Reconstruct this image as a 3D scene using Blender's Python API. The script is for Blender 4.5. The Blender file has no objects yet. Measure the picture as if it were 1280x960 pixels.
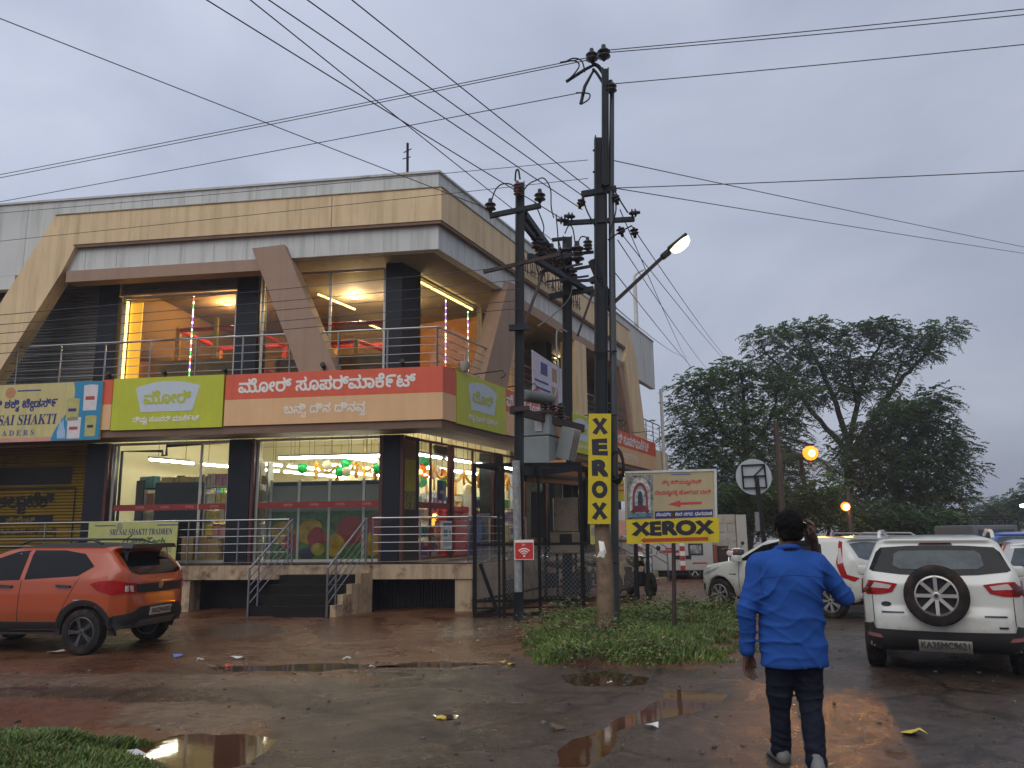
import bpy, bmesh, math, random
import numpy as np
from mathutils import Vector as V, Matrix
from mathutils.bvhtree import BVHTree
from mathutils.geometry import delaunay_2d_cdt
rnd = random.Random(7)
rng = np.random.default_rng(7)
S = bpy.context.scene
COL = S.collection

# ------------------------------------------------------------------ camera, sky, sun, exposure
FOC, PITCH, ROLL, EYE = 1010.0, math.atan(184.7 / 1010.0), math.atan(-0.0122), 1.6
cd = bpy.data.cameras.new('camera')
cam = bpy.data.objects.new('camera', cd)
COL.objects.link(cam)
cd.sensor_width = 36.0
cd.lens = 36.0 * FOC / 1280.0
cd.clip_end = 2000.0
cd.clip_start = 0.05
cam.matrix_world = Matrix.Translation((0, 0, EYE)) @ Matrix.Rotation(math.pi / 2 + PITCH, 4, 'X') @ Matrix.Rotation(ROLL, 4, 'Z')
S.camera = cam

W = bpy.data.worlds.new("World")
S.world = W
W.use_nodes = True
nt = W.node_tree
bg = nt.nodes['Background']
sky = nt.nodes.new('ShaderNodeTexSky')
sky.sky_type = 'NISHITA'
sky.sun_disc = False
SUN_EL, SUN_AZ = math.radians(46), math.radians(200)      # behind the cloud, at our back and a little to the left
sky.sun_elevation = SUN_EL
sky.sun_rotation = SUN_AZ
sky.air_density = 1.5
sky.dust_density = 4.0
tc = nt.nodes.new('ShaderNodeTexCoord')
mp = nt.nodes.new('ShaderNodeMapping')
mp.inputs['Scale'].default_value = (1.0, 1.0, 2.2)
nt.links.new(tc.outputs['Generated'], mp.inputs['Vector'])
nz = nt.nodes.new('ShaderNodeTexNoise')
nz.inputs['Scale'].default_value = 2.0
nz.inputs['Detail'].default_value = 6
nz.inputs['Roughness'].default_value = 0.5
nz.inputs['Distortion'].default_value = 0.4
nt.links.new(mp.outputs[0], nz.inputs['Vector'])
cr = nt.nodes.new('ShaderNodeValToRGB')                    # overcast layer: grey blue banks of cloud
cr.color_ramp.elements[0].position = 0.30
cr.color_ramp.elements[0].color = (2.45, 2.75, 3.6, 1)
cr.color_ramp.elements[1].position = 0.66
cr.color_ramp.elements[1].color = (3.8, 4.1, 4.95, 1)
nt.links.new(nz.outputs[0], cr.inputs[0])
# an overcast deck: brightest overhead and to the left, dimmer low down
sx = nt.nodes.new('ShaderNodeVectorMath'); sx.operation = 'DOT_PRODUCT'
sx.inputs[1].default_value = (-0.34, 0.16, 0.55)
nt.links.new(tc.outputs['Generated'], sx.inputs[0])
mr = nt.nodes.new('ShaderNodeMapRange')
mr.inputs['From Min'].default_value = -1.0
mr.inputs['From Max'].default_value = 1.0
mr.inputs['To Min'].default_value = 0.10
mr.inputs['To Max'].default_value = 2.06
nt.links.new(sx.outputs['Value'], mr.inputs['Value'])
mu = nt.nodes.new('ShaderNodeVectorMath'); mu.operation = 'SCALE'
nt.links.new(cr.outputs[0], mu.inputs[0]); nt.links.new(mr.outputs[0], mu.inputs['Scale'])
mx = nt.nodes.new('ShaderNodeMix'); mx.data_type = 'RGBA'
mx.inputs[0].default_value = 0.9
nt.links.new(sky.outputs[0], mx.inputs[6]); nt.links.new(mu.outputs[0], mx.inputs[7])
nt.links.new(mx.outputs[2], bg.inputs['Color'])
bg.inputs['Strength'].default_value = 0.112

sd = bpy.data.lights.new('sun', 'SUN')
sd.energy = 1.15
sd.angle = math.radians(60)
sd.color = (1.0, 0.95, 0.88)
sun = bpy.data.objects.new('sun', sd)
COL.objects.link(sun)
sun.rotation_euler = (math.pi / 2 - math.radians(46), 0, math.radians(-20))
S.view_settings.view_transform = 'Standard'
S.view_settings.look = 'None'
S.view_settings.gamma = 1.0
S.view_settings.exposure = 0.0
S.cycles.use_denoising = True
S.cycles.max_bounces = 8
S.cycles.transparent_max_bounces = 16
S.cycles.sample_clamp_indirect = 6.0
S.cycles.caustics_reflective = False
S.cycles.caustics_refractive = False

# ------------------------------------------------------------------ layout helpers (pixels of the 1280 x 960 photograph -> points in the place)
def ray(x, y):
    u = x - 640; v = 480 - y
    c, s = math.cos(ROLL), math.sin(ROLL)
    u, v = u * c - v * s, u * s + v * c
    return np.array([u, FOC * math.cos(PITCH) - v * math.sin(PITCH), FOC * math.sin(PITCH) + v * math.cos(PITCH)])
CAMP = np.array([0, 0, EYE])
def G(x, y, z=0.0):
    d = ray(x, y)
    return V(CAMP + d * ((z - EYE) / d[2]))
def P(x, y, Y):
    d = ray(x, y)
    return V(CAMP + d * (Y / d[1]))

# ------------------------------------------------------------------ tagging
def tag(o, label=None, cat=None, group=None, kind=None):
    if label: o['label'] = label
    if cat: o['category'] = cat
    if group: o['group'] = group
    if kind: o['kind'] = kind
    return o
def empty(name, loc=(0, 0, 0), rz=0.0, label=None, cat=None, group=None):
    o = bpy.data.objects.new(name, None)
    o.empty_display_size = 0.1
    COL.objects.link(o)
    o.location = loc
    o.rotation_euler = (0, 0, rz)
    return tag(o, label, cat, group)
def copy_tree(o, parent=None):
    c = o.copy(); COL.objects.link(c)
    if parent: c.parent = parent
    for ch in [x for x in bpy.data.objects if x.parent == o]:
        copy_tree(ch, c)
    return c
def root_of(o):
    while o.parent: o = o.parent
    return o
def basis(o):
    r = root_of(o)
    return Matrix.LocRotScale(r.location, r.rotation_euler, r.scale)

# ------------------------------------------------------------------ mesh builder
class MB:
    def __init__(s): s.v = []; s.f = []; s.m = []
    def add(s, vs, fs, m=0):
        b = len(s.v)
        s.v += [tuple(p) for p in vs]
        s.f += [tuple(i + b for i in f) for f in fs]
        s.m += [m] * len(fs)
        return s
    def box(s, c, size, R=None, m=0):
        R = R or Matrix.Identity(3)
        c = V(c); h = [x / 2 for x in size]
        vs = [c + R @ V((h[0] * i, h[1] * j, h[2] * k)) for k in (-1, 1) for j in (-1, 1) for i in (-1, 1)]
        return s.add(vs, [(0, 2, 3, 1), (4, 5, 7, 6), (0, 1, 5, 4), (2, 6, 7, 3), (0, 4, 6, 2), (1, 3, 7, 5)], m)
    def rbox(s, c, size, r, R=None, m=0):                 # box with chamfered edges
        bm = bmesh.new(); bmesh.ops.create_cube(bm, size=1.0)
        for v in bm.verts: v.co = V((v.co.x * size[0], v.co.y * size[1], v.co.z * size[2]))
        bmesh.ops.bevel(bm, geom=bm.edges[:], offset=r, segments=2, affect='EDGES', profile=0.6)
        R = R or Matrix.Identity(3); c = V(c)
        bm.verts.index_update()
        s.add([c + R @ v.co for v in bm.verts], [[v.index for v in f.verts] for f in bm.faces], m)
        bm.free(); return s
    def bar(s, p, q, w, h=None, m=0, up=None):            # rectangular bar from p to q
        p, q = V(p), V(q); d = q - p; L = d.length
        if L < 1e-6: return s
        z = d / L
        u = V(up) if up else (V((0, 0, 1)) if abs(z.z) < 0.95 else V((1, 0, 0)))
        x = u.cross(z).normalized(); y = z.cross(x)
        return s.box((p + q) / 2, (w, h or w, L), Matrix((x, y, z)).transposed(), m)
    def tube(s, pts, r, n=8, m=0, cap=True):
        pts = [V(p) for p in pts]; k = len(pts)
        rs = r if hasattr(r, '__len__') else [r] * k
        t0 = (pts[1] - pts[0]).normalized()
        u = V((0, 0, 1)) if abs(t0.z) < 0.9 else V((1, 0, 0))
        x = u.cross(t0).normalized()
        vs = []
        for i, p in enumerate(pts):
            t = (pts[min(i + 1, k - 1)] - pts[max(i - 1, 0)]).normalized()
            x = (x - t * x.dot(t)).normalized(); y = t.cross(x)
            for j in range(n):
                a = 2 * math.pi * j / n
                vs.append(p + (x * math.cos(a) + y * math.sin(a)) * rs[i])
        fs = [(i * n + j, i * n + (j + 1) % n, (i + 1) * n + (j + 1) % n, (i + 1) * n + j) for i in range(k - 1) for j in range(n)]
        if cap: fs += [tuple(range(n - 1, -1, -1)), tuple(range((k - 1) * n, k * n))]
        return s.add(vs, fs, m)
    def lathe(s, prof, c=(0, 0, 0), n=16, R=None, m=0, close=False):   # prof: (radius, height) along local z
        R = R or Matrix.Identity(3); c = V(c); k = len(prof)
        vs = [c + R @ V((r * math.cos(2 * math.pi * j / n), r * math.sin(2 * math.pi * j / n), h)) for r, h in prof for j in range(n)]
        fs = [(i * n + j, i * n + (j + 1) % n, (i + 1) * n + (j + 1) % n, (i + 1) * n + j) for i in range(k - 1) for j in range(n)]
        if close: fs += [((k - 1) * n + j, (k - 1) * n + (j + 1) % n, (j + 1) % n, j) for j in range(n)]
        else: fs += [tuple(range(n - 1, -1, -1)), tuple(range((k - 1) * n, k * n))]
        return s.add(vs, fs, m)
    def prism(s, poly, a, b, m=0):                        # poly: list of base points; extruded from +a to +b (vectors)
        n = len(poly); a, b = V(a), V(b)
        vs = [V(p) + a for p in poly] + [V(p) + b for p in poly]
        fs = [tuple(range(n - 1, -1, -1)), tuple(range(n, 2 * n))] + [(i, (i + 1) % n, n + (i + 1) % n, n + i) for i in range(n)]
        return s.add(vs, fs, m)
    def build(s, name, mats, parent=None, smooth=False, world=False, fixn=True):
        me = bpy.data.meshes.new(name)
        vs = s.v
        if world and parent:
            inv = basis(parent).inverted()
            vs = [tuple(inv @ V(p)) for p in vs]
        me.from_pydata(vs, [], s.f)
        if not isinstance(mats, (list, tuple)): mats = [mats]
        for mt in mats: me.materials.append(mt)
        if len(mats) > 1: me.polygons.foreach_set('material_index', s.m)
        if fixn and len(s.f) < 60000:
            bm = bmesh.new(); bm.from_mesh(me)
            bmesh.ops.recalc_face_normals(bm, faces=bm.faces)
            bm.to_mesh(me); bm.free()
        if smooth:
            me.polygons.foreach_set('use_smooth', [True] * len(me.polygons))
            if smooth != 'full' and hasattr(me, 'set_sharp_from_angle'): me.set_sharp_from_angle(angle=math.radians(40))
        o = bpy.data.objects.new(name, me); COL.objects.link(o)
        if parent: o.parent = parent
        return o

def np_mesh(name, verts, faces, mats, parent=None, smooth=False, midx=None):
    me = bpy.data.meshes.new(name)
    verts = np.asarray(verts, np.float32); faces = np.asarray(faces, np.int32)
    k = faces.shape[1]
    me.vertices.add(len(verts)); me.vertices.foreach_set('co', verts.ravel())
    me.loops.add(faces.size); me.loops.foreach_set('vertex_index', faces.ravel())
    me.polygons.add(len(faces))
    me.polygons.foreach_set('loop_start', np.arange(0, faces.size, k, dtype=np.int32))
    me.polygons.foreach_set('loop_total', np.full(len(faces), k, np.int32))
    if not isinstance(mats, (list, tuple)): mats = [mats]
    for mt in mats: me.materials.append(mt)
    if midx is not None: me.polygons.foreach_set('material_index', np.asarray(midx, np.int32))
    if smooth: me.polygons.foreach_set('use_smooth', np.ones(len(faces), bool))
    me.update(calc_edges=True)
    o = bpy.data.objects.new(name, me); COL.objects.link(o)
    if parent: o.parent = parent
    return o

# ------------------------------------------------------------------ materials
MATS = {}
def mat(name, col, rough=0.6, metal=0.0, var=0.12, vs=6.0, bump=0.0, bs=60.0, spec=0.5, dirt=None, ds=3.0, dth=0.55, streak=None, coat=0.0, stretch=None, rvar=0.0):
    if name in MATS: return MATS[name]
    m = bpy.data.materials.new(name); m.use_nodes = True
    t = m.node_tree; b = t.nodes['Principled BSDF']
    b.inputs['Roughness'].default_value = rough
    b.inputs['Metallic'].default_value = metal
    b.inputs['Specular IOR Level'].default_value = spec
    b.inputs['Coat Weight'].default_value = coat
    b.inputs['Coat Roughness'].default_value = 0.06
    tcx = t.nodes.new('ShaderNodeTexCoord'); out = tcx.outputs['Object']
    if stretch:
        mpp = t.nodes.new('ShaderNodeMapping'); mpp.inputs['Scale'].default_value = stretch
        t.links.new(out, mpp.inputs[0]); vec = mpp.outputs[0]
    else: vec = out
    def noise(scale, detail=5, v=vec, rgh=0.6):
        n = t.nodes.new('ShaderNodeTexNoise'); n.inputs['Scale'].default_value = scale; n.inputs['Detail'].default_value = detail
        n.inputs['Roughness'].default_value = rgh
        t.links.new(v, n.inputs['Vector']); return n.outputs[0]
    def ramp(f, a, b_, ca, cb):
        r = t.nodes.new('ShaderNodeValToRGB'); e = r.color_ramp.elements
        e[0].position = a; e[0].color = (*ca, 1); e[1].position = b_; e[1].color = (*cb, 1)
        t.links.new(f, r.inputs[0]); return r.outputs[0]
    def mixc(f, a, c2):
        x = t.nodes.new('ShaderNodeMix'); x.data_type = 'RGBA'
        t.links.new(f, x.inputs[0])
        for sck, q in ((6, a), (7, c2)):
            if hasattr(q, 'is_output'): t.links.new(q, x.inputs[sck])
            else: x.inputs[sck].default_value = (*q, 1)
        return x.outputs[2]
    lo = tuple(c * (1 - var) for c in col); hi = tuple(min(1, c * (1 + var)) for c in col)
    c = ramp(noise(vs), 0.3, 0.7, lo, hi)
    if dirt:
        c = mixc(ramp(noise(ds, 8, rgh=0.7), dth, dth + 0.16, (0, 0, 0), (1, 1, 1)), c, dirt)
    if streak:                                             # rain streaks running down the wall
        mpp = t.nodes.new('ShaderNodeMapping'); mpp.inputs['Scale'].default_value = (5.5, 5.5, 0.35)
        t.links.new(out, mpp.inputs[0])
        c = mixc(ramp(noise(1.0, 6, mpp.outputs[0], 0.65), 0.47, 0.74, (0, 0, 0), (0.85, 0.85, 0.85)), c, streak)
    t.links.new(c, b.inputs['Base Color'])
    if rvar:
        mrr = t.nodes.new('ShaderNodeMapRange'); t.links.new(noise(vs * 1.7), mrr.inputs[0])
        mrr.inputs[1].default_value = 0.3; mrr.inputs[2].default_value = 0.7
        mrr.inputs[3].default_value = max(0.02, rough - rvar); mrr.inputs[4].default_value = rough + rvar
        t.links.new(mrr.outputs[0], b.inputs['Roughness'])
    if bump:
        bp = t.nodes.new('ShaderNodeBump'); bp.inputs['Strength'].default_value = bump; bp.inputs['Distance'].default_value = 0.02
        t.links.new(noise(bs, 6), bp.inputs['Height']); t.links.new(bp.outputs[0], b.inputs['Normal'])
    MATS[name] = m; return m
def emit(name, col, strength):
    if name in MATS: return MATS[name]
    m = bpy.data.materials.new(name); m.use_nodes = True
    b = m.node_tree.nodes['Principled BSDF']
    b.inputs['Base Color'].default_value = (*col, 1)
    b.inputs['Emission Color'].default_value = (*col, 1); b.inputs['Emission Strength'].default_value = strength
    MATS[name] = m; return m
def glass(name, tint=(1, 1, 1), refl=0.1, rough=0.02):      # thin pane: clear with a sheen
    if name in MATS: return MATS[name]
    m = bpy.data.materials.new(name); m.use_nodes = True
    t = m.node_tree; t.nodes.remove(t.nodes['Principled BSDF'])
    o = t.nodes['Material Output']
    a = t.nodes.new('ShaderNodeBsdfTransparent'); a.inputs[0].default_value = (*tint, 1)
    g = t.nodes.new('ShaderNodeBsdfGlossy'); g.inputs['Roughness'].default_value = rough; g.inputs[0].default_value = (0.9, 0.95, 1, 1)
    fr = t.nodes.new('ShaderNodeLayerWeight'); fr.inputs[0].default_value = 0.25
    ad = t.nodes.new('ShaderNodeMath'); ad.operation = 'MULTIPLY_ADD'; ad.inputs[1].default_value = 0.16; ad.inputs[2].default_value = refl * 0.3
    t.links.new(fr.outputs['Fresnel'], ad.inputs[0])
    x = t.nodes.new('ShaderNodeMixShader'); t.links.new(ad.outputs[0], x.inputs[0])
    t.links.new(a.outputs[0], x.inputs[1]); t.links.new(g.outputs[0], x.inputs[2]); t.links.new(x.outputs[0], o.inputs[0])
    MATS[name] = m; return m

# ------------------------------------------------------------------ lettering: glyph outlines become flat raised shapes
TEXT = {}
def _runs(s):
    out, cur, sub = [], '', False
    for ch in s:
        if ch in '{}':
            if cur: out.append((cur, sub))
            cur = ''; sub = ch == '{'
        else: cur += ch
    if cur: out.append((cur, sub))
    return out
def prepare_text(strings):
    need = sorted({r for s in strings for r, _ in _runs(s)})
    objs = []
    for r in need:
        c = bpy.data.curves.new('lettering', 'FONT'); c.body = r; c.fill_mode = 'NONE'; c.resolution_u = 4
        o = bpy.data.objects.new('lettering', c); COL.objects.link(o); objs.append((r, o, c))
    dg = bpy.context.evaluated_depsgraph_get(); dg.update()
    for r, o, c in objs:
        me = o.evaluated_get(dg).to_mesh()
        vs = np.array([v.co[:2] for v in me.vertices]).reshape(-1, 2)
        nxt = {}
        for e in me.edges:
            a, b = e.vertices; nxt.setdefault(a, []).append(b); nxt.setdefault(b, []).append(a)
        seen, loops = set(), []
        for a in range(len(vs)):                          # vertices come in contour order
            if a in seen or a not in nxt: continue
            lp, cur = [a], a; seen.add(a)
            b = a + 1 if (a + 1) in nxt[a] else nxt[a][0]
            while b not in seen:
                lp.append(b); seen.add(b); cur = b
                c2 = [q for q in nxt[b] if q not in seen]
                if not c2: break
                b = c2[0]
            if len(lp) > 2: loops.append(vs[lp])
        TEXT[r] = loops
        o.evaluated_get(dg).to_mesh_clear()
    for r, o, c in objs:
        bpy.data.objects.remove(o); bpy.data.curves.remove(c)
def text_shape(s, bold=0.0, shear=0.0):
    """-> verts (n,2), triangles; overlapping contours joined by winding number"""
    key = ('#', s, bold, shear)
    if key in TEXT: return TEXT[key]
    contours, x = [], 0.0
    for r, sub in _runs(s):
        lps = TEXT[r]
        if not lps: x += 0.25; continue
        allp = np.concatenate(lps)
        lead = len(r) - len(r.lstrip(' ')); trail = len(r) - len(r.rstrip(' '))
        if sub:
            w = (allp[:, 0].max() - allp[:, 0].min()) * 0.62
            off = np.array([x - w - allp[:, 0].min() * 0.62 - 0.02, -0.36])
            contours += [l * 0.62 + off for l in lps]
        else:
            contours += [l + np.array([x - (allp[:, 0].min() if lead == 0 else 0), 0]) for l in lps]
            x += (allp[:, 0].max() - (allp[:, 0].min() if lead == 0 else 0)) + 0.06 + 0.28 * trail
    pts, edges, cons = [], [], []
    areas = [0.5 * np.sum(l[:, 0] * np.roll(l[:, 1], -1) - l[:, 1] * np.roll(l[:, 0], -1)) for l in contours]
    outer = 1 if areas[int(np.argmax(np.abs(areas)))] > 0 else -1
    for l in contours:
        l = l[np.r_[True, np.linalg.norm(np.diff(l, axis=0), axis=1) > 1e-4]]
        if len(l) < 3: continue
        if bold:
            t = np.roll(l, -1, 0) - np.roll(l, 1, 0); t /= np.linalg.norm(t, axis=1)[:, None] + 1e-9
            l = l + np.stack([t[:, 1], -t[:, 0]], 1) * bold * outer
        if shear: l = np.stack([l[:, 0] + l[:, 1] * shear, l[:, 1]], 1)
        b = len(pts); n = len(l); pts += [V(p) for p in l]; edges += [(b + i, b + (i + 1) % n) for i in range(n)]; cons.append(l)
    rv, _, rf, _, _, _ = delaunay_2d_cdt(pts, edges, [], 0, 1e-6)
    ra = np.array([tuple(v) for v in rv]); tris = np.array(rf)
    cen = ra[tris].mean(1); wn = np.zeros(len(cen))
    for l in cons:                                         # winding number of each triangle
        d = l[None] - cen[:, None]; a = np.arctan2(d[..., 1], d[..., 0]); da = np.diff(np.concatenate([a, a[:, :1]], 1), axis=1)
        wn += ((da + np.pi) % (2 * np.pi) - np.pi).sum(1)
    tri = [tuple(f) for f, q in zip(rf, np.round(wn / (2 * np.pi))) if q != 0]
    TEXT[key] = (np.array([tuple(v) for v in rv]), tri)
    return TEXT[key]
def letter(parent, s, o, xd, zd, w, h, m, off=0.004, name='lettering', bold=0.0, shear=0.0, world=True, align='c'):
    """lay text s centred on o in the plane (xd, zd), fitted in w x h, raised by off"""
    vs, tri = text_shape(s, bold, shear)
    lo, hi = vs.min(0), vs.max(0)
    k = min(w / (hi[0] - lo[0]), h / (hi[1] - lo[1])) if not isinstance(w, tuple) else None
    kx = ky = k
    if isinstance(w, tuple): kx = w[0] / (hi[0] - lo[0]); ky = h / (hi[1] - lo[1])
    xd, zd, o = V(xd).normalized(), V(zd).normalized(), V(o)
    nd = xd.cross(zd)
    c = (lo + hi) / 2
    mb = MB()
    mb.add([o + xd * ((p[0] - c[0]) * kx) + zd * ((p[1] - c[1]) * ky) + nd * off for p in vs], tri)
    return mb.build(name, m, parent, world=world, fixn=False)
# ------------------------------------------------------------------ all the lettering in the place, outlined once
prepare_text(["ಮೋರ್ ಸೂಪರ್‌ಮಾಕೆ೯ಟ್", "ಬನಿ{ನ} ದಿನ ದಿನವ{ೂ}", "ನಿಮ{ಮ} ಸೂಪರ್ ಮಾಕೆ೯ಟ್", "ಮೋರ್", "ಸಾಯಿ ಶಕಿ{ತ} ಟೇ{ರ}ಡಸ್೯", "ಶೀ{ರ} ಕರಿಯಮ{ಮ}ದೇವಿ",
              "ದೇವಸಾ{ಥ}ನಕೆ{ಕ} ಹೋಗುವ ದಾರಿ", "ಸಾಯಿವಿಹಾರ ನಗರ, ಧಾರವಾಡ", "𝐒𝐑𝐈 𝐒𝐀𝐈 𝐒𝐇𝐀𝐊𝐓𝐈", "𝐓 𝐑 𝐀 𝐃 𝐄 𝐑 𝐒", "𝐒𝐑𝐈 𝐒𝐀𝐈 𝐒𝐇𝐀𝐊𝐓𝐈 𝐓𝐑𝐀𝐃𝐑𝐄𝐍", "UltraTech", "CEMENT",
              "ಅಲಾ{ಟ}ಟೆಕ್", "ಸಿಮೆಂಟ್", "ಇಂಜಿನಿಯರ್‌ಗಳ ಆಯೆ{ಕ}", "1 800 210 3311", "X", "E", "R", "O", "XEROX", "KA25MC9621", "KA22MA0021", "KA25P2217", "Jio", "₹", "ಅಂಗಡಿ", "OFFER", "SALE", "A B C", "0836", "KA25"])

# ------------------------------------------------------------------ ground: one sheet of wet red mud and broken asphalt, with hollows that hold water
def vnoise(x, y, f, seed):
    r = np.random.default_rng(seed); T = r.random((256, 256))
    x = x * f; y = y * f; xi = np.floor(x).astype(int); yi = np.floor(y).astype(int)
    u = x - xi; v = y - yi; u = u * u * (3 - 2 * u); v = v * v * (3 - 2 * v)
    a = T[xi % 256, yi % 256]; b = T[(xi + 1) % 256, yi % 256]; c = T[xi % 256, (yi + 1) % 256]; d = T[(xi + 1) % 256, (yi + 1) % 256]
    return (a * (1 - u) + b * u) * (1 - v) + (c * (1 - u) + d * u) * v - 0.5
def fbm(x, y, f, seed, n=4): return sum(vnoise(x, y, f * 2 ** i, seed + i) * 0.5 ** i for i in range(n))
def inpoly(x, y, poly):
    r = np.zeros(x.shape, bool); n = len(poly)
    for i in range(n):
        (x1, y1), (x2, y2) = poly[i], poly[(i + 1) % n]
        c = ((y1 > y) != (y2 > y)) & (x < (x2 - x1) * (y - y1) / (y2 - y1 + 1e-12) + x1)
        r ^= c
    return r
def segdist(x, y, poly):
    d = np.full(x.shape, 1e9); n = len(poly)
    for i in range(n):
        (x1, y1), (x2, y2) = poly[i], poly[(i + 1) % n]
        L = (x2 - x1) ** 2 + (y2 - y1) ** 2 + 1e-12
        t = np.clip(((x - x1) * (x2 - x1) + (y - y1) * (y2 - y1)) / L, 0, 1)
        d = np.minimum(d, np.hypot(x - x1 - t * (x2 - x1), y - y1 - t * (y2 - y1)))
    return np.where(inpoly(x, y, poly), d, -d)
gp = lambda L: [tuple(G(a, b)[:2]) for a, b in L]
POOL = {   # outlines of standing water on the ground
    'main': gp([(690, 958), (700, 935), (755, 905), (775, 893), (800, 885), (830, 868), (840, 862), (915, 866), (905, 878), (880, 888), (845, 898), (800, 905), (780, 912), (775, 928), (755, 945), (735, 958)]),
    'left': gp([(170, 932), (230, 920), (300, 916), (345, 922), (330, 938), (290, 958), (220, 962), (150, 950)]),
    'far': gp([(690, 842), (760, 838), (805, 846), (790, 855), (720, 856)]),
    'step': gp([(520, 826), (620, 828), (560, 834), (480, 832)]),
    'strip': gp([(280, 833), (420, 828), (480, 832), (400, 838), (300, 838)]),
    'near': gp([(545, 892), (572, 891), (568, 896), (550, 897)]),
}
ASPH = gp([(-200, 858), (90, 858), (300, 860), (455, 850), (470, 842), (600, 838), (640, 815), (700, 838), (930, 835), (960, 800), (960, 760), (880, 745), (930, 715), (1500, 705), (1800, 740), (2600, 1300), (640, 1600), (240, 1000), (270, 930), (375, 888), (300, 878), (120, 874), (-200, 874)])
GRASS1 = gp([(652, 800), (680, 775), (735, 768), (800, 762), (905, 758), (925, 775), (930, 815), (900, 830), (830, 834), (740, 834), (668, 828)])
GRASS2 = gp([(-120, 918), (40, 916), (110, 928), (150, 936), (225, 952), (260, 985), (200, 1040), (-200, 1100)])
def gh(x, y):
    near = np.exp(-np.maximum(0, np.hypot(x, y - 9) - 16) / 8)
    h = (0.030 * fbm(x, y, 0.55, 3, 3) + 0.016 * fbm(x, y, 2.6, 11, 3) + 0.009 * fbm(x, y, 5.3, 17, 2)) * near + 0.006
    for k, pl in POOL.items():
        d = segdist(x, y, pl)
        h = h - 0.040 * np.clip(d / 0.22 + 0.45, 0, 1) ** 1.0
    for g in (GRASS1, GRASS2):
        d = segdist(x, y, g); h = h + 0.07 * np.clip(d / 0.5, 0, 1)
    return h
def axis(segs):
    out = []
    for a, b, st in segs: out += list(np.arange(a, b, st))
    return np.array(out + [segs[-1][1]])
ax = axis([(-420, -60, 40), (-60, -14, 2.0), (-14, -8, 0.3), (-8, 7.2, 0.075), (7.2, 14, 0.3), (14, 60, 2.0), (60, 420, 40)])
ay = axis([(-80, -4, 6), (-4, 4.5, 0.4), (4.5, 12.6, 0.075), (12.6, 22, 0.18), (22, 60, 1.0), (60, 700, 32)])
gx, gy = np.meshgrid(ax, ay, indexing='ij')
gz = gh(gx, gy)
da = segdist(gx, gy, ASPH) + 0.5 * fbm(gx, gy, 1.3, 31, 4)
asph = np.clip(da / 0.12 + 0.5, 0, 1)
red = np.clip(segdist(gx, gy, gp([(-300, 880), (170, 878), (190, 900), (-60, 925), (-300, 930)])) / 0.4 + 0.5 + fbm(gx, gy, 1.5, 5, 3) * 1.5, 0, 1)

PALE = [gp([(-150, 843), (200, 842), (330, 843), (455, 849), (440, 857), (300, 860), (90, 859), (-150, 859)]), gp([(150, 888), (180, 878), (300, 880), (372, 888), (330, 905), (300, 914), (230, 916), (130, 906)]), gp([(255, 783), (330, 778), (360, 790), (280, 800)]), gp([(560, 775), (640, 772), (660, 785), (600, 800), (550, 792)])]
pale = np.zeros_like(gx)
for p_ in PALE: pale = np.maximum(pale, np.clip((segdist(gx, gy, p_) + 0.22 * fbm(gx, gy, 2.2, 51, 4)) / 0.10 + 0.5, 0, 1))
WET = [gp([(985, 835), (1075, 835), (1105, 900), (1095, 958), (990, 990), (975, 900)]), gp([(215, 782), (330, 780), (350, 800), (250, 806)]), gp([(390, 775), (480, 772), (500, 800), (400, 806)]), gp([(535, 772), (655, 770), (665, 800), (560, 812)]), gp([(-100, 862), (250, 862), (300, 876), (-100, 876)])]
wet_ = np.zeros_like(gx)
for p_ in WET: wet_ = np.maximum(wet_, np.clip((segdist(gx, gy, p_) + 0.30 * fbm(gx, gy, 1.8, 61, 4)) / 0.25 + 0.3, 0, 1))
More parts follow.
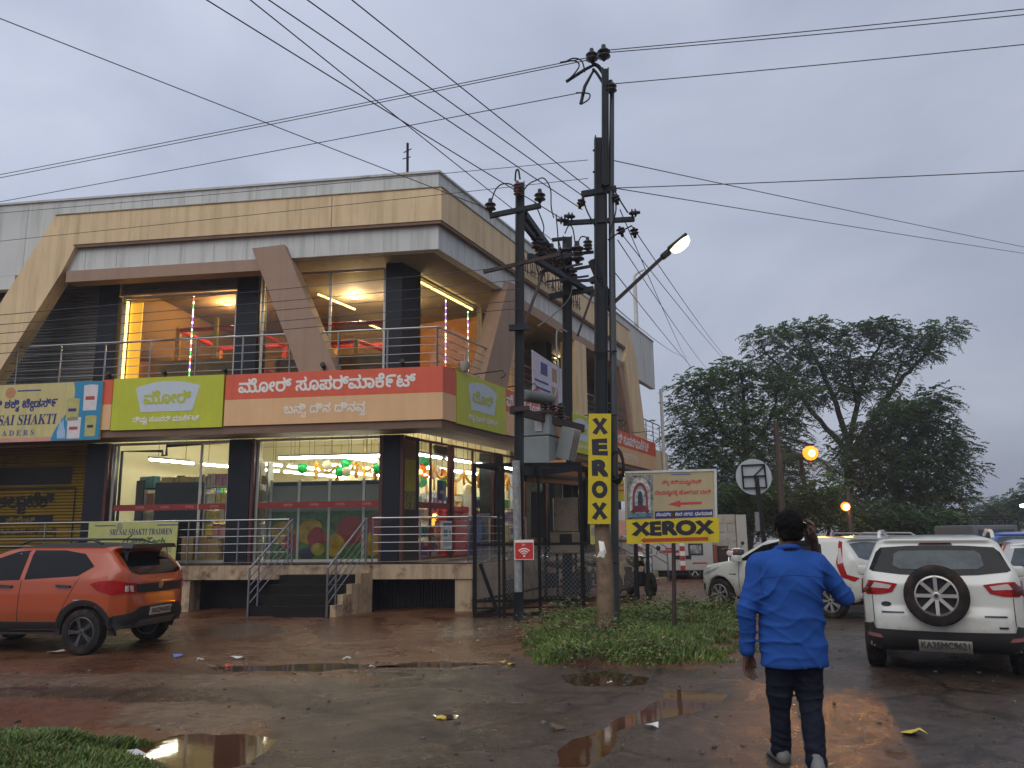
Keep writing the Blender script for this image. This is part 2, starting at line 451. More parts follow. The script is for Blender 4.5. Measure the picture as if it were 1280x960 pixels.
def ground_material():
    m = bpy.data.materials.new('wet_ground'); m.use_nodes = True
    t = m.node_tree; b = t.nodes['Principled BSDF']; N = t.nodes.new; L = t.links.new
    tcx = N('ShaderNodeTexCoord'); ob = tcx.outputs['Object']
    def noise(sc, det=6, rg=0.6, dist=0.0):
        n = N('ShaderNodeTexNoise'); n.inputs['Scale'].default_value = sc; n.inputs['Detail'].default_value = det; n.inputs['Roughness'].default_value = rg
        n.inputs['Distortion'].default_value = dist; L(ob, n.inputs['Vector']); return n.outputs[0]
    def ramp(f, *st):
        r = N('ShaderNodeValToRGB'); e = r.color_ramp.elements
        while len(e) < len(st): e.new(0.5)
        for q, (p, c) in zip(e, st): q.position = p; q.color = (*c, 1)
        L(f, r.inputs[0]); return r.outputs[0]
    def mix(f, a, c, typ='MIX'):
        x = N('ShaderNodeMix'); x.data_type = 'RGBA'; x.blend_type = typ
        if hasattr(f, 'is_output'): L(f, x.inputs[0])
        else: x.inputs[0].default_value = f
        L(a, x.inputs[6]); L(c, x.inputs[7]); return x.outputs[2]
    at = N('ShaderNodeAttribute'); at.attribute_name = 'asph'
    rd = N('ShaderNodeAttribute'); rd.attribute_name = 'red'
    pa = N('ShaderNodeAttribute'); pa.attribute_name = 'pale'
    mud = ramp(noise(0.9, 8, 0.65, 0.6), (0.3, (0.048, 0.019, 0.009)), (0.5, (0.112, 0.047, 0.022)), (0.72, (0.175, 0.085, 0.043)))
    asp = ramp(noise(1.3, 8, 0.7, 0.3), (0.3, (0.033, 0.024, 0.018)), (0.6, (0.064, 0.046, 0.035)), (0.75, (0.105, 0.070, 0.048)))
    grit = ramp(noise(70, 3, 0.7), (0.35, (0.5, 0.5, 0.5)), (0.7, (1.7, 1.65, 1.6)))
    c = mix(at.outputs['Fac'], mud, asp)
    redc = ramp(noise(2.0), (0.3, (0.085, 0.024, 0.010)), (0.7, (0.12, 0.040, 0.018)))
    c = mix(rd.outputs['Fac'], c, redc)
    silt = ramp(noise(3.3, 8, 0.7, 1.0), (0.56, (0, 0, 0)), (0.68, (1, 1, 1)))
    siltc = ramp(noise(5), (0.3, (0.075, 0.038, 0.020)), (0.7, (0.115, 0.062, 0.036)))
    c = mix(silt, c, siltc)
    palec = ramp(noise(2.4, 8, 0.7), (0.3, (0.095, 0.070, 0.050)), (0.7, (0.17, 0.13, 0.095)))
    pm = N('ShaderNodeMath'); pm.operation = 'MULTIPLY'; pm.inputs[1].default_value = 0.8; L(pa.outputs['Fac'], pm.inputs[0])
    c = mix(pm.outputs[0], c, palec)
    mott = ramp(noise(9, 8, 0.8, 0.5), (0.34, (0.42, 0.42, 0.42)), (0.66, (1.55, 1.5, 1.45)))
    c = mix(1.0, c, mott, 'MULTIPLY')
    dst = N('ShaderNodeTexNoise'); dst.inputs['Scale'].default_value = 1.6; dst.inputs['Detail'].default_value = 4; L(ob, dst.inputs['Vector'])
    va = N('ShaderNodeVectorMath'); va.operation = 'MULTIPLY_ADD'; va.inputs[1].default_value = (0.8, 0.8, 0); L(dst.outputs['Color'], va.inputs[0]); L(ob, va.inputs[2])
    vo = N('ShaderNodeTexVoronoi'); vo.feature = 'DISTANCE_TO_EDGE'; vo.inputs['Scale'].default_value = 0.42; L(va.outputs[0], vo.inputs['Vector'])
    crk = ramp(vo.outputs['Distance'], (0.0, (0.30, 0.28, 0.26)), (0.022, (1, 1, 1)))
    c = mix(at.outputs['Fac'], c, mix(1.0, c, crk, 'MULTIPLY'))
    c = mix(1.0, c, grit, 'MULTIPLY')
    L(c, b.inputs['Base Color'])
    wet = noise(0.75, 6, 0.6, 0.8)
    mrr = N('ShaderNodeMapRange'); L(wet, mrr.inputs[0])
    mrr.inputs[1].default_value = 0.36; mrr.inputs[2].default_value = 0.62; mrr.inputs[3].default_value = 0.13; mrr.inputs[4].default_value = 0.50
    wa = N('ShaderNodeAttribute'); wa.attribute_name = 'wet'
    wm = N('ShaderNodeMath'); wm.operation = 'MULTIPLY'; L(wa.outputs['Fac'], wm.inputs[0]); L(ramp(noise(5, 6, 0.7), (0.45, (1, 1, 1)), (0.72, (0.15, 0.15, 0.15))), wm.inputs[1])
    wx = N('ShaderNodeMix'); wx.data_type = 'FLOAT'; L(wm.outputs[0], wx.inputs[0]); L(mrr.outputs[0], wx.inputs[2]); wx.inputs[3].default_value = 0.07
    L(wx.outputs[0], b.inputs['Roughness'])
    b.inputs['Specular IOR Level'].default_value = 0.42
    bp = N('ShaderNodeBump'); bp.inputs['Strength'].default_value = 0.8; bp.inputs['Distance'].default_value = 0.012
    L(noise(24, 8, 0.72), bp.inputs['Height'])
    bp2 = N('ShaderNodeBump'); bp2.inputs['Strength'].default_value = 0.35; bp2.inputs['Distance'].default_value = 0.006
    L(noise(120, 3, 0.6), bp2.inputs['Height']); L(bp.outputs[0], bp2.inputs['Normal'])
    L(bp2.outputs[0], b.inputs['Normal'])
    return m
M_GROUND = ground_material()
nx_, ny_ = gx.shape
idx = np.arange(nx_ * ny_).reshape(nx_, ny_)
quads = np.stack([idx[:-1, :-1], idx[1:, :-1], idx[1:, 1:], idx[:-1, 1:]], -1).reshape(-1, 4)
vall = np.stack([gx, gy, gz], -1).reshape(-1, 3)
qa = asph.reshape(-1)[quads].mean(1) > 0.5
def sheet(name, q):
    u, inv = np.unique(q, return_inverse=True)
    o = np_mesh(name, vall[u], inv.reshape(-1, 4), M_GROUND, smooth=True)
    for an, arr in (('asph', asph), ('red', red), ('pale', pale), ('wet', wet_)):
        a = o.data.attributes.new(an, 'FLOAT', 'POINT'); a.data.foreach_set('value', arr.reshape(-1)[u].astype(np.float32))
    return tag(o, kind='structure')
sheet('road', quads[qa])
sheet('ground', quads[~qa])
M_WATER = mat('puddle_water', (0.085, 0.036, 0.015), rough=0.015, var=0.25, vs=1.5, spec=0.6, bump=0.02, bs=9)
M_WATER2 = mat('brown_water', (0.050, 0.026, 0.014), rough=0.03, var=0.25, vs=1.5, spec=0.6, bump=0.03, bs=9)
for k, pl in POOL.items():
    c = np.mean(pl, 0)
    mb = MB(); mb.add([(c[0] + (x - c[0]) * 1.25, c[1] + (y - c[1]) * 1.25, -0.0135) for x, y in pl], [tuple(range(len(pl)))])
    tag(mb.build('puddle', M_WATER if k in ('main', 'red', 'left') else M_WATER2, fixn=False), kind='structure')
    # recalculation is skipped: outlines run clockwise in places, water is seen from either side

# ------------------------------------------------------------------ grass: blades on the two verges
def grass(name, polys, n, hmin, hmax, mats, seed, weeds=0):
    r = np.random.default_rng(seed); vs, fs, mi = [], [], []
    pol = np.array(polys); lo, hi = pol.min(0), pol.max(0)
    x = r.uniform(lo[0], hi[0], n * 3); y = r.uniform(lo[1], hi[1], n * 3)
    d = segdist(x, y, polys) + 0.75 * fbm(x, y, 1.5, seed, 4)
    dens = fbm(x, y, 1.1, seed + 9, 3)
    k = (d > 0) & (dens + 0.35 > r.uniform(0, 0.5, len(x)) * 0.9); x, y, d = x[k][:n], y[k][:n], d[k][:n]; n = len(x)
    h = r.uniform(hmin, hmax, n) * np.clip(0.35 + d * 1.6, 0.35, 1.0) * (1 + 0.9 * np.clip(fbm(x, y, 0.9, seed + 3, 2), -0.4, 1)); a = r.uniform(0, 2 * np.pi, n); w = r.uniform(0.006, 0.014, n)
    lean = r.uniform(0.15, 0.9, n) * h; b = r.uniform(0, 2 * np.pi, n)
    z = gh(x, y) - 0.01
    dx, dy = np.cos(a) * w, np.sin(a) * w
    lx, ly = np.cos(b) * lean, np.sin(b) * lean
    p = np.stack([np.stack([x - dx, y - dy, z], -1), np.stack([x + dx, y + dy, z], -1),
                  np.stack([x + dx * .8 + lx * .4, y + dy * .8 + ly * .4, z + h * .6], -1), np.stack([x - dx * .8 + lx * .4, y - dy * .8 + ly * .4, z + h * .6], -1),
                  np.stack([x + lx, y + ly, z + h], -1), np.stack([x + lx + dx * .2, y + ly + dy * .2, z + h], -1)], 1).reshape(-1, 3)
    i = np.arange(n)[:, None] * 6
    f = np.concatenate([i + [[0, 1, 2, 3]], i + [[3, 2, 5, 4]]])
    mi = np.tile(r.choice(len(mats), n, p=[0.07, 0.42, 0.32, 0.19]), 2)
    if weeds:                                              # broad leaved weeds standing in the grass
        m = weeds; wx = r.uniform(lo[0], hi[0], m * 4); wy = r.uniform(lo[1], hi[1], m * 4)
        kk = (segdist(wx, wy, polys) > -0.05) & (fbm(wx, wy, 0.8, seed + 21, 2) > -0.05); wx, wy = wx[kk][:m], wy[kk][:m]; m = len(wx)
        L = 26; wx = np.repeat(wx, L) + r.normal(0, 0.07, m * L); wy = np.repeat(wy, L) + r.normal(0, 0.07, m * L)
        hh = np.repeat(r.uniform(0.10, 0.42, m), L) * r.uniform(0.1, 1, m * L); wz = gh(wx, wy) + hh
        c = np.stack([wx, wy, wz], -1); aa = r.uniform(0, 2 * np.pi, m * L); s = r.uniform(0.02, 0.045, m * L)
        t = np.stack([np.cos(aa), np.sin(aa), r.uniform(-.5, .3, m * L)], -1) * s[:, None]; q = np.stack([-np.sin(aa), np.cos(aa), r.uniform(-.3, .3, m * L)], -1) * s[:, None] * 0.45
        pw = np.stack([c - t, c + q, c + t, c - q], 1).reshape(-1, 3); b0 = len(p)
        p = np.concatenate([p, pw]); f = np.concatenate([f, b0 + np.arange(m * L)[:, None] * 4 + [[0, 1, 2, 3]]]); mi = np.r_[mi, r.choice(len(mats), m * L)]
    o = np_mesh(name, p, f, mats, midx=mi)
    return tag(o, kind='stuff')
GR = [mat('dead_stalk', (0.20, 0.15, 0.07), rough=.7, var=.3), mat('grass_green', (0.085, 0.150, 0.022), rough=0.55, var=0.3, vs=1.2), mat('grass_yellow', (0.145, 0.180, 0.032), rough=0.55, var=0.3, vs=1.2), mat('grass_dark', (0.040, 0.085, 0.016), rough=0.5, var=0.3, vs=1.2)]
tag(grass('grass', GRASS1, 46000, 0.04, 0.13, GR, 5, weeds=300), 'rank green grass and weeds round the foot of the tall pole', 'grass')
tag(grass('grass', GRASS2, 40000, 0.04, 0.10, GR, 6), 'short dense grass along the edge of the muddy road', 'grass')
# ------------------------------------------------------------------ the supermarket: a two storey corner building
K0 = V((-1.49, 17.0, 0))
A1, A2 = math.radians(-81.82), math.radians(24.4)
D1 = V((math.sin(A1), math.cos(A1), 0)); D2 = V((math.sin(A2), math.cos(A2), 0))   # along the front (to the left), along the side (away)
N1 = V((D1.y * -1, D1.x, 0)); N2 = V((D2.y, -D2.x, 0))                             # outward
UP = V((0, 0, 1))
def FP(s, o, z=0.0): return K0 + D1 * s + N1 * o + UP * z
def RP(s, o, z=0.0): return K0 + D2 * s + N2 * o + UP * z
def CP(o1, o2, z=0.0):                                     # corner of the two planes at those offsets
    det = N1.x * N2.y - N1.y * N2.x
    x = (o1 * N2.y - o2 * N1.y) / det; y = (N1.x * o2 - N2.x * o1) / det
    return V((K0.x + x, K0.y + y, z))
def strip(mb, z0, z1, oo, oi, sL, sR, m=0):                # band wrapped round the corner
    poly = [FP(sL, oo), CP(oo, oo), RP(sR, oo), RP(sR, oi), CP(oi, oi), FP(sL, oi)]
    return mb.prism(poly, (0, 0, z0), (0, 0, z1), m)
def fbox(mb, s0, s1, o0, o1, z0, z1, m=0): return mb.prism([FP(s0, o0), FP(s1, o0), FP(s1, o1), FP(s0, o1)], (0, 0, z0), (0, 0, z1), m)
def sbox(mb, s0, s1, o0, o1, z0, z1, m=0): return mb.prism([RP(s0, o0), RP(s1, o0), RP(s1, o1), RP(s0, o1)], (0, 0, z0), (0, 0, z1), m)

M_WHITE = mat('weathered_white_panel', (0.60, 0.62, 0.60), rough=0.6, var=0.06, vs=1.0, streak=(0.36, 0.38, 0.34), spec=0.3)
M_CREAM = mat('cream_panel', (0.72, 0.55, 0.325), rough=0.6, var=0.08, vs=1.2, streak=(0.45, 0.33, 0.17), spec=0.3)
M_TAUPE = mat('taupe_paint', (0.36, 0.245, 0.175), rough=0.65, var=0.06, vs=2, streak=(0.30, 0.20, 0.145), spec=0.25)
M_BROWN = mat('brown_soffit', (0.19, 0.115, 0.075), rough=0.7, var=0.12, vs=3)
M_NAVY = mat('navy_column_tile', (0.010, 0.013, 0.021), rough=0.4, var=0.25, vs=2.5, spec=0.25, dirt=(0.022, 0.022, 0.024), dth=0.6)
M_SLABCREAM = mat('stained_cream_plaster', (0.44, 0.33, 0.21), rough=0.7, var=0.12, vs=2.5, streak=(0.14, 0.08, 0.05), dirt=(0.12, 0.07, 0.04), dth=0.50, ds=2.6)
M_DARKSTONE = mat('dark_granite', (0.014, 0.013, 0.012), rough=0.3, var=0.3, vs=8, dirt=(0.03, 0.022, 0.017), dth=0.6, spec=0.3)
M_BLACK = mat('black_paint', (0.008, 0.008, 0.009), rough=0.5, var=0.2, spec=0.25)
M_MAROON = mat('maroon_frame', (0.085, 0.018, 0.014), rough=0.45, var=0.15)
M_STEEL = mat('stainless_steel', (0.30, 0.30, 0.31), rough=0.32, metal=1.0, var=0.06, vs=20)
M_ALU = mat('aluminium_frame', (0.42, 0.41, 0.38), rough=0.45, metal=0.7, var=0.08)
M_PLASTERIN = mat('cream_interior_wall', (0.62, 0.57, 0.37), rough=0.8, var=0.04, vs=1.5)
M_CEILIN = mat('interior_ceiling', (0.62, 0.58, 0.40), rough=0.85, var=0.05, vs=0.8)
M_FLOORIN = mat('polished_floor_tile', (0.32, 0.28, 0.22), rough=0.15, var=0.1, vs=2)
M_GLASS = glass('window_glass', (0.93, 0.95, 0.93), 0.04)
M_GLASSD = glass('dim_window_glass', (0.72, 0.72, 0.68), 0.06)

bld = empty('supermarket_building', K0, 0, 'two storey cream and white corner building with slanted braces and a lit supermarket below', 'building')
def B(mb, name, m, smooth=False, parent=None): return mb.build(name, m, parent or bld, smooth, world=True)

SL, SR = 19.0, 19.0
# roof band: white panel, cream band in front of it, brown drip line
mb = MB(); strip(mb, 7.84, 9.66, -0.20, -0.42, SL, SR)
fbox(mb, 10.62, SL, -0.20, -0.42, 7.50, 7.836); sbox(mb, 14.6, SR, -0.20, -0.42, 7.58, 7.836)
B(mb, 'parapet', M_WHITE)
mb = MB(); strip(mb, 9.66, 9.71, -0.16, -0.46, SL, SR); B(mb, 'coping', mat('coping_concrete', (0.52, 0.53, 0.52), dirt=(0.28, 0.29, 0.26), dth=0.55, ds=2))
mb = MB()
for k in range(22):                                        # joints between the wall panels
    s = 0.6 + k * 0.82
    if s < 18: mb.box(FP(s, -0.197, 8.77), (0.012, 0.012, 1.75))
    if s < 18.6: mb.box(RP(s, -0.197, 8.77), (0.012, 0.012, 1.75))
B(mb, 'panel_joint', mat('joint_dark', (0.50, 0.51, 0.51)))
mb = MB(); strip(mb, 8.47, 9.24, -0.07, -0.195, 9.58, 14.9); B(mb, 'cream_band', M_CREAM)
mb = MB(); strip(mb, 9.24, 9.262, -0.05, -0.195, 9.58, 14.9)
for s in (2.62,): mb.box(FP(s, -0.068, 8.855), (0.014, 0.012, 0.76))
B(mb, 'band_flashing', mat('moss_grey', (0.24, 0.20, 0.12), var=0.4, vs=3))
mb = MB(); strip(mb, 8.40, 8.468, -0.09, -0.195, 9.5, 14.95); B(mb, 'drip_mould', M_BROWN)
mb = MB()
mb.prism([FP(a, 0, z) for a, z in [(9.585, 9.24), (9.0, 8.40), (9.28, 7.8), (12.1, 3.0), (13.25, 3.0), (10.78, 7.19)]], N1 * -0.45, N1 * -0.065)
B(mb, 'slanted_brace', M_CREAM)
mb = MB(); mb.prism([FP(a, 0, z) for a, z in [(4.50, 8.08), (3.72, 8.12), (2.30, 4.9), (3.16, 4.9)]], N1 * -0.5, N1 * -0.05); B(mb, 'slanted_brace', M_TAUPE)
mb = MB(); mb.prism([RP(a, 0, z) for a, z in [(3.62, 8.05), (4.5, 8.1), (3.35, 4.9), (1.98, 4.9)]], N2 * -0.5, N2 * -0.06); B(mb, 'slanted_brace', M_TAUPE)
mb = MB(); mb.prism([RP(a, 0, z) for a, z in [(14.9, 9.24), (14.3, 8.40), (14.1, 7.9), (15.3, 4.6), (16.9, 4.6), (15.6, 8.4)]], N2 * -0.5, N2 * -0.06); B(mb, 'slanted_brace', M_CREAM)
mb = MB(); fbox(mb, 4.3, 9.2, -0.12, -0.5, 7.56, 7.836); B(mb, 'brace_beam', M_TAUPE)
mb = MB(); sbox(mb, 4.35, 14.15, -0.12, -0.5, 7.56, 7.836); B(mb, 'brace_beam', M_TAUPE)
mb = MB(); mb.prism([RP(a, 0, z) for a, z in [(13.9, 7.836), (13.5, 7.56), (14.9, 4.7), (15.25, 4.7)]], N2 * -0.6, N2 * -0.12); B(mb, 'brace_lining', M_TAUPE)
mb = MB(); sbox(mb, 8.7, 9.65, -0.07, -0.6, 4.7, 7.556); B(mb, 'pier', M_CREAM)
mb = MB(); sbox(mb, 5.2, 5.95, -0.9, -1.4, 4.96, 7.556); B(mb, 'pier', M_CREAM)

# slabs
mb = MB(); mb.prism([FP(SL, -0.21), CP(-0.21, -0.21), RP(SR, -0.21), RP(SR, -12), FP(SL, -11)], (0, 0, 7.86), (0, 0, 8.2)); B(mb, 'roof_slab', mat('soffit_grey', (0.20, 0.18, 0.155), rough=0.8, var=0.15, vs=1.5, dirt=(0.10, 0.09, 0.08)))
mb = MB(); mb.prism([FP(SL, -0.15), CP(-0.15, -0.15), RP(20.4, -0.15), RP(20.4, -11), FP(SL, -11)], (0, 0, 4.55), (0, 0, 4.92)); B(mb, 'upper_floor_slab', M_CEILIN)
mb = MB(); strip(mb, 3.80, 3.965, -0.03, -0.95, SL, 20.4); B(mb, 'fascia_beam', M_BROWN)
mb = MB(); strip(mb, 3.97, 4.548, -0.2, -0.9, SL, 20.38); B(mb, 'lintel', M_BROWN)
# plinth and platform
o2p = (FP(-0.62, -0.1) - K0).dot(N2)
PC = FP(-0.62, -0.1)
mb = MB(); mb.prism([FP(SL, -0.1), PC, PC + D2 * 20.6, PC + D2 * 20.6 - N2 * 9, FP(SL, -9)], (0, 0, 0.66), (0, 0, 0.96)); B(mb, 'platform_slab', M_SLABCREAM)
mb = MB(); fbox(mb, 5.6, 5.95, -0.14, -0.6, -0.1, 0.657)
mb.prism([FP(-0.60, -0.14), FP(-0.25, -0.14), FP(-0.25, -0.14) + D2 * 20.4, FP(-0.60, -0.14) + D2 * 20.4], (0, 0, -0.1), (0, 0, 0.657))
B(mb, 'plinth_wall', M_SLABCREAM)
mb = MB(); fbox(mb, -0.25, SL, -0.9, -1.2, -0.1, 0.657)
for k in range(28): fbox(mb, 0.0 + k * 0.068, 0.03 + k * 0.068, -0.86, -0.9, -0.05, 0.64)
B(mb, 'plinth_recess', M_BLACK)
mb = MB(); q = PC + D2 * 1.55 + N2 * 0.012; mb.prism([q, q + D2 * 0.62, q + D2 * 0.62 + N2 * 0.05, q + N2 * 0.05], (0, 0, 0.12), (0, 0, 0.55)); B(mb, 'basement_vent', M_BLACK)
mb = MB(); mb.prism([FP(SL, -0.13), CP(-0.13, o2p - .03), RP(20.4, o2p - .03), RP(20.4, -9), FP(SL, -9)], (0, 0, 0.962), (0, 0, 0.985)); B(mb, 'platform_paving', M_DARKSTONE)
# steps, laid parallel to the side street
ST0 = FP(3.33, -0.1); w = FP(1.62, -0.1) - ST0; E = V((-0.50, -0.866, 0))
mb = MB()
for k in range(4):
    z1 = 0.96 - 0.19 * (k + 1); a = ST0 + E * (0.27 * k)
    mb.prism([a, a + w, a + w + E * 0.285, a + E * 0.285], (0, 0, -0.05), (0, 0, z1))
B(mb, 'entrance_steps', M_DARKSTONE)
mb = MB()
prof = [(0, -0.05), (0, 0.95), (0.10, 0.95), (0.10, 0.80), (0.37, 0.80), (0.37, 0.60), (0.64, 0.60), (0.64, 0.41), (0.90, 0.41), (0.90, 0.22), (1.10, 0.22), (1.10, -0.05)]
for b0 in (ST0 + w,):
    mb.prism([b0 + E * a + UP * z for a, z in prof], w.normalized() * 0.004, w.normalized() * 0.12)
B(mb, 'step_cheek', M_SLABCREAM)
def rail_run(mb, pts, hs, post_r=0.018, rail_r=0.009, top_r=0.021, step=1.2, base=None):
    for a, b in zip(pts[:-1], pts[1:]):
        a, b = V(a), V(b)
        for i, h in enumerate(hs): mb.tube([a + UP * h, b + UP * h], top_r if i == 0 else rail_r, 8 if i == 0 else 6)
        n = max(1, round((b - a).length / step))
        for k in range(n + 1):
            p = a.lerp(b, k / n); mb.tube([p + UP * (base or 0), p + UP * hs[0]], post_r, 8)
    return mb
HS = [0.95, 0.76, 0.60, 0.44, 0.26]
mb = MB(); rail_run(mb, [FP(15, -0.2, .97), FP(3.42, -0.2, .97)], HS); B(mb, 'platform_railing', M_STEEL, True)
mb = MB(); rail_run(mb, [FP(1.55, -0.2, .97), FP(-0.52, -0.2, .97), FP(-0.52, -0.2, .97) + D2 * 3.0], HS); B(mb, 'platform_railing', M_STEEL, True)
for sgn, b0 in ((0, ST0 + w.normalized() * 0.04), (1, ST0 + w * 0.98)):
    mb = MB()
    top, bot = b0 + UP * 0.97, b0 + E * 1.14
    for i, h in enumerate(HS):
        mb.tube([top + UP * h, bot + UP * (h - 0.02)], 0.024 if i == 0 else 0.012, 8)
    mb.tube([bot, bot + UP * 0.95], 0.024, 8); mb.tube([top, top + UP * 0.95], 0.022, 8)
    mid = b0 + E * 0.9; mb.tube([mid + UP * 0.2, mid + UP * 1.2], 0.02, 8)
    B(mb, 'step_railing', M_STEEL, True)
# upper railing
HU = [1.13, 0.92, 0.74, 0.55, 0.36, 0.2]
def upper_rail(pts):
    mb = MB(); rail_run(mb, pts, HU, step=1.15, post_r=0.020, top_r=0.023, rail_r=0.009); B(mb, 'balcony_railing', M_STEEL, True)
upper_rail([FP(16, -0.22, 4.92), CP(-0.22, -0.22, 4.92), RP(3.0, -0.22, 4.92)])
upper_rail([RP(3.6, -0.22, 4.92), RP(8.6, -0.22, 4.92)])
upper_rail([RP(9.7, -0.22, 4.92), RP(19.5, -0.22, 4.92)])

# columns run through both storeys
mb = MB(); A = FP(1.60, -1.0); Bc = FP(1.21, -1.0); Cc = Bc + D2 * 0.85
mb.prism([A, Bc, Cc, Cc - N2 * 0.5, A + D2 * 0.85], (0, 0, 0.98), (0, 0, 3.796)); B(mb, 'column', M_NAVY)
mb = MB(); mb.prism([A, Bc, Cc, Cc - N2 * 0.5, A + D2 * 0.85], (0, 0, 4.925), (0, 0, 7.857)); B(mb, 'column', M_NAVY)
for s0, s1 in ((4.76, 5.30), (8.40, 8.92), (12.0, 12.55), (15.6, 16.1)):
    for z0, z1 in ((0.98, 3.796), (4.925, 7.857)):
        mb = MB(); fbox(mb, s0, s1, -1.0, -1.5, z0, z1); B(mb, 'column', M_NAVY)
for s0 in (5.6, 9.6, 13.2, 17.0):
    for z0, z1 in ((0.98, 3.796), (4.925, 7.857)):
        mb = MB(); sbox(mb, s0, s0 + 0.5, -1.45, -1.95, z0, z1); B(mb, 'column', M_NAVY)
# maroon edging beside the ground floor columns
for s in (8.36, 4.70, 1.64, 1.16):
    mb = MB(); fbox(mb, s - 0.035, s + 0.035, -0.985, -1.12, 0.99, 3.79); B(mb, 'column_edging', M_MAROON)
mb = MB(); sbox(mb, 3.05, 3.15, -1.42, -1.55, 0.99, 3.79); B(mb, 'column_edging', M_MAROON)

def window(cx, s0, s1, z0, z1, mull=(), side='F', o=-1.15, gl=None, fm=None, trans=()):
    P_ = FP if side == 'F' else RP; N_ = N1 if side == 'F' else N2
    mb = MB(); t = 0.05
    def bar(a, b): mb.bar(a, b, t, 0.06)
    for s in (s0 + t / 2, s1 - t / 2): bar(P_(s, o, z0), P_(s, o, z1))
    for z in (z0 + t / 2, z1 - t / 2): bar(P_(s0 + t, o, z), P_(s1 - t, o, z))
    for s in mull: bar(P_(s, o, z0 + t), P_(s, o, z1 - t))
    for z in trans: bar(P_(s0 + t, o, z), P_(s1 - t, o, z))
    f = B(mb, 'window', fm or M_ALU)
    g = MB(); g.prism([P_(s0 + t, o - 0.012), P_(s1 - t, o - 0.012), P_(s1 - t, o - 0.02), P_(s0 + t, o - 0.02)], (0, 0, z0 + t), (0, 0, z1 - t))
    B(g, 'pane', gl or M_GLASS, parent=f)
    return f
# ground floor shop windows
window(0, 5.32, 8.30, 0.99, 3.79, (6.05,), fm=M_ALU)
window(0, 1.66, 4.66, 0.99, 3.79, (), fm=M_ALU)
window(0, 1.25, 3.02, 0.99, 3.79, (2.1,), 'R', -1.50, fm=M_MAROON)
window(0, 3.18, 5.55, 0.99, 3.79, (4.3,), 'R', -1.50, fm=M_MAROON)
window(0, 6.15, 9.5, 0.99, 3.79, (7.8,), 'R', -1.50, fm=M_MAROON)
# upper windows
window(0, 5.34, 8.36, 5.20, 7.43, (), gl=M_GLASSD, fm=M_ALU)
window(0, 1.64, 4.72, 5.20, 7.80, (3.0,), gl=M_GLASSD, fm=M_ALU)
window(0, 1.25, 4.7, 5.20, 7.80, (), 'R', -1.50, gl=M_GLASSD, fm=M_ALU)
window(0, 4.8, 5.55, 5.20, 7.80, (), 'R', -1.50, gl=M_GLASSD, fm=M_ALU)
window(0, 9.8, 13.1, 5.20, 7.55, (11.4,), 'R', -1.50, gl=M_GLASSD, fm=M_ALU)
mb = MB(); fbox(mb, 1.6, 8.4, -1.08, -1.25, 4.925, 5.197); sbox(mb, 1.3, 13.1, -1.42, -1.6, 4.925, 5.197); B(mb, 'window_kerb', M_BLACK)
# roller shutters
M_SHUT = mat('grey_shutter', (0.155, 0.155, 0.150), rough=0.5, metal=0.3, var=0.12, vs=2, dirt=(0.09, 0.085, 0.08))
def shutter(name, s0, s1, z0, z1, m, o=-1.2, pitch=0.075, side='F'):
    P_ = FP if side == 'F' else RP
    mb = MB(); n = int((z1 - z0) / pitch)
    for k in range(n):
        z = z0 + k * pitch
        mb.prism([P_(s0, o, z), P_(s0, o + 0.022, z + pitch * .25), P_(s0, o + 0.026, z + pitch * .5), P_(s0, o + 0.022, z + pitch * .8), P_(s0, o, z + pitch), P_(s0, o - 0.012, z + pitch), P_(s0, o - 0.012, z)], (0, 0, 0), P_(s1, 0) - P_(s0, 0))
    return B(mb, name, m)
shutter('roller_shutter', 8.95, 11.98, 4.95, 7.85, M_SHUT)
shutter('roller_shutter', 12.56, 15.58, 4.95, 7.85, M_SHUT)
shutter('shutter_box', 5.32, 8.38, 7.45, 7.85, M_SHUT, -1.05)
shutter('roller_shutter', 6.15, 8.6, 4.95, 7.5, mat('brown_shutter', (0.10, 0.05, 0.035), rough=0.6), -1.5, 0.1, 'R')
M_YSHUT = mat('yellow_painted_shutter', (0.20, 0.125, 0.012), rough=0.55, var=0.14, vs=1.5, dirt=(0.12, 0.08, 0.018), dth=0.52, spec=.2)
ys = shutter('roller_shutter', 8.95, 11.98, 0.99, 3.79, M_YSHUT, -1.15)
ys['label'] = 'yellow roller shutter with black painted lettering'
mb = MB()
PT = lambda s, z: FP(s, -1.115, z)
fbox(mb, 9.35, 11.9, -1.118, -1.122, 2.85, 3.28); fbox(mb, 9.75, 11.9, -1.118, -1.122, 1.93, 2.12)
for s0, s1, z0, z1 in ((9.2, 9.24, 1.35, 2.78), (9.2, 11.9, 1.35, 1.39), (9.2, 11.9, 2.74, 2.78)): fbox(mb, s0, s1, -1.118, -1.122, z0, z1)
mb.build('painted_panel', M_BLACK, ys, world=True)
letter(ys, "ಅಲಾ{ಟ}ಟೆಕ್", FP(10.55, -1.115, 2.42), -D1, UP, 2.3, 0.52, M_BLACK, 0.003, 'painted_lettering', bold=0.03, shear=0.12)
letter(ys, "ಸಿಮೆಂಟ್", FP(10.6, -1.115, 2.02), -D1, UP, 1.5, 0.17, M_YSHUT, 0.003, 'painted_lettering', bold=0.02)
letter(ys, "ಇಂಜಿನಿಯರ್‌ಗಳ ಆಯೆ{ಕ}", FP(10.5, -1.115, 1.72), -D1, UP, 1.8, 0.22, M_BLACK, 0.003, 'painted_lettering', bold=0.01)
letter(ys, "1 800 210 3311", FP(10.45, -1.115, 1.18), -D1, UP, 1.6, 0.17, M_BLACK, 0.003, 'painted_lettering', bold=0.02)
shutter('roller_shutter', 12.56, 15.58, 0.99, 3.79, M_YSHUT, -1.15)
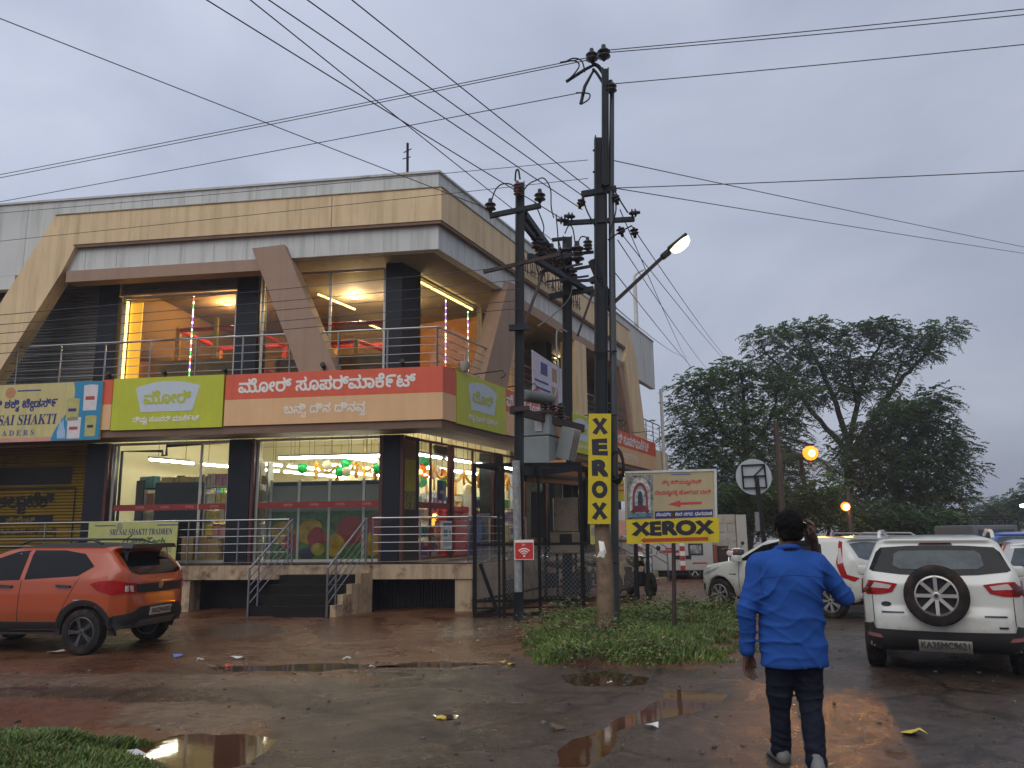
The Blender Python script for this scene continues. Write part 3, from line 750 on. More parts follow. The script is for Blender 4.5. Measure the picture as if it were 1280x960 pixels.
# rooms: upper hall and shop floor (walls, ceilings, floors)
IN = -9.5
mb = MB()
mb.prism([FP(8.95, -1.3), FP(8.95, IN), FP(9.1, IN), FP(9.1, -1.3)], (0, 0, 0.98), (0, 0, 4.54))
mb.prism([FP(9.1, IN), CP(IN, -2.7), CP(IN - .2, -2.7), FP(9.1, IN - .2)], (0, 0, 0.98), (0, 0, 4.54))
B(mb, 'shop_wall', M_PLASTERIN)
mb = MB(); mb.prism([FP(9, -0.95), CP(-0.95, -0.95), RP(19.5, -0.95), RP(19.5, -9.6), FP(9, -9.6)], (0, 0, 0.986), (0, 0, 0.995)); B(mb, 'shop_floor', M_FLOORIN)
M_ORWALL = mat('orange_play_wall', (0.34, 0.15, 0.045), rough=0.7, var=0.1)
M_OCHRE = mat('ochre_play_wall', (0.24, 0.17, 0.065), rough=0.7, var=0.08)
mb = MB(); fbox(mb, 8.4, 8.55, -1.3, -7, 4.925, 7.855); mb.prism([FP(8.4, -7.0), CP(-7.0, -1.96), CP(-7.2, -1.96), FP(8.4, -7.2)], (0, 0, 4.925), (0, 0, 7.855)); B(mb, 'upper_hall_wall', M_OCHRE)
mb = MB(); sbox(mb, 5.72, 5.8, -1.96, -4.5, 4.925, 7.855); B(mb, 'upper_hall_wall', M_ORWALL)
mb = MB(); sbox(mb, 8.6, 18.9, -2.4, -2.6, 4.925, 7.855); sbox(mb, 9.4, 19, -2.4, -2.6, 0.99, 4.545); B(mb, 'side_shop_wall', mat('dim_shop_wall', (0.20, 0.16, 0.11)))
# end of the building beyond the shops: lower cream extension
mb = MB(); sbox(mb, 17.9, 20.3, -0.1, -0.14, 3.97, 4.9); B(mb, 'extension_fascia', M_CREAM)
rq = P(509.5, 179, 18.6); ru = lambda dx, dz: V((rq.x + dx, 18.6, rq.z + dz))
mb = MB(); mb.tube([V((rq.x + .02, 18.6, 8.2)), rq], 0.032, 8); mb.tube([ru(-.10, -.25), ru(.10, -.15)], 0.012, 6); mb.tube([ru(-.12, -.42), ru(.08, -.36)], 0.012, 6)
B(mb, 'roof_rod', M_BLACK)
mb = MB(); p = RP(18.6, -0.8); 
mb.tube([p + UP * 8.2, p + UP * 12.35], [0.10, 0.085], 10); mb.tube([p + UP * 12.35, p + UP * 12.65, p + V((0.15, 0, 12.8)), p + V((0.45, 0, 12.95))], [0.085, 0.06, 0.05, 0.04], 8)
B(mb, 'roof_pipe', mat('pale_pipe', (0.55, 0.53, 0.50), dirt=(0.3, 0.27, 0.24)), True)
mb = MB(); p = RP(19.2, 0.0); mb.tube([p + UP * 3.9, p + UP * 7.6], 0.07, 10); B(mb, 'downpipe', mat('pale_pipe', (0.55, 0.53, 0.50)), True)
# spotlights along the top of the sign band, brackets
M_FIX = mat('fixture_black', (0.009, 0.009, 0.010), rough=0.45, spec=.3)
def spot(p, nrm):
    t = empty('sign_spotlight', p, 0); mb = MB(); p = V(p)
    mb.bar(p, p + UP * 0.08, 0.03); mb.tube([p + UP * 0.07, p + UP * 0.13 + nrm * 0.12], [0.045, 0.06], 10)
    o = B(mb, 'spotlight', M_FIX, True); bpy.data.objects.remove(t)
for s in (0.88, 2.67, 4.97, 6.43, 7.79): spot(FP(s, -0.05, 5.13), N1)
for s in (1.5, 3.4, 9.2, 11.0, 14.5):
    mb = MB(); a = RP(s, -0.02, 5.2); mb.tube([a, a + N2 * 0.75 + UP * 0.02, a + N2 * 0.82 - UP * 0.1, a + N2 * 0.7 - UP * 0.16], 0.014, 6)
    B(mb, 'lamp_bracket', M_FIX, True)
mb = MB(); a = RP(0.9, -0.1, 5.6); mb.tube([a, a + N2 * .16 - UP * 0.05, a + N2 * .16 - UP * 0.25], 0.012, 6)
mb.lathe([(0.0, -.19), (.06, -.17), (.10, -.1), (.11, 0), (.11, .05), (0.02, .07)], a + N2 * .16 - UP * 0.28, 12); B(mb, 'dome_camera', mat('camera_shell', (0.35, 0.33, 0.30)), True)

# ------------------------------------------------------------------ sign boards fixed along the balcony edge
M_RED = mat('red_vinyl', (0.70, 0.100, 0.042), rough=0.4, var=0.07, vs=1.5, streak=(0.60, 0.082, 0.036), bump=.12, bs=1.6)
M_PEACH = mat('peach_vinyl', (0.74, 0.455, 0.225), rough=0.4, var=0.07, vs=1.5, streak=(0.67, 0.405, 0.195), bump=.12, bs=1.6)
M_LIME = mat('lime_vinyl', (0.50, 0.54, 0.020), rough=0.4, var=0.08, vs=1.5, streak=(0.43, 0.465, 0.02), bump=.12, bs=1.6)
M_PALE = mat('pale_blue_vinyl', (0.52, 0.60, 0.66), rough=0.4, var=0.04)
M_WLET = mat('white_letter', (0.78, 0.76, 0.70), rough=0.4, var=0.03)
M_LIMEL = mat('lime_letter', (0.45, 0.50, 0.02), rough=0.4, var=0.03)
def sign_obj(name, label, cat, base, group=None): return empty(name, base, 0, label, cat, group)
def band_sign(P_, xd, s0, s1, label, texts=True, wrap=None):
    """red over peach board; s0..s1 along the facade"""
    t = sign_obj('shop_sign', label, 'shop sign', P_((s0 + s1) / 2, 0.02, 3.97))
    for nm, z0, z1, m in (('red_panel', 4.552, 5.12, M_RED), ('peach_panel', 3.97, 4.55, M_PEACH)):
        mb = MB()
        if wrap: mb.prism([FP(wrap[0], 0.02), CP(0.02, 0.02), RP(wrap[1], 0.02), RP(wrap[1], -0.14), CP(-0.14, -0.14), FP(wrap[0], -0.14)], (0, 0, z0), (0, 0, z1))
        else: mb.prism([P_(s0, 0.02), P_(s1, 0.02), P_(s1, -0.14), P_(s0, -0.14)], (0, 0, z0), (0, 0, z1))
        mb.build(nm, m, t, world=True)
    return t
M_SIGNEDGE = mat('sign_edge', (0.10, 0.10, 0.09))
t = band_sign(FP, -D1, 0, 4.94, 'long red and peach supermarket board with white lettering wrapped round the corner', wrap=(4.93, 0.58))
letter(t, "ಮೋರ್ ಸೂಪರ್‌ಮಾಕೆ೯ಟ್", FP(2.6, 0.02, 4.855), -D1, UP, 4.05, 0.43, M_WLET, 0.006, bold=0.03)
letter(t, "ಬನಿ{ನ} ದಿನ ದಿನವ{ೂ}", FP(2.61, 0.02, 4.26), -D1, UP, 1.85, 0.36, mat('grey_letter', (0.80, 0.77, 0.70)), 0.006, bold=0.02)
def logo_sign(P_, xd, nd, s0, s1, label, sgn):
    t = sign_obj('logo_sign', label, 'shop sign', P_((s0 + s1) / 2, 0.03, 3.95))
    mb = MB(); mb.prism([P_(s0, 0.03), P_(s1, 0.03), P_(s1, -0.14), P_(s0, -0.14)], (0, 0, 3.95), (0, 0, 5.13)); mb.build('lime_panel', M_LIME, t, world=True)
    c = P_((s0 + s1) / 2, 0.03); W_ = abs(s1 - s0)
    poly = []
    hw, zb, zt = W_ * 0.27, 4.34, 5.03
    for k in range(9):
        a = -1 + k / 4.0; poly.append((a * hw * (1.08), zt - 0.13 * a * a))
    poly += [(hw * 0.86, zb), (-hw * 0.86, zb)]
    mb = MB(); mb.prism([c + xd * a + UP * z for a, z in poly], nd * 0.001, nd * 0.006); mb.build('logo_panel', M_PALE, t, world=True)
    letter(t, "ಮೋರ್", c + UP * 4.67, xd, UP, W_ * 0.43, 0.42, M_LIMEL, 0.012, bold=0.03)
    letter(t, "ನಿಮ{ಮ} ಸೂಪರ್ ಮಾಕೆ೯ಟ್", c + UP * 4.155, xd, UP, W_ * 0.6, 0.25, M_WLET, 0.006, bold=0.03)
    return t
logo_sign(FP, -D1, N1, 4.97, 7.64, 'lime green board with pale blue logo panel beside the blue traders banner', 1)
logo_sign(RP, D2, N2, 0.61, 3.16, 'lime green logo board on the side wall just past the building corner', 1)
logo_sign(RP, D2, N2, 7.6, 9.9, 'lime green logo board half hidden behind the tall yellow sign', 1)
t = band_sign(FP, -D1, 7.66, 7.93, 'narrow red and peach strip of board between lime sign and blue banner')
t = band_sign(RP, D2, 3.19, 7.55, 'red and peach side board behind the transformer')
letter(t, "ಮೋರ್ ಸೂಪರ್‌ಮಾಕೆ೯ಟ್", RP(5.2, 0.02, 4.855), D2, UP, 4.0, 0.4, M_WLET, 0.006, bold=0.03)
t = band_sign(RP, D2, 9.95, 17.8, 'red and peach side board farthest along the street')
letter(t, "ಮೋರ್ ಸೂಪರ್‌ಮಾಕೆ೯ಟ್", RP(14.1, 0.02, 4.855), D2, UP, 5.4, 0.42, M_WLET, 0.006, bold=0.03)
letter(t, "ಬನಿ{ನ} ದಿನ ದಿನವ{ೂ}", RP(14.1, 0.02, 4.24), D2, UP, 2.6, 0.32, M_WLET, 0.006, bold=0.02)
# blue and yellow traders banner over the shutter shop
M_BYEL = mat('pale_yellow_vinyl', (0.56, 0.49, 0.20), rough=0.4, var=0.07, vs=1.5, streak=(0.42, 0.37, 0.16), bump=.15, bs=1.6)
M_BBLUE = mat('sky_blue_vinyl', (0.012, 0.235, 0.42), rough=0.4, var=0.08)
M_PINK = mat('pink_vinyl', (0.58, 0.29, 0.22), rough=0.4)
M_DBLUE = mat('dark_blue_letter', (0.015, 0.025, 0.16), rough=0.4)
FP0 = FP
def FPB(s, o, z=0.0): return FP0(s - 1.42, o, z)
t = sign_obj('shop_banner', 'yellow and sky blue traders banner with cement bags printed on it', 'shop sign', FPB(11.5, 0.06, 3.75))
xd = -D1
def fpoly(t, nm, pts, o0, o1, m, F_=None):
    mb = MB(); mb.prism([(F_ or FP)(s, 0, z) for s, z in pts], N1 * o0, N1 * o1); return mb.build(nm, m, t, world=True)
def fpolb(t, nm, pts, o0, o1, m): return fpoly(t, nm, pts, o0, o1, m, FPB)
fpolb(t, 'banner_panel', [(9.30, 3.75), (9.30, 5.09), (16, 5.09), (16, 3.75)], 0.0, 0.06, M_BYEL)
fpolb(t, 'pink_strip', [(10.2, 3.752), (10.2, 3.85), (15.9, 3.85), (15.9, 3.752)], 0.0605, 0.064, M_PINK)
wave = [(10.24 + 0.26 * math.cos(k / 14 * math.pi * 1.15 + 0.2) , 3.755 + 1.33 * k / 14) for k in range(15)]
fpolb(t, 'blue_field', [(9.302, 3.755)] + wave + [(9.302, 5.085)], 0.0605, 0.066, M_BBLUE)
M_BAGW = mat('bag_white', (0.62, 0.60, 0.60)); M_BAGY = mat('bag_yellow', (0.45, 0.42, 0.14)); M_BAGR = mat('bag_red', (0.4, 0.05, 0.04))
for s0, z0, w_, h_, m in ((9.42, 4.42, .34, .58, M_BAGW), (9.85, 4.2, .32, .5, M_BAGY), (9.40, 3.83, .27, .46, M_BAGY), (9.78, 3.79, .33, .48, M_BAGW)):
    b = fpolb(t, 'printed_bag', [(s0, z0), (s0 - .01, z0 + h_), (s0 + w_ * .5, z0 + h_ + .02), (s0 + w_, z0 + h_), (s0 + w_ - .015, z0)], 0.0665, 0.07, m)
    fpolb(b, 'bag_mark', [(s0 + .06, z0 + h_ * .42), (s0 + .06, z0 + h_ * .56), (s0 + w_ - .06, z0 + h_ * .56), (s0 + w_ - .06, z0 + h_ * .42)], 0.0705, 0.072, M_BAGR if m is M_BAGW else M_DBLUE)
fpolb(t, 'printed_tower', [(10.13, 3.8), (10.14, 3.95), (10.19, 4.1), (10.21, 4.26), (10.25, 4.14), (10.28, 4.28), (10.31, 4.1), (10.35, 3.95), (10.33, 3.8)], 0.0665, 0.07, mat('ice_blue', (0.35, 0.5, 0.68)))
letter(t, "ಸಾಯಿ ಶಕಿ{ತ} ಟೇ{ರ}ಡಸ್೯", FPB(11.45, 0.06, 4.6), xd, UP, 2.3, 0.30, M_DBLUE, 0.005, bold=0.03)
letter(t, "𝐒𝐑𝐈 𝐒𝐀𝐈 𝐒𝐇𝐀𝐊𝐓𝐈", FPB(11.38, 0.06, 4.26), xd, UP, (2.0,), 0.24, M_DBLUE, 0.005, shear=0.15)
letter(t, "𝐓 𝐑 𝐀 𝐃 𝐄 𝐑 𝐒", FPB(11.5, 0.06, 3.96), xd, UP, 1.65, 0.13, mat('steel_blue_letter', (0.06, 0.10, 0.30)), 0.005)
fpolb(t, 'crest', [(11.62 + .13 * math.cos(a), 4.90 + .13 * math.sin(a)) for a in np.linspace(0, 6.28, 13)[:-1]], 0.0605, 0.064, mat('crest_ochre', (0.45, 0.22, 0.10)))
for s in (10.85, 12.4): fpolb(t, 'fine_print', [(s, 4.92), (s, 4.95), (s + .6, 4.95), (s + .6, 4.92)], 0.0605, 0.063, M_DBLUE)
# white event poster hung on the side balcony, behind the transformer
t = sign_obj('event_poster', 'white printed poster hung on the side balcony railing above the transformer', 'poster', RP(6.4, -0.15, 5.3))
mb = MB(); mb.prism([RP(5.25, -0.14, 5.22), RP(7.5, -0.14, 5.12), RP(7.5, -0.14, 6.4), RP(5.25, -0.14, 6.55)], N2 * 0, N2 * 0.02); mb.build('poster_sheet', mat('poster_white', (0.52, 0.50, 0.60)), t, world=True)
for a, z, w_, h_, m in ((6.1, 6.15, .5, .35, M_DBLUE), (6.9, 6.1, .4, .4, M_TAUPE), (5.9, 5.75, 1.0, .06, M_DBLUE), (6.0, 5.55, 1.1, .06, M_DBLUE), (6.9, 5.5, .5, .5, M_TAUPE), (5.6, 5.4, .3, .2, M_RED)):
    mb = MB(); mb.prism([RP(a - w_ / 2, 0, z - h_ / 2), RP(a + w_ / 2, 0, z - h_ / 2), RP(a + w_ / 2, 0, z + h_ / 2), RP(a - w_ / 2, 0, z + h_ / 2)], N2 * -0.119, N2 * -0.115); mb.build('printed_block', m, t, world=True)
# small traders banner tied to the platform railing, behind the orange car
t = sign_obj('railing_banner', 'pale green traders banner tied to the platform railing behind the orange hatchback', 'banner', FP(7.1, -0.1, 1.0))
M_BGRN = mat('pale_green_vinyl', (0.42, 0.44, 0.15), rough=0.5, var=0.08)
fpoly(t, 'banner_sheet', [(5.98, 0.98), (5.96, 1.90), (8.1, 1.93), (8.1, 0.98)], -0.16, -0.145, M_BGRN)
letter(t, "𝐒𝐑𝐈 𝐒𝐀𝐈 𝐒𝐇𝐀𝐊𝐓𝐈 𝐓𝐑𝐀𝐃𝐑𝐄𝐍", FP(6.83, -0.145, 1.70), xd, UP, (1.5,), 0.13, M_DBLUE, 0.004, shear=0.1)
letter(t, "UltraTech", FP(6.7, -0.145, 1.49), xd, UP, 0.95, 0.17, mat('dark_green_letter', (0.02, 0.10, 0.03)), 0.004, bold=0.03, shear=0.2)
letter(t, "CEMENT", FP(6.7, -0.145, 1.29), xd, UP, 0.8, 0.13, mat('dark_green_letter', (0.02, 0.10, 0.03)), 0.004, bold=0.03)
fpoly(t, 'crest', [(7.35 + .07 * math.cos(a), 1.82 + .08 * math.sin(a)) for a in np.linspace(0, 6.28, 13)[:-1]], -0.1445, -0.141, mat('crest_grey', (0.25, 0.25, 0.2)))
for a, z in ((6.18, 1.33), (6.18, 1.12)): fpoly(t, 'printed_block', [(a - .1, z - .08), (a - .1, z + .08), (a + .1, z + .08), (a + .1, z - .08)], -0.1445, -0.141, mat('olive_print', (0.28, 0.30, 0.10)))
for a in (7.7, 6.2): fpoly(t, 'fine_print', [(a - .25, 1.83), (a - .25, 1.85), (a + .25, 1.85), (a + .25, 1.83)], -0.1445, -0.142, M_DBLUE)
# ------------------------------------------------------------------ inside the shop and the upper hall
def fs(x, y, o):                                           # photograph pixel -> (s, z) on a plane parallel to the front
    d = ray(x, y); p0 = K0 + N1 * o; n = np.array(N1); t = np.dot(n, np.array(p0) - CAMP) / np.dot(n, d); q = CAMP + d * t
    return float(np.dot(q - np.array(K0), np.array(D1))), float(q[2])
def rs(x, y, o):
    d = ray(x, y); p0 = K0 + N2 * o; n = np.array(N2); t = np.dot(n, np.array(p0) - CAMP) / np.dot(n, d); q = CAMP + d * t
    return float(np.dot(q - np.array(K0), np.array(D2))), float(q[2])
M_TUBE = emit('tube_light_glow', (1.0, 0.93, 0.74), 44.0)
M_TFIT = mat('light_fitting_white', (0.7, 0.7, 0.68))
def tube_light(a, b, label, group):
    a, b = V(a), V(b); c = (a + b) / 2
    t = empty('tube_light', c, 0, label, 'tube light', group)
    mb = MB(); mb.bar(a + UP * 0.055, b + UP * 0.055, 0.07, 0.05); mb.build('fitting', M_TFIT, t, world=True)
    mb = MB(); mb.tube([a.lerp(b, .02), a.lerp(b, .98)], 0.026, 8); mb.build('tube', M_TUBE, t, world=True)
    mb = MB()
    for k in (0.2, 0.8): q = a.lerp(b, k); mb.tube([q + UP * 0.08, V((q.x, q.y, 4.54))], 0.006, 5)
    mb.build('hanger', M_FIX, t, world=True)
tube_light(FP(4.55, -1.95, 3.42), FP(1.75, -1.95, 3.42), 'long tube light just behind the right front shop window', None)
for s0, n_, o0 in ((7.75, 5, -1.7), (5.9, 5, -3.0), (4.2, 4, -4.2), (2.6, 4, -3.4)):
    for k in range(n_):
        a = FP(s0, o0, 3.45) + D2 * (1.65 * k); tube_light(a, a + D2 * 1.45, 'white tube light hung in rows under the shop ceiling', 'tube lights in rows in the shop')
for k in range(8):
    for o in (-1.68, -3.6):
        a = RP(1.5, o, 3.45) + D2 * (1.7 * k)
        if 1.5 + 1.7 * k < 9: tube_light(a, a + D2 * 1.45, 'white tube light seen through the side window of the shop', 'tube lights along the side of the shop')

PK = [mat('pack_%s' % n, c, rough=0.35, var=0.3, vs=9) for n, c in (('red', (0.45, 0.04, 0.03)), ('yellow', (0.6, 0.42, 0.05)), ('white', (0.7, 0.68, 0.62)), ('orange', (0.6, 0.2, 0.03)), ('green', (0.08, 0.28, 0.06)), ('blue', (0.04, 0.09, 0.38)), ('pink', (0.55, 0.22, 0.25)), ('cream', (0.62, 0.52, 0.32)), ('purple', (0.16, 0.06, 0.22)), ('teal', (0.03, 0.22, 0.26)))]
GOODS = MB()
def goods_row(a, b, z, hmin, hmax, depth, pal=range(10), fill=0.95):
    a, b = V(a), V(b); L = (b - a).length; d = (b - a) / L; n = d.cross(UP); x = 0.02
    while x < L - 0.08:
        w_ = rnd.uniform(0.07, 0.17); h = rnd.uniform(hmin, hmax)
        if rnd.random() < fill:
            m = rnd.choice(list(pal)); run = rnd.randint(1, 3)
            for q in range(run):
                if x + w_ > L: break
                GOODS.box(a + d * (x + w_ / 2) + UP * (z + h / 2 + 0.003) + n * rnd.uniform(-.02, .02), (w_ * .9, depth * .8, h), Matrix((d, n, UP)).transposed(), m)
                x += w_
        else: x += w_
M_SHELF = mat('shelf_grey', (0.45, 0.44, 0.42), rough=0.4)
def shelf_rack(a, b, label, zs=(0.15, 0.55, 0.95, 1.35, 1.75), depth=0.4, top=2.0, pal=range(10), board=M_SHELF):
    a, b = V(a), V(b); d = (b - a).normalized(); n = d.cross(UP)
    t = empty('shelf_rack', (a + b) / 2 + UP * 0.995, 0, label, 'shelf')
    for e in (a, b):
        mb = MB(); mb.bar(e + UP * 0.995, e + UP * (0.995 + top), 0.04, depth, up=tuple(n)); mb.build('upright', board, t, world=True)
    for z in zs:
        mb = MB(); mb.box((a + b) / 2 + UP * (0.995 + z), ((b - a).length - 0.045, depth, 0.03), Matrix((d, n, UP)).transposed()); mb.build('shelf', board, t, world=True)
        goods_row(a, b, 0.995 + z + 0.015, 0.16, 0.30, depth, pal)
    return t
# left bay: black cooler backs, a bright shelf, wall of stock at the side
def cooler(s0, s1, z1, label, m, poster=None, o=-1.5, group=None):
    t = empty('display_cooler', FP((s0 + s1) / 2, o - .3, 0.996), 0, label, 'cooler', group)
    mb = MB(); fbox(mb, s0, s1, o, o - 0.65, 1.0, z1); mb.build('cabinet', m, t, world=True)
    mb = MB(); fbox(mb, s0 + .02, s1 - .02, o + 0.012, o + 0.001, z1 - 0.10, z1 - 0.02); mb.build('back_trim', M_FIX, t, world=True)
    return t
M_CBLACK = mat('cooler_black', (0.010, 0.012, 0.011), rough=0.5, spec=.2)
M_CGREY = mat('cooler_grey', (0.17, 0.18, 0.145), rough=0.5, var=0.15, vs=1.5)
sa, sb = fs(195, 600, -1.5)[0], fs(252, 600, -1.5)[0]
cooler(sb, sa, 2.86, 'tall black cooler back in the left shop window', M_CBLACK)
goods_row(FP(sa, -1.8), FP(sb, -1.8), 2.862, 0.12, 0.22, 0.3, (1, 3, 7, 2))
shelf_rack(FP(sb - 0.10, -1.7), FP(5.5, -1.7), 'bright shelf of packets beside the black cooler back', pal=(2, 7, 6, 1, 3, 0))
shelf_rack(FP(8.55, -3.4), FP(8.55, -8.5), 'long side shelf of stock along the far left shop wall', depth=0.45)
shelf_rack(FP(7.95, -1.75), FP(7.62, -2.3), 'narrow dark rack of packets near the black pipe', depth=0.35, board=M_CBLACK, top=1.95)
mb = MB()
pp = [FP(8.2, -1.3, 1.0), FP(8.2, -1.3, 3.62), FP(7.15, -1.3, 3.60), FP(7.15, -1.3, 3.50), FP(7.05, -1.3, 3.50), FP(7.05, -1.3, 3.72), FP(5.5, -1.3, 3.78)]
mb.tube(pp, 0.035, 8); tag(mb.build('drain_pipe', M_FIX, smooth=True), 'black pipe bent round inside the left shop window', 'pipe')
for q, (s, w_, h_) in enumerate(((6.35, .3, .55), (6.0, .26, .6), (5.72, .28, .52))):
    mb = MB(); mb.rbox(FP(s, -1.38, 1.0 + h_ / 2), (w_, .25, h_), 0.01, Matrix((D1, N1, UP)).transposed())
    tag(mb.build('carton', mat('carton_brown', (0.36, 0.22, 0.10), dirt=(0.5, 0.4, 0.3))), ('brown carton nearest the black cooler back on the shop floor', 'brown carton in the middle of three under the bright shelf', 'brown carton next to the front column under the bright shelf')[q], 'carton')
# right bay: row of cooler backs with a fruit poster across their lower half
edges = [fs(x, 640, -1.5)[0] for x in (339, 374, 412, 455, 479)]
M_LEAFP = mat('poster_leaf_green', (0.036, 0.095, 0.018), var=0.8, vs=6, rough=0.4)
M_APPLE = mat('poster_apple_red', (0.22, 0.018, 0.013), var=0.4, vs=5, rough=0.4)
M_MANGO = mat('poster_mango_yellow', (0.28, 0.17, 0.012), var=0.5, vs=4, rough=0.4)
M_BERRY = mat('poster_berry_dark', (0.03, 0.03, 0.06), var=0.6, vs=14, rough=0.4)
M_PEAR = mat('poster_pear', (0.26, 0.22, 0.03), var=0.4, vs=5, rough=0.4)
pos = ['first', 'second', 'third', 'last']
for k in range(4):
    s1, s0 = edges[k] - 0.02, edges[k + 1] + 0.05
    t = cooler(s0, s1, 2.82, '%s grey cooler back from the left with fruit printed on its lower half' % pos[k], M_CGREY)
    fpoly(t, 'fruit_poster', [(s0, 1.02), (s1, 1.02), (s1, 2.12), (s0, 2.12)], -1.499, -1.494, M_LEAFP)
    w_ = s1 - s0
    def fruit(nm, cs, cz, rs_, rz, m, o, tilt=0.0):
        pts = []
        for a in np.linspace(0, 2 * math.pi, 25)[:-1]:
            u, v = rs_ * math.cos(a), rz * math.sin(a) * (1 - 0.12 * math.cos(2 * a))
            u, v = u * math.cos(tilt) - v * math.sin(tilt), u * math.sin(tilt) + v * math.cos(tilt)
            pts.append((min(max(cs + u, s0), s1), min(max(cz + v, 1.02), 2.12)))
        fpoly(t, nm, pts, o, o + 0.002, m)
    if k == 0: fruit('printed_mango', s0 + w_ * .5, 1.62, .32, .25, M_MANGO, -1.493, .5); fruit('printed_apple', s0 + w_ * .2, 1.42, .2, .2, M_APPLE, -1.49)
    if k == 1: fruit('printed_mango', s0 + w_ * .62, 1.66, .32, .25, M_MANGO, -1.493, -.6); fruit('printed_apple', s0 + w_ * .35, 1.52, .24, .22, M_APPLE, -1.49); fruit('printed_berry', s0 + w_ * .7, 1.17, .2, .12, M_BERRY, -1.487); fruit('printed_pear', s0 + w_ * .3, 1.26, .17, .13, M_PEAR, -1.484)
    if k == 2: fruit('printed_apple', s0 + w_ * .35, 1.68, .34, .32, M_APPLE, -1.493, .7); fruit('printed_mango', s0 + w_ * .82, 1.34, .24, .24, M_MANGO, -1.49)
    if k == 3: fruit('printed_apple', s0 + w_ * .45, 1.75, .22, .26, M_APPLE, -1.493); fruit('printed_mango', s0 + w_ * .5, 1.36, .26, .24, M_MANGO, -1.49)
    mb = MB(); fbox(mb, s1, s1 + 0.06, -1.48, -1.56, 1.0, 2.86); mb.build('cooler_frame', M_ALU, t, world=True)
se = fs(331, 640, -1.6)[0]
shelf_rack(FP(se + 0.12, -1.62), FP(edges[0] + 0.12, -1.62), 'thin lit rack of packets at the left end of the grey coolers', depth=0.3, pal=(2, 3, 1, 7), top=2.3, zs=(0.2, 0.6, 1.0, 1.4, 1.8))
mb = MB(); fbox(mb, se + 0.14, 4.66, -1.32, -1.40, 0.99, 3.79); B(mb, 'inner_panel', M_PLASTERIN)
# red offer strips stuck on the glass
for (P_, s0, s1, o, dd) in ((FP, 5.36, 8.2, -1.128, -D1), (FP, 1.70, 4.6, -1.128, -D1)):
    mb = MB(); mb.prism([P_(s0, o), P_(s1, o), P_(s1, o + .004), P_(s0, o + .004)], (0, 0, 2.19), (0, 0, 2.33))
    q = B(mb, 'window_strip', mat('red_strip', (0.26, 0.022, 0.018), rough=0.4))
    k = s0 + 0.3
    while k < s1 - 0.3:
        letter(q, "OFFER", FP(k, o + .004, 2.262), dd, UP, 0.22, 0.06, M_PINK, 0.003, 'strip_lettering'); k += 0.62
mb = MB(); mb.prism([RP(1.4, -1.478), RP(3.0, -1.478), RP(3.0, -1.474), RP(1.4, -1.474)], (0, 0, 2.17), (0, 0, 2.31)); B(mb, 'window_strip', mat('red_strip', (0.26, 0.022, 0.018)))
# deeper aisles
for k, (s, o) in enumerate(((6.6, -4.6), (4.6, -5.2), (2.4, -5.6), (0.6, -6.0))):
    a = FP(s, o); shelf_rack(a, a + D2 * 3.2, ['first', 'second', 'third', 'fourth'][k] + ' long aisle shelf deep in the shop counted from the left', zs=(0.1, 0.5, 0.9, 1.3), top=1.7)
for k, (s, o) in enumerate(((2.6, -2.6), (4.6, -3.0), (6.4, -3.4))):
    a = RP(s, o); shelf_rack(a, a + D2 * 1.6, ['nearest', 'middle', 'farthest'][k] + ' shelf of packets behind the side shop window', zs=(0.1, 0.5, 0.9, 1.3), top=1.7)
# stock stacked inside the side window
def stack(px0, px1, y0, y1, o, m, name, label, cat, rows=4, cols=3):
    s0, z1 = rs(px0, y0, o); s1, _ = rs(px1, y1, o); z0 = 1.0; o = o - .12; z1 = max(z1, z0 + .2)
    t = empty(name, RP((s0 + s1) / 2, o - .2, z0), 0, label, cat)
    for i in range(rows):
        mb = MB()
        for j in range(cols):
            a = s0 + (s1 - s0) * j / cols; b = s0 + (s1 - s0) * (j + 1) / cols - 0.01
            mb.rbox((RP((a + b) / 2, o - .2, z0 + (z1 - z0) * (i + .5) / rows)), (b - a, 0.38, (z1 - z0) / rows - 0.015), 0.02, Matrix((D2, N2 * -1, UP)).transposed())
        mb.build('layer', m, t, world=True)
stack(569, 592, 632, 690, -1.75, mat('crate_red', (0.62, 0.018, 0.020), rough=0.4), 'crate_stack', 'tall stack of bright red crates behind the side window', 'crates', 7, 1)
stack(594, 611, 650, 690, -1.75, mat('crate_blue', (0.03, 0.10, 0.55), rough=0.4), 'crate_stack', 'stack of blue crates right of the red crates', 'crates', 5, 1)
stack(527, 541, 682, 700, -1.72, mat('pack_purple', (0.16, 0.06, 0.22)), 'carton_stack', 'low stack of purple cartons beside the corner column', 'cartons', 2, 1)
stack(614, 640, 655, 690, -1.9, mat('bottle_yellow', (0.7, 0.48, 0.03), rough=0.3), 'bottle_stack', 'rows of yellow bottles right of the blue crates', 'bottles', 3, 4)
def poster(P_, N_, xd, s0, s1, z0, z1, o, m, name, label, marks=()):
    t = empty(name, P_((s0 + s1) / 2, o, z0), 0, label, 'poster')
    mb = MB(); mb.prism([P_(s0, o), P_(s1, o), P_(s1, o + .01), P_(s0, o + .01)], (0, 0, z0), (0, 0, z1)); mb.build('sheet', m, t, world=True)
    for (u0, u1, v0, v1, mm) in marks:
        a, b = s0 + (s1 - s0) * u0, s0 + (s1 - s0) * u1; c, d = z0 + (z1 - z0) * v0, z0 + (z1 - z0) * v1
        mb = MB(); mb.prism([P_(a, o + .0105), P_(b, o + .0105), P_(b, o + .013), P_(a, o + .013)], (0, 0, c), (0, 0, d)); mb.build('printed_block', mm, t, world=True)
    return t
s0, z1 = rs(551, 651, -1.44); s1, z0 = rs(567, 686, -1.44)
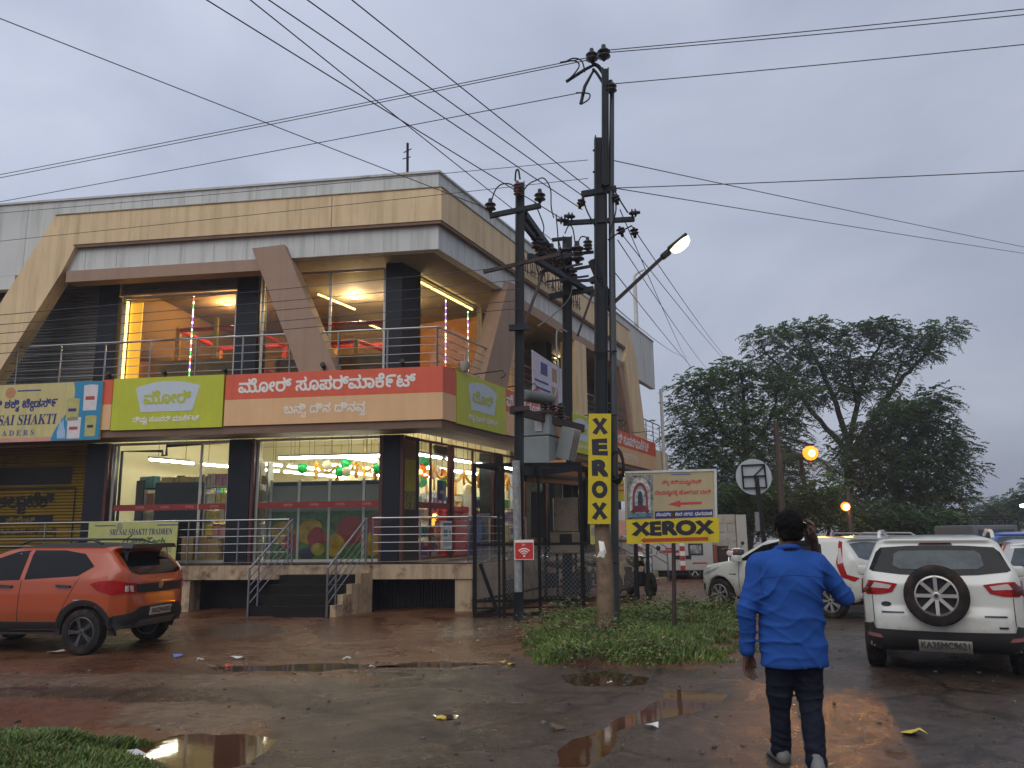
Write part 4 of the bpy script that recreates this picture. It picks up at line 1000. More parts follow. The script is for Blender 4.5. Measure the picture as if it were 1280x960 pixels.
poster(RP, N2, D2, s0, s1, z0, z1, -1.44, PK[2], 'window_poster', 'white poster with teal drops on the side window behind the railing', ((.15, .85, .8, .93, PK[5]), (.2, .5, .45, .68, PK[9]), (.6, .75, .5, .65, PK[9]), (.2, .8, .12, .35, mat('poster_grey', (0.45, 0.48, 0.5)))))
s0, z1 = rs(552, 600, -1.47); s1, z0 = rs(563, 626, -1.47)
poster(RP, N2, D2, s0, s1, z0, z1, -1.6, mat('poster_mauve', (0.20, 0.15, 0.22)), 'window_poster', 'mauve notice hanging high inside the side window', ((.3, .7, .35, .5, PK[2]),))
cs0 = Bc + N2 * 0.012
t = empty('column_poster', cs0 + UP * 2, 0, 'tall narrow yellow poster fixed on the corner column', 'poster')
_, za = rs(511, 550, -1.44); _, zb = rs(511, 637, -1.44)
q0, q1 = cs0 + D2 * 0.10, cs0 + D2 * 0.66
for nm, a, b, m in (('poster_top', za - .45, za, mat('poster_brown', (0.20, 0.10, 0.04))), ('poster_middle', zb + .42, za - .45, mat('poster_yellow', (0.40, 0.33, 0.03), var=0.2, vs=1.5)), ('poster_foot', zb, zb + .42, mat('poster_figures', (0.20, 0.18, 0.05), var=0.9, vs=14))):
    mb = MB(); mb.prism([q0, q1, q1 + N2 * .012, q0 + N2 * .012], (0, 0, a + .001), (0, 0, b)); mb.build(nm, m, t, world=True)
ss_, sz_ = rs(552, 566, -1.9); o = MB(); o.rbox(RP(ss_, -1.9, sz_), (0.62, 0.1, 0.36), 0.02, Matrix((D2, N2, UP)).transposed() @ Matrix.Rotation(0.3, 3, 'X'))
q = RP(ss_, -1.9, sz_ + .16); o.tube([q, V((q.x, q.y, 4.54))], 0.015, 6)
tag(o.build('hanging_screen', M_FIX), 'small black screen hung from the ceiling inside the side window', 'screen')
tag(GOODS.build('packaged_goods', PK, fixn=False), 'rows of coloured packets and boxes filling the shop shelves', 'groceries', kind='stuff')
# balloons and marigold garlands
BAL = {'green': mat('balloon_green', (0.015, 0.50, 0.14), rough=0.25), 'white': mat('balloon_white', (0.8, 0.74, 0.6), rough=0.25), 'orange': mat('balloon_orange', (0.7, 0.20, 0.01), rough=0.25)}
for m_ in BAL.values():                                    # thin rubber lets the shop lights glow through
    t_ = m_.node_tree; b_ = t_.nodes['Principled BSDF']; tl_ = t_.nodes.new('ShaderNodeBsdfTranslucent'); x_ = t_.nodes.new('ShaderNodeMixShader'); x_.inputs[0].default_value = .6
    cl_ = b_.inputs['Base Color'].links[0].from_socket; t_.links.new(cl_, tl_.inputs[0]); t_.links.new(b_.outputs[0], x_.inputs[1]); t_.links.new(tl_.outputs[0], x_.inputs[2]); t_.links.new(x_.outputs[0], t_.nodes['Material Output'].inputs[0])
def balloon(p, col, label, r=0.14, group=None):
    mb = MB(); prof = [(0.006, -1.32), (0.12, -1.22), (0.06, -1.15)] + [(math.sin(a) * (1 - .12 * (a > 1.6) * (a - 1.6)), -math.cos(a) * (1.15 if a < 1.57 else 1.0)) for a in np.linspace(0.12, 3.1, 12)]
    mb.lathe([(x * r, z * r) for x, z in prof], (0, 0, 0), 14)
    o = mb.build('balloon', BAL[col], smooth='full'); o.location = p
    tag(o, label, 'balloon', group)
for i, (px, py, c) in enumerate(((378, 585, 'green'), (409, 581, 'white'), (432, 579, 'green'), (425, 589, 'green'), (433, 588, 'white'), (472, 584, 'green'), (476, 579, 'white'))):
    s, z = fs(px, py, -2.3); balloon(FP(s, -2.3, z), c, '%s balloon tied under the lights over the fruit coolers' % c, 0.125, '%s balloons over the fruit coolers' % c)
for i, (px, py, c) in enumerate(((526, 586, 'orange'), (530, 577, 'green'), (545, 589, 'white'), (553, 592, 'orange'), (562, 595, 'green'), (554, 603, 'green'), (527, 601, 'green'), (610, 594, 'green'), (585, 612, 'white'), (608, 606, 'orange'), (632, 600, 'orange'))):
    s, z = rs(px, py, -2.6); balloon(RP(s, -2.6, z), c, '%s balloon hung behind the side shop window' % c, 0.15, '%s balloons behind the side window' % c)
M_MARI = mat('marigold_orange', (0.80, 0.36, 0.03), var=0.45, vs=22, rough=0.7)
def garland(a, b, sag, label, group, tails=True):
    a, b = V(a), V(b); mb = MB(); n = 26
    pts = [a.lerp(b, k / n) - UP * sag * (1 - (2 * k / n - 1) ** 2) for k in range(n + 1)]
    mb.tube(pts, [0.028 + 0.022 * ((k * 7) % 3 == 0) for k in range(n + 1)], 7)
    if tails:
        for e in (a, b): mb.tube([e - UP * 0.42 * k / 6 for k in range(7)], [0.03 + 0.02 * (k % 2) for k in range(7)], 7)
    tag(mb.build('garland', M_MARI, smooth='full'), label, 'garland', group)
ga = [fs(x, y, -2.5) for x, y in ((395, 577), (422, 581), (446, 576), (470, 578), (481, 580))]
for p, q in zip(ga[:-1], ga[1:]): garland(FP(p[0], -2.5, p[1]), FP(q[0], -2.5, q[1]), 0.22, 'marigold garland strung over the fruit coolers', 'garlands over the fruit coolers')
gb = [rs(x, y, -2.3) for x, y in ((524, 583), (541, 579), (560, 585), (580, 588), (598, 592), (616, 593), (634, 597), (652, 600))]
for p, q in zip(gb[:-1], gb[1:]): garland(RP(p[0], -2.3, p[1]), RP(q[0], -2.3, q[1]), 0.32, 'marigold garland looped behind the side shop window', 'garlands behind the side window')
for k in range(12):
    s = 1.5 + k * 0.42; z = 3.2 - rnd.random() * .3
    mb = MB(); mb.tube([RP(s, -3.0, z - 0.1 * q) for q in range(rnd.randint(4, 9))], 0.04, 6)
    mb.tube([RP(s, -3.0, z), RP(s, -3.0, 4.53)], 0.006, 4)
    tag(mb.build('garland', M_MARI, smooth='full'), 'short hanging marigold string deep behind the side window', 'garland', 'hanging marigold strings')
# upper hall: soft play frames, neon and light chains
M_NEON = emit('warm_neon', (1.0, 0.72, 0.20), 9.0)
M_NEONP = emit('backlit_amber', (1.0, 0.50, 0.03), 1.5)
s0, z0 = fs(151, 467, -1.35); s1, z1 = fs(157, 363, -1.35)
t = empty('neon_light', FP(s0, -1.35, 5.2), 0, 'amber lit panel with a bright vertical neon edge in the left upper window', 'neon light')
mb = MB(); a, b = s0 - .10, s0 - .42; fbox(mb, b, a, -1.40, -1.44, 5.25, 7.38); mb.build('amber_panel', M_NEONP, t, world=True)
mb = MB(); mb.tube([FP(s0 - .05, -1.35, 5.25), FP(s0 - .05, -1.35, 7.38)], 0.035, 8); mb.build('neon_edge', M_NEON, t, world=True)
CH = [emit('led_white', (1, .95, .85), 8), emit('led_violet', (0.35, 0.1, 1), 5), emit('led_green', (0.05, 0.9, 0.15), 4), emit('led_red', (1, 0.1, 0.08), 5)]
def led_chain(p, q, label, n=26):
    p, q = V(p), V(q); mb = MB()
    t = empty('light_chain', q, 0, label, 'light chain')
    for k in range(n):
        a = p.lerp(q, k / n); b = p.lerp(q, (k + .7) / n); mb.tube([a, b], 0.016, 6, m=(0 if k % 2 == 0 else rnd.choice([0, 1, 1, 2, 3])))
    mb.build('bulbs', CH, t, world=True)
    mb = MB(); mb.tube([p + V((.02, 0, 0)), q + V((.02, 0, 0))], 0.006, 5); mb.build('cable', M_FIX, t, world=True)
s, z = fs(237, 462, -1.3); led_chain(FP(s, -1.3, 7.45), FP(s, -1.3, 5.25), 'coloured light chain hanging straight down in the left upper window')
for i, (px, py) in enumerate(((557, 450), (585, 460), (609, 465))):
    s, z = rs(px, py, -1.62); led_chain(RP(s, -1.62, 7.6), RP(s, -1.62, 5.25), ['nearest', 'middle', 'farthest'][i] + ' thin white light chain down the side upper window')
def neon_line(a, b, label, r=0.03):
    mb = MB(); mb.tube([a, b], r, 8); tag(mb.build('neon_line', M_NEON), label, 'neon light')
neon_line(RP(1.45, -1.62, 7.72), RP(4.55, -1.62, 7.72), 'long warm neon line along the top of the side upper window')
neon_line(FP(3.9, -2.6, 7.7), FP(3.9, -2.6, 7.7) + D2 * 1.6, 'warm neon line on the ceiling behind the brown brace', 0.025)
neon_line(FP(3.6, -5.0, 7.6), FP(3.6, -5.0, 7.6) + D2 * 1.2, 'farther warm neon line on the upper hall ceiling', 0.025)
neon_line(RP(4.0, -0.3, 5.03), RP(6.0, -0.3, 5.03), 'warm neon line low on the side balcony', 0.02)
def play_frame(org, dx, dy, w_, d_, h, label, cols):
    t = empty('play_frame', org, 0, label, 'play frame')
    C4 = [org, org + dx * w_, org + dx * w_ + dy * d_, org + dy * d_]
    for i, c in enumerate(C4):
        mb = MB(); mb.tube([c, c + UP * h], 0.07, 10); mb.build('padded_post', cols[i % len(cols)], t, True, world=True)
    for i in range(4):
        a, b = C4[i], C4[(i + 1) % 4]
        for z, m in ((h * .97, cols[2]), (h * .5, cols[1]), (0.12, cols[0])):
            mb = MB(); mb.tube([a + UP * z, b + UP * z], 0.06, 8); mb.build('padded_beam', m, t, True, world=True)
    mb = MB(); mb.prism([C4[3] + UP * .15, C4[2] + UP * .15, C4[2] + UP * h * .5, C4[3] + UP * h * .5], (0, 0, 0), dy * 0.04); mb.build('back_panel', cols[3], t, world=True)
play_post = MB(); play_post.tube([FP(6.28, -1.9, 4.93), FP(6.28, -1.9, 7.0)], .06, 10); tag(play_post.build('padded_post', mat('pad_yellow_bright', (0.75, 0.55, 0.02), rough=.5), smooth=True), 'bright yellow padded post standing by itself in the left upper window', 'padded post')
for s_a, s_b, z_ in ((8.2, 5.5, 5.92), (4.6, 1.75, 5.86)):
    q_ = MB(); fbox(q_, s_b, s_a, -1.75, -1.83, 4.93, z_); tag(q_.build('padded_barrier', mat('pad_dark_ochre', (0.34, 0.19, 0.02), rough=.6, var=.4, vs=3)), 'low ochre padded barrier along the %s upper window' % ('left' if s_a > 5 else 'right front'), 'barrier')
PC_ = [mat('pad_yellow', (0.62, 0.42, 0.02), rough=0.5), mat('pad_orange', (0.55, 0.17, 0.02), rough=0.5), mat('pad_red', (0.50, 0.035, 0.02), rough=0.5), mat('pad_ochre', (0.40, 0.15, 0.03), rough=0.6), mat('pad_green', (0.10, 0.2, 0.1), rough=0.6)]
play_frame(FP(7.6, -2.4, 4.93), -D1, -N1, 1.95, 2.2, 2.0, 'red and yellow padded play frame behind the left upper window', PC_)
play_frame(FP(4.3, -2.6, 4.93), -D1, -N1, 2.4, 2.4, 2.0, 'orange padded play frame behind the brown brace', [PC_[1], PC_[4], PC_[2], PC_[0]])
play_frame(RP(1.9, -3.6, 4.93), D2, -N2, 2.6, 1.6, 1.6, 'orange play frame behind the side upper window', [PC_[0], PC_[1], PC_[2], PC_[1]])
LB = emit('added_lamp_warm', (1, 0.75, 0.38), 12)
def added_lamp(p, power, label, col=(1, 0.70, 0.34)):  # lamps and their glowing discs, added to brighten the upper rooms
    t = empty('added_room_lamp', p, 0, label, 'added lamp'); mb = MB(); p = V(p)
    mb.lathe([(0.09, 0.03), (0.10, 0.0), (0.075, -0.01), (0.02, -0.012)], p, 14); mb.build('lamp_disc', LB, t, world=True)
    l = bpy.data.lights.new('lamp_glow', 'POINT'); l.energy = power; l.color = col; l.shadow_soft_size = 0.12
    o = bpy.data.objects.new('lamp_glow', l); COL.objects.link(o); o.parent = t; o.location = (0, 0, -0.16)
added_lamp(FP(6.8, -3.4, 7.80), 260, 'added round warm lamp on the orange ceiling of the left upper hall', (1, 0.52, 0.18))
added_lamp(FP(3.2, -3.4, 7.80), 230, 'added round warm lamp on the ceiling behind the brown brace')
added_lamp(RP(3.0, -3.0, 7.80), 190, 'added round warm lamp on the ceiling inside the side upper window')
added_lamp(RP(12.0, -2.0, 7.80), 12, 'added round warm lamp in the far side balcony room')
added_lamp(RP(7.6, -2.0, 7.80), 10, 'added round warm lamp above the poster on the side balcony')
# ------------------------------------------------------------------ poles, transformer, cage, street signs
M_POLE = mat('dark_pole_steel', (0.016, 0.021, 0.027), rough=0.55, var=0.25, vs=3, dirt=(0.035, 0.024, 0.02), dth=0.6, spec=0.25)
M_RUSTY = mat('rusty_steel', (0.040, 0.020, 0.016), rough=0.65, var=0.3, vs=5)
M_PORC = mat('dark_porcelain', (0.014, 0.009, 0.008), rough=0.3, var=0.2)
M_GREYPIPE = mat('grey_conduit', (0.20, 0.21, 0.21), rough=0.5, var=0.12, vs=4)
M_YEL = mat('yellow_signboard', (0.62, 0.48, 0.010), rough=0.42, var=0.08, vs=3, streak=(0.48, 0.36, 0.012), dirt=(0.36, 0.27, 0.03), dth=.66, ds=5)
M_INK = mat('sign_ink_black', (0.012, 0.013, 0.022), rough=0.45)
def hbeam(mb, p, q, w=0.2, d=0.2, m=0):
    p, q = V(p), V(q); z = (q - p).normalized(); x = V((1, 0, 0)); x = (x - z * x.dot(z)).normalized(); y = z.cross(x)
    L = (q - p).length; c = (p + q) / 2; R = Matrix((x, y, z)).transposed()
    for s in (-1, 1): mb.box(c + x * s * (w / 2 - 0.01), (0.02, d, L), R, m)
    mb.box(c, (w - 0.042, 0.02, L), R, m)
    return mb
def insulator(parent, p, k=1.0, up=UP, sheds=3, m=None):
    p = V(p); up = V(up).normalized(); prof = [(0.02 * k, 0)]
    for i in range(sheds):
        h = 0.05 + i * 0.07
        prof += [(0.045 * k, h * k), (0.095 * k, (h + 0.012) * k), (0.085 * k, (h + 0.03) * k), (0.04 * k, (h + 0.05) * k)]
    prof += [(0.03 * k, (0.10 + sheds * 0.07) * k)]
    x = up.orthogonal().normalized(); y = up.cross(x)
    mb = MB(); mb.lathe(prof, p, 10, Matrix((x, y, up)).transposed())
    return mb.build('insulator', m or M_PORC, parent, 'full', world=True)
def arm(parent, p, q, w=0.1, m=None, name='crossarm'):
    mb = MB(); mb.bar(p, q, w, w * 0.9); return mb.build(name, m or M_POLE, parent, world=True)
def loop(parent, pts, r=0.014, m=None, name='jumper_wire'):
    P3 = [V(p) for p in pts]; out = []
    for i in range(len(P3) - 1):                            # Catmull-Rom
        a, b, c, d = P3[max(i - 1, 0)], P3[i], P3[i + 1], P3[min(i + 2, len(P3) - 1)]
        for k in range(6):
            t = k / 6; out.append(0.5 * ((2 * b) + (c - a) * t + (2 * a - 5 * b + 4 * c - d) * t * t + (3 * b - a - 3 * c + d) * t ** 3))
    out.append(P3[-1]); mb = MB(); mb.tube(out, r, 6)
    return mb.build(name, m or M_FIX, parent, 'full', world=True)

# --- left pole of the transformer structure
YL, YM = 15.42, 18.4
p0 = G(648, 775); t1 = empty('transformer_pole', p0, 0, 'dark steel pole rising from the front corner of the transformer cage', 'utility pole')
top = P(650, 228, YL)
mb = MB(); hbeam(mb, p0 - UP * .1, top, 0.185, 0.17); mb.build('mast', M_POLE, t1, world=True)
arm(t1, P(612, 270, YL), P(676, 257, YL), 0.10)
for x, y in ((613, 266), (675, 254)): insulator(t1, P(x, y, YL - .02), 1.25, sheds=2)
insulator(t1, P(647, 246, YL - .1), 0.9, m=mat('red_porcelain', (0.14, 0.03, 0.03), rough=0.25), sheds=4)
loop(t1, [P(613, 256, YL), P(619, 238, YL), P(628, 230, YL), P(640, 231, YL), P(647, 240, YL - .1)])
loop(t1, [P(650, 245, YL - .1), P(660, 231, YL), P(671, 225, YL), P(680, 223, YL + .3), P(688, 236, YL + .5), P(689, 258, YL + .6), P(692, 272, YL + 1)])
loop(t1, [P(644, 226, YL), P(645, 214, YL), P(648, 213, YL), P(650, 224, YL)], 0.02)
arm(t1, P(604, 340, YL), P(700, 318, YL), 0.075, M_RUSTY)
for x in (646, 651): arm(t1, P(x, 418, YL + .12), P(683, 330, 17.2), 0.05, M_RUSTY, 'strut') if x == 651 else None
arm(t1, P(636, 410, YL - .1), P(662, 409, YL - .1), 0.12, M_POLE, 'clamp')
arm(t1, P(642, 512, YL - .1), P(662, 510, YL - .1), 0.1, M_RUSTY, 'clamp')
mb = MB(); mb.tube([P(645, 576, YL - .16), P(648, 740, YL - .22)], 0.075, 12); mb.build('cable_sleeve', mat('pale_sleeve', (0.24, 0.25, 0.25), rough=0.5, var=0.3, vs=14), t1, True, world=True)
# --- rear pole
p1 = P(709, 752, YM); p1.z = 0; t2 = empty('transformer_pole', p1, 0, 'second dark steel pole carrying the rear end of the transformer beams', 'utility pole')
mb = MB(); hbeam(mb, p1 - UP * .1, P(709, 296, YM), 0.22, 0.18); mb.build('mast', M_POLE, t2, world=True)
for a, b, w_ in (((686, 371), (742, 361), .13), ((690, 300), (708, 298), .08), ((712, 318), (742, 315), .07), ((700, 340), (742, 332), .07), ((700, 352), (744, 350), .07)): arm(t2, P(*a, YM), P(*b, YM), w_)
for x, y, k in ((707, 330, 1.6), (722, 330, 1.8), (722, 322, 1.2), (735, 315, 1.2), (700, 330, 1.3), (715, 355, 1.5)): insulator(t2, P(x, y, YM - .15), k, sheds=3)
arm(t2, P(722, 420, YM), P(741, 366, YM), 0.06, M_RUSTY, 'strut')
for pts in ([(716, 345), (712, 372), (690, 395), (672, 408)], [(720, 330), (724, 300), (731, 296), (738, 303), (739, 312)], [(668, 252), (679, 280), (679, 292)], [(695, 268), (697, 290), (699, 320)], [(706, 292), (711, 282), (716, 286), (719, 305)]):
    loop(t2, [P(x, y, YM - .1) for x, y in pts], 0.016, M_GREYPIPE if pts[0] == (716, 345) else None)
loop(t2, [P(709, 415, YM - .2), P(697, 412, YM - .3), P(696, 440, 17.5), P(699, 470, 17.2), P(693, 498, 16.9)], 0.02, M_GREYPIPE)
# --- beams between the two poles
t3 = empty('switch_gantry', P(680, 330, 17), 0, 'heavy steel beams and switch insulators between the two transformer poles', 'switch gantry')
arm(t3, P(654, 268, YL + .1), P(706, 340, YM - .1), 0.16, name='beam'); arm(t3, P(654, 280, YL + .1), P(703, 342, YM - .1), 0.09, name='beam'); arm(t3, P(662, 320, YL + .6), P(742, 368, YM + .6), 0.12, name='beam')
for x, y, Y_, k in ((671, 306, 16.3, 1.3), (677, 318, 16.6, 1.8), (690, 322, 17.0, 1.5), (697, 332, 17.4, 1.5), (686, 330, 16.9, 1.2)): insulator(t3, P(x, y + 8, Y_), k, sheds=3)
arm(t3, P(672, 326, 16.5), P(716, 318, 17.8), 0.10, name='switch_bar'); arm(t3, P(676, 340, 16.8), P(727, 330, 18), 0.06, M_RUSTY, 'switch_bar'); arm(t3, P(684, 352, 17.0), P(735, 345, 18), 0.05, name='switch_bar')
for x in (676, 690, 704): loop(t3, [P(x - 6, 300, 16.5), P(x - 2, 316, 16.7), P(x, 332, 16.9), P(x + 5, 345, 17.2)], 0.014)
loop(t3, [P(670, 320, 16.3), P(671, 335, 16.3), P(674, 342, 16.4), P(681, 343, 16.6)], 0.014)
# --- transformer
M_TRAFO = mat('transformer_grey', (0.235, 0.265, 0.26), rough=0.45, var=0.1, vs=3, dirt=(0.16, 0.10, 0.06), dth=0.64, ds=3)
tc3 = P(688, 560, 16.9)
t4 = empty('transformer', P(686, 583, 16.9), 0, 'grey oil transformer with finned radiator standing on the beams between two poles', 'transformer')
tz0, tz1 = P(686, 583, 16.9).z, P(686, 519, 16.9).z
TX, TY = D2, N2                                             # turned with the side of the building
R4 = Matrix((TX, TY * -1, UP)).transposed()
tcx = P(680, 560, 17.0); tcx.z = 0
mb = MB(); mb.rbox(tcx + UP * (tz0 * .72 + tz1 * .28), (1.0, 0.62, (tz1 - tz0) * .54), 0.02, R4); mb.rbox(tcx + UP * (tz0 * .22 + tz1 * .78), (1.02, 0.66, (tz1 - tz0) * .43), 0.02, R4); mb.build('tank', M_TRAFO, t4, world=True)
mb = MB(); mb.box(tcx + UP * tz1, (1.15, 0.76, 0.05), R4); mb.build('lid', M_RUSTY, t4, world=True)
for k in range(4):
    q = tcx + TX * (-.1 + .12 * k) + TY * 0.52 + UP * (tz0 * .5 + tz1 * .48)
    mb = MB(); mb.rbox(q, (0.035, 0.30, (tz1 - tz0) * .62), 0.012, R4 @ Matrix.Rotation(0.25, 3, 'X')); mb.build('radiator_fin', M_TRAFO, t4, world=True)
mb = MB(); mb.tube([tcx + TY * .3 + UP * (tz0 + .3), tcx + TY * .55 + UP * (tz0 + .3)], 0.05, 8); mb.build('radiator_pipe', M_TRAFO, t4, True, world=True)
a, b = P(655, 494, 16.3), P(690, 500, 17.0); mb = MB(); d = (b - a).normalized()
mb.tube([a, a + d * .03, b - d * .03, b], [0.09, 0.125, 0.125, 0.09], 14); mb.build('oil_conservator', mat('conservator_grey', (0.13, 0.15, 0.145), dirt=(.08, .06, .04)), t4, True, world=True)
mb = MB(); mb.tube([P(676, 500, 16.8), P(678, 518, 16.9)], 0.03, 8); mb.build('conservator_pipe', M_TRAFO, t4, world=True)
for x, y in ((682, 521), (692, 523), (702, 525)): insulator(t4, P(x, y, 16.75), 0.95, sheds=4)
for x, y in ((688, 515), (699, 517)): insulator(t4, P(x, y, 17.2), 0.7, sheds=3)
mb = MB(); q = tcx - TX * .52 + TY * .1 + UP * (tz1 - .28); mb.box(q, (0.03, 0.16, 0.22), R4); mb.build('plate', M_ALU, t4, world=True)
t5 = empty('channel_beam', P(684, 525, 16.6), 0, 'rusty channel beam running across the top of the transformer tank', 'steel beam')
mb = MB(); a, b = P(639, 512, 15.9), P(729, 536, 17.2); d = (b - a).normalized(); mb.bar(a, b, 0.09, 0.16); mb.build('web', M_RUSTY, t5, world=True)
t6 = empty('transformer_deck', P(684, 590, 16.8), 0, 'dark steel deck beams under the grey transformer', 'steel deck')
for a, b, w_ in (((650, 588, 15.6), (726, 596, 18.2), .2), ((664, 592, 16.2), (722, 584, 16.8), .16), ((655, 598, 15.8), (724, 604, 18.0), .12)): arm(t6, P(*a), P(*b), w_, name='deck_beam')

# --- tall pole with street lamp
YP = 12.97
pb = G(757, 797); t7 = empty('lamp_pole', pb, 0, 'tallest dark pole with crossarms, lit street lamp and rusty concrete foot', 'utility pole')
mb = MB(); mb.tube([pb - UP * .1, pb.lerp(P(751, 172, YP), .12), P(752, 655, YP), P(752, 640, YP)], [0.135, 0.13, 0.12, 0.115], 12)
mb.build('foot', mat('rusty_concrete_foot', (0.17, 0.11, 0.065), rough=0.8, var=0.35, vs=4, dirt=(0.08, 0.05, 0.035), dth=0.5, ds=5, bump=0.4, bs=20), t7, True, world=True)
mb = MB(); hbeam(mb, P(752, 660, YP), P(750.5, 172, YP), 0.205, 0.18); mb.build('mast', M_POLE, t7, world=True)
mb = MB(); hbeam(mb, P(756.5, 232, YP - .12), P(756.5, 86, YP - .12), 0.115, 0.10); mb.build('mast_extension', M_POLE, t7, world=True)
mb = MB(); mb.tube([G(769.5, 790), P(767, 500, YP), P(764, 240, YP), P(765, 104, YP)], [0.072, 0.062, 0.05, 0.04], 10); mb.build('lamp_pipe', mat('grey_pole_pipe', (0.055, 0.062, 0.068), rough=0.5, var=0.2, vs=2), t7, True, world=True)
arm(t7, P(727, 243, YP), P(770, 236, YP), 0.10); arm(t7, P(704, 279, YP), P(793, 274, YP), 0.08)
arm(t7, P(757, 388, YP), P(833, 317, YP - .1), 0.06, M_POLE, 'lamp_arm')
arm(t7, P(740, 325, YP), P(766, 388, YP + .1), 0.12, M_POLE, 'bracket'); arm(t7, P(738, 352, YP + .1), P(752, 345, YP), 0.10, M_POLE, 'bracket')
for x, y, k in ((755, 76, 1.25), (740, 79, 1.15), (764, 118, 1.1)): insulator(t7, P(x, y, YP - .1), k, sheds=2)
loop(t7, [P(756, 95, YP), P(748, 83, YP), P(740, 80, YP)], 0.035, M_POLE, 'top_bracket'); loop(t7, [P(755, 106, YP), P(747, 93, YP), P(741, 86, YP)], 0.025, M_POLE, 'top_bracket')
mb = MB(); mb.tube([P(708, 102, YP), P(731, 87, YP), P(741, 82, YP)], [.03, .03, .025], 8); mb.tube([P(726, 130, YP), P(731, 108, YP), P(742, 88, YP)], [.03, .03, .02], 8); mb.build('cutout_fuse', M_FIX, t7, True, world=True)
for x, y, d in ((728, 248, (-.3, 0, -1)), (768, 243, (.3, 0, -1)), (774, 283, (.3, 0, -1)), (792, 284, (.1, 0, -1)), (710, 276, (-1, 0, .1)), (719, 271, (-1, 0, .1)), (786, 267, (1, 0, .1))): insulator(t7, P(x, y, YP - .05), 0.8, d, 2)
for pts in ([(708, 102), (718, 92), (724, 82), (718, 76), (700, 78)], [(727, 130), (736, 124), (736, 117), (720, 116)], [(731, 90), (727, 76), (716, 73), (706, 78)], [(768, 238), (776, 252), (785, 266)], [(760, 300), (775, 290), (790, 282)], [(729, 245), (733, 262), (745, 285)], [(766, 236), (770, 262), (762, 290)]): loop(t7, [P(x, y, YP - .05) for x, y in pts], 0.013)
for y in (440, 520, 600, 705): arm(t7, P(741, y, YP - .1), P(771, y - 1, YP - .1), 0.03, M_FIX, 'strap')
for x, y in ((741, 188), (741, 215)): arm(t7, P(x, y, YP), P(x + 6, y, YP), 0.03, M_FIX, 'step_bolt')
# lamp head, tilted up along its arm
la, lb = P(831, 319, YP - .1), P(862, 294, YP - .15)
ld = (lb - la).normalized(); lx = ld.cross(UP).normalized(); lz = lx.cross(ld)
RL = Matrix((lx, ld, lz)).transposed()
mb = MB(); mb.rbox(la + ld * 0.02, (0.13, 0.18, 0.10), 0.03, RL); mb.rbox(la.lerp(lb, .55) + lz * .035, (0.20, 0.40, 0.06), 0.025, RL); hd = mb.build('lamp_head', M_POLE, t7, world=True)
mb = MB(); mb.lathe([(0.0, -.14), (.06, -.125), (.10, -.08), (.115, 0.0)], la.lerp(lb, .58) + lz * 0.01, 16, Matrix((lx * .95, ld * 1.75, lz)).transposed()); mb.build('lamp_lens', emit('street_lamp_glow', (1.0, 0.90, 0.36), 3.6), hd, 'full', world=True)
l = bpy.data.lights.new('street_lamp_light', 'SPOT'); l.energy = 60; l.color = (1, .95, .72); l.spot_size = math.radians(130); l.spot_blend = .5; l.shadow_soft_size = .1
lo = bpy.data.objects.new('street_lamp_light', l); COL.objects.link(lo); lo.location = la.lerp(lb, .58) - lz * .12; lo.rotation_euler = (0, 0, 0)
# vertical sign on the pole
TLv, TRv, BLv, BRv = P(736, 517, 12.74), P(764, 517, 12.74), P(735, 655, 12.74), P(763.5, 655, 12.74)
t8 = empty('vertical_sign', (BLv + BRv) / 2, 0, 'tall yellow photocopy sign with stacked black letters on the lamp pole', 'sign')
mb = MB(); mb.prism([TLv, TRv, BRv, BLv], (0, 0, 0), (0, 0.025, 0)); mb.build('board', M_YEL, t8, world=True)
for i, ch in enumerate("XEROX"):
    k = (i + .5) / 5; c = TLv.lerp(BLv, k * .96 + .02).lerp(TRv.lerp(BRv, k * .96 + .02), .5)
    letter(t8, ch, c, (1, 0, 0), UP, ((TRv - TLv).length * .70,), (TLv - BLv).length * .158, M_INK, 0.003, bold=0.075)
# --- horizontal sign on its own post
q = G(843, 797); t9 = empty('photocopy_sign', q, 0, 'wide yellow photocopy sign with a red arrow on a single dark post', 'sign')
mb = MB(); mb.tube([q - UP * .1, P(841.5, 640, q.y)], 0.032, 8); mb.build('post', M_RUSTY, t9, True, world=True)
YX = q.y - 0.05
TLx, TRx, BLx, BRx = P(783, 650, YX), P(898.5, 647, YX), P(783.5, 680, YX), P(899, 678, YX)
mb = MB(); mb.prism([TLx, TRx, BRx, BLx], (0, 0, 0), (0, 0.02, 0)); mb.build('board', M_YEL, t9, world=True)
xd_ = (TRx - TLx).normalized(); c = (TLx + TRx) / 2 * .62 + (BLx + BRx) / 2 * .38
letter(t9, "XEROX", c, xd_, UP, (1.28,), 0.235, M_INK, 0.003, bold=0.07)
c = (TLx + TRx) / 2 * .15 + (BLx + BRx) / 2 * .85 + xd_ * 0.02; M_ARROW = mat('arrow_red', (0.40, 0.055, 0.010), rough=0.45)
mb = MB(); L_ = 0.52; mb.prism([c - xd_ * L_, c - xd_ * (L_ - .07) + UP * .042, c - xd_ * (L_ - .07) + UP * .026, c + xd_ * L_ + UP * .026, c + xd_ * L_ - UP * .026, c - xd_ * (L_ - .07) - UP * .026, c - xd_ * (L_ - .07) - UP * .042], (0, -.006, 0), (0, -.001, 0)); mb.build('arrow', M_ARROW, t9, world=True)
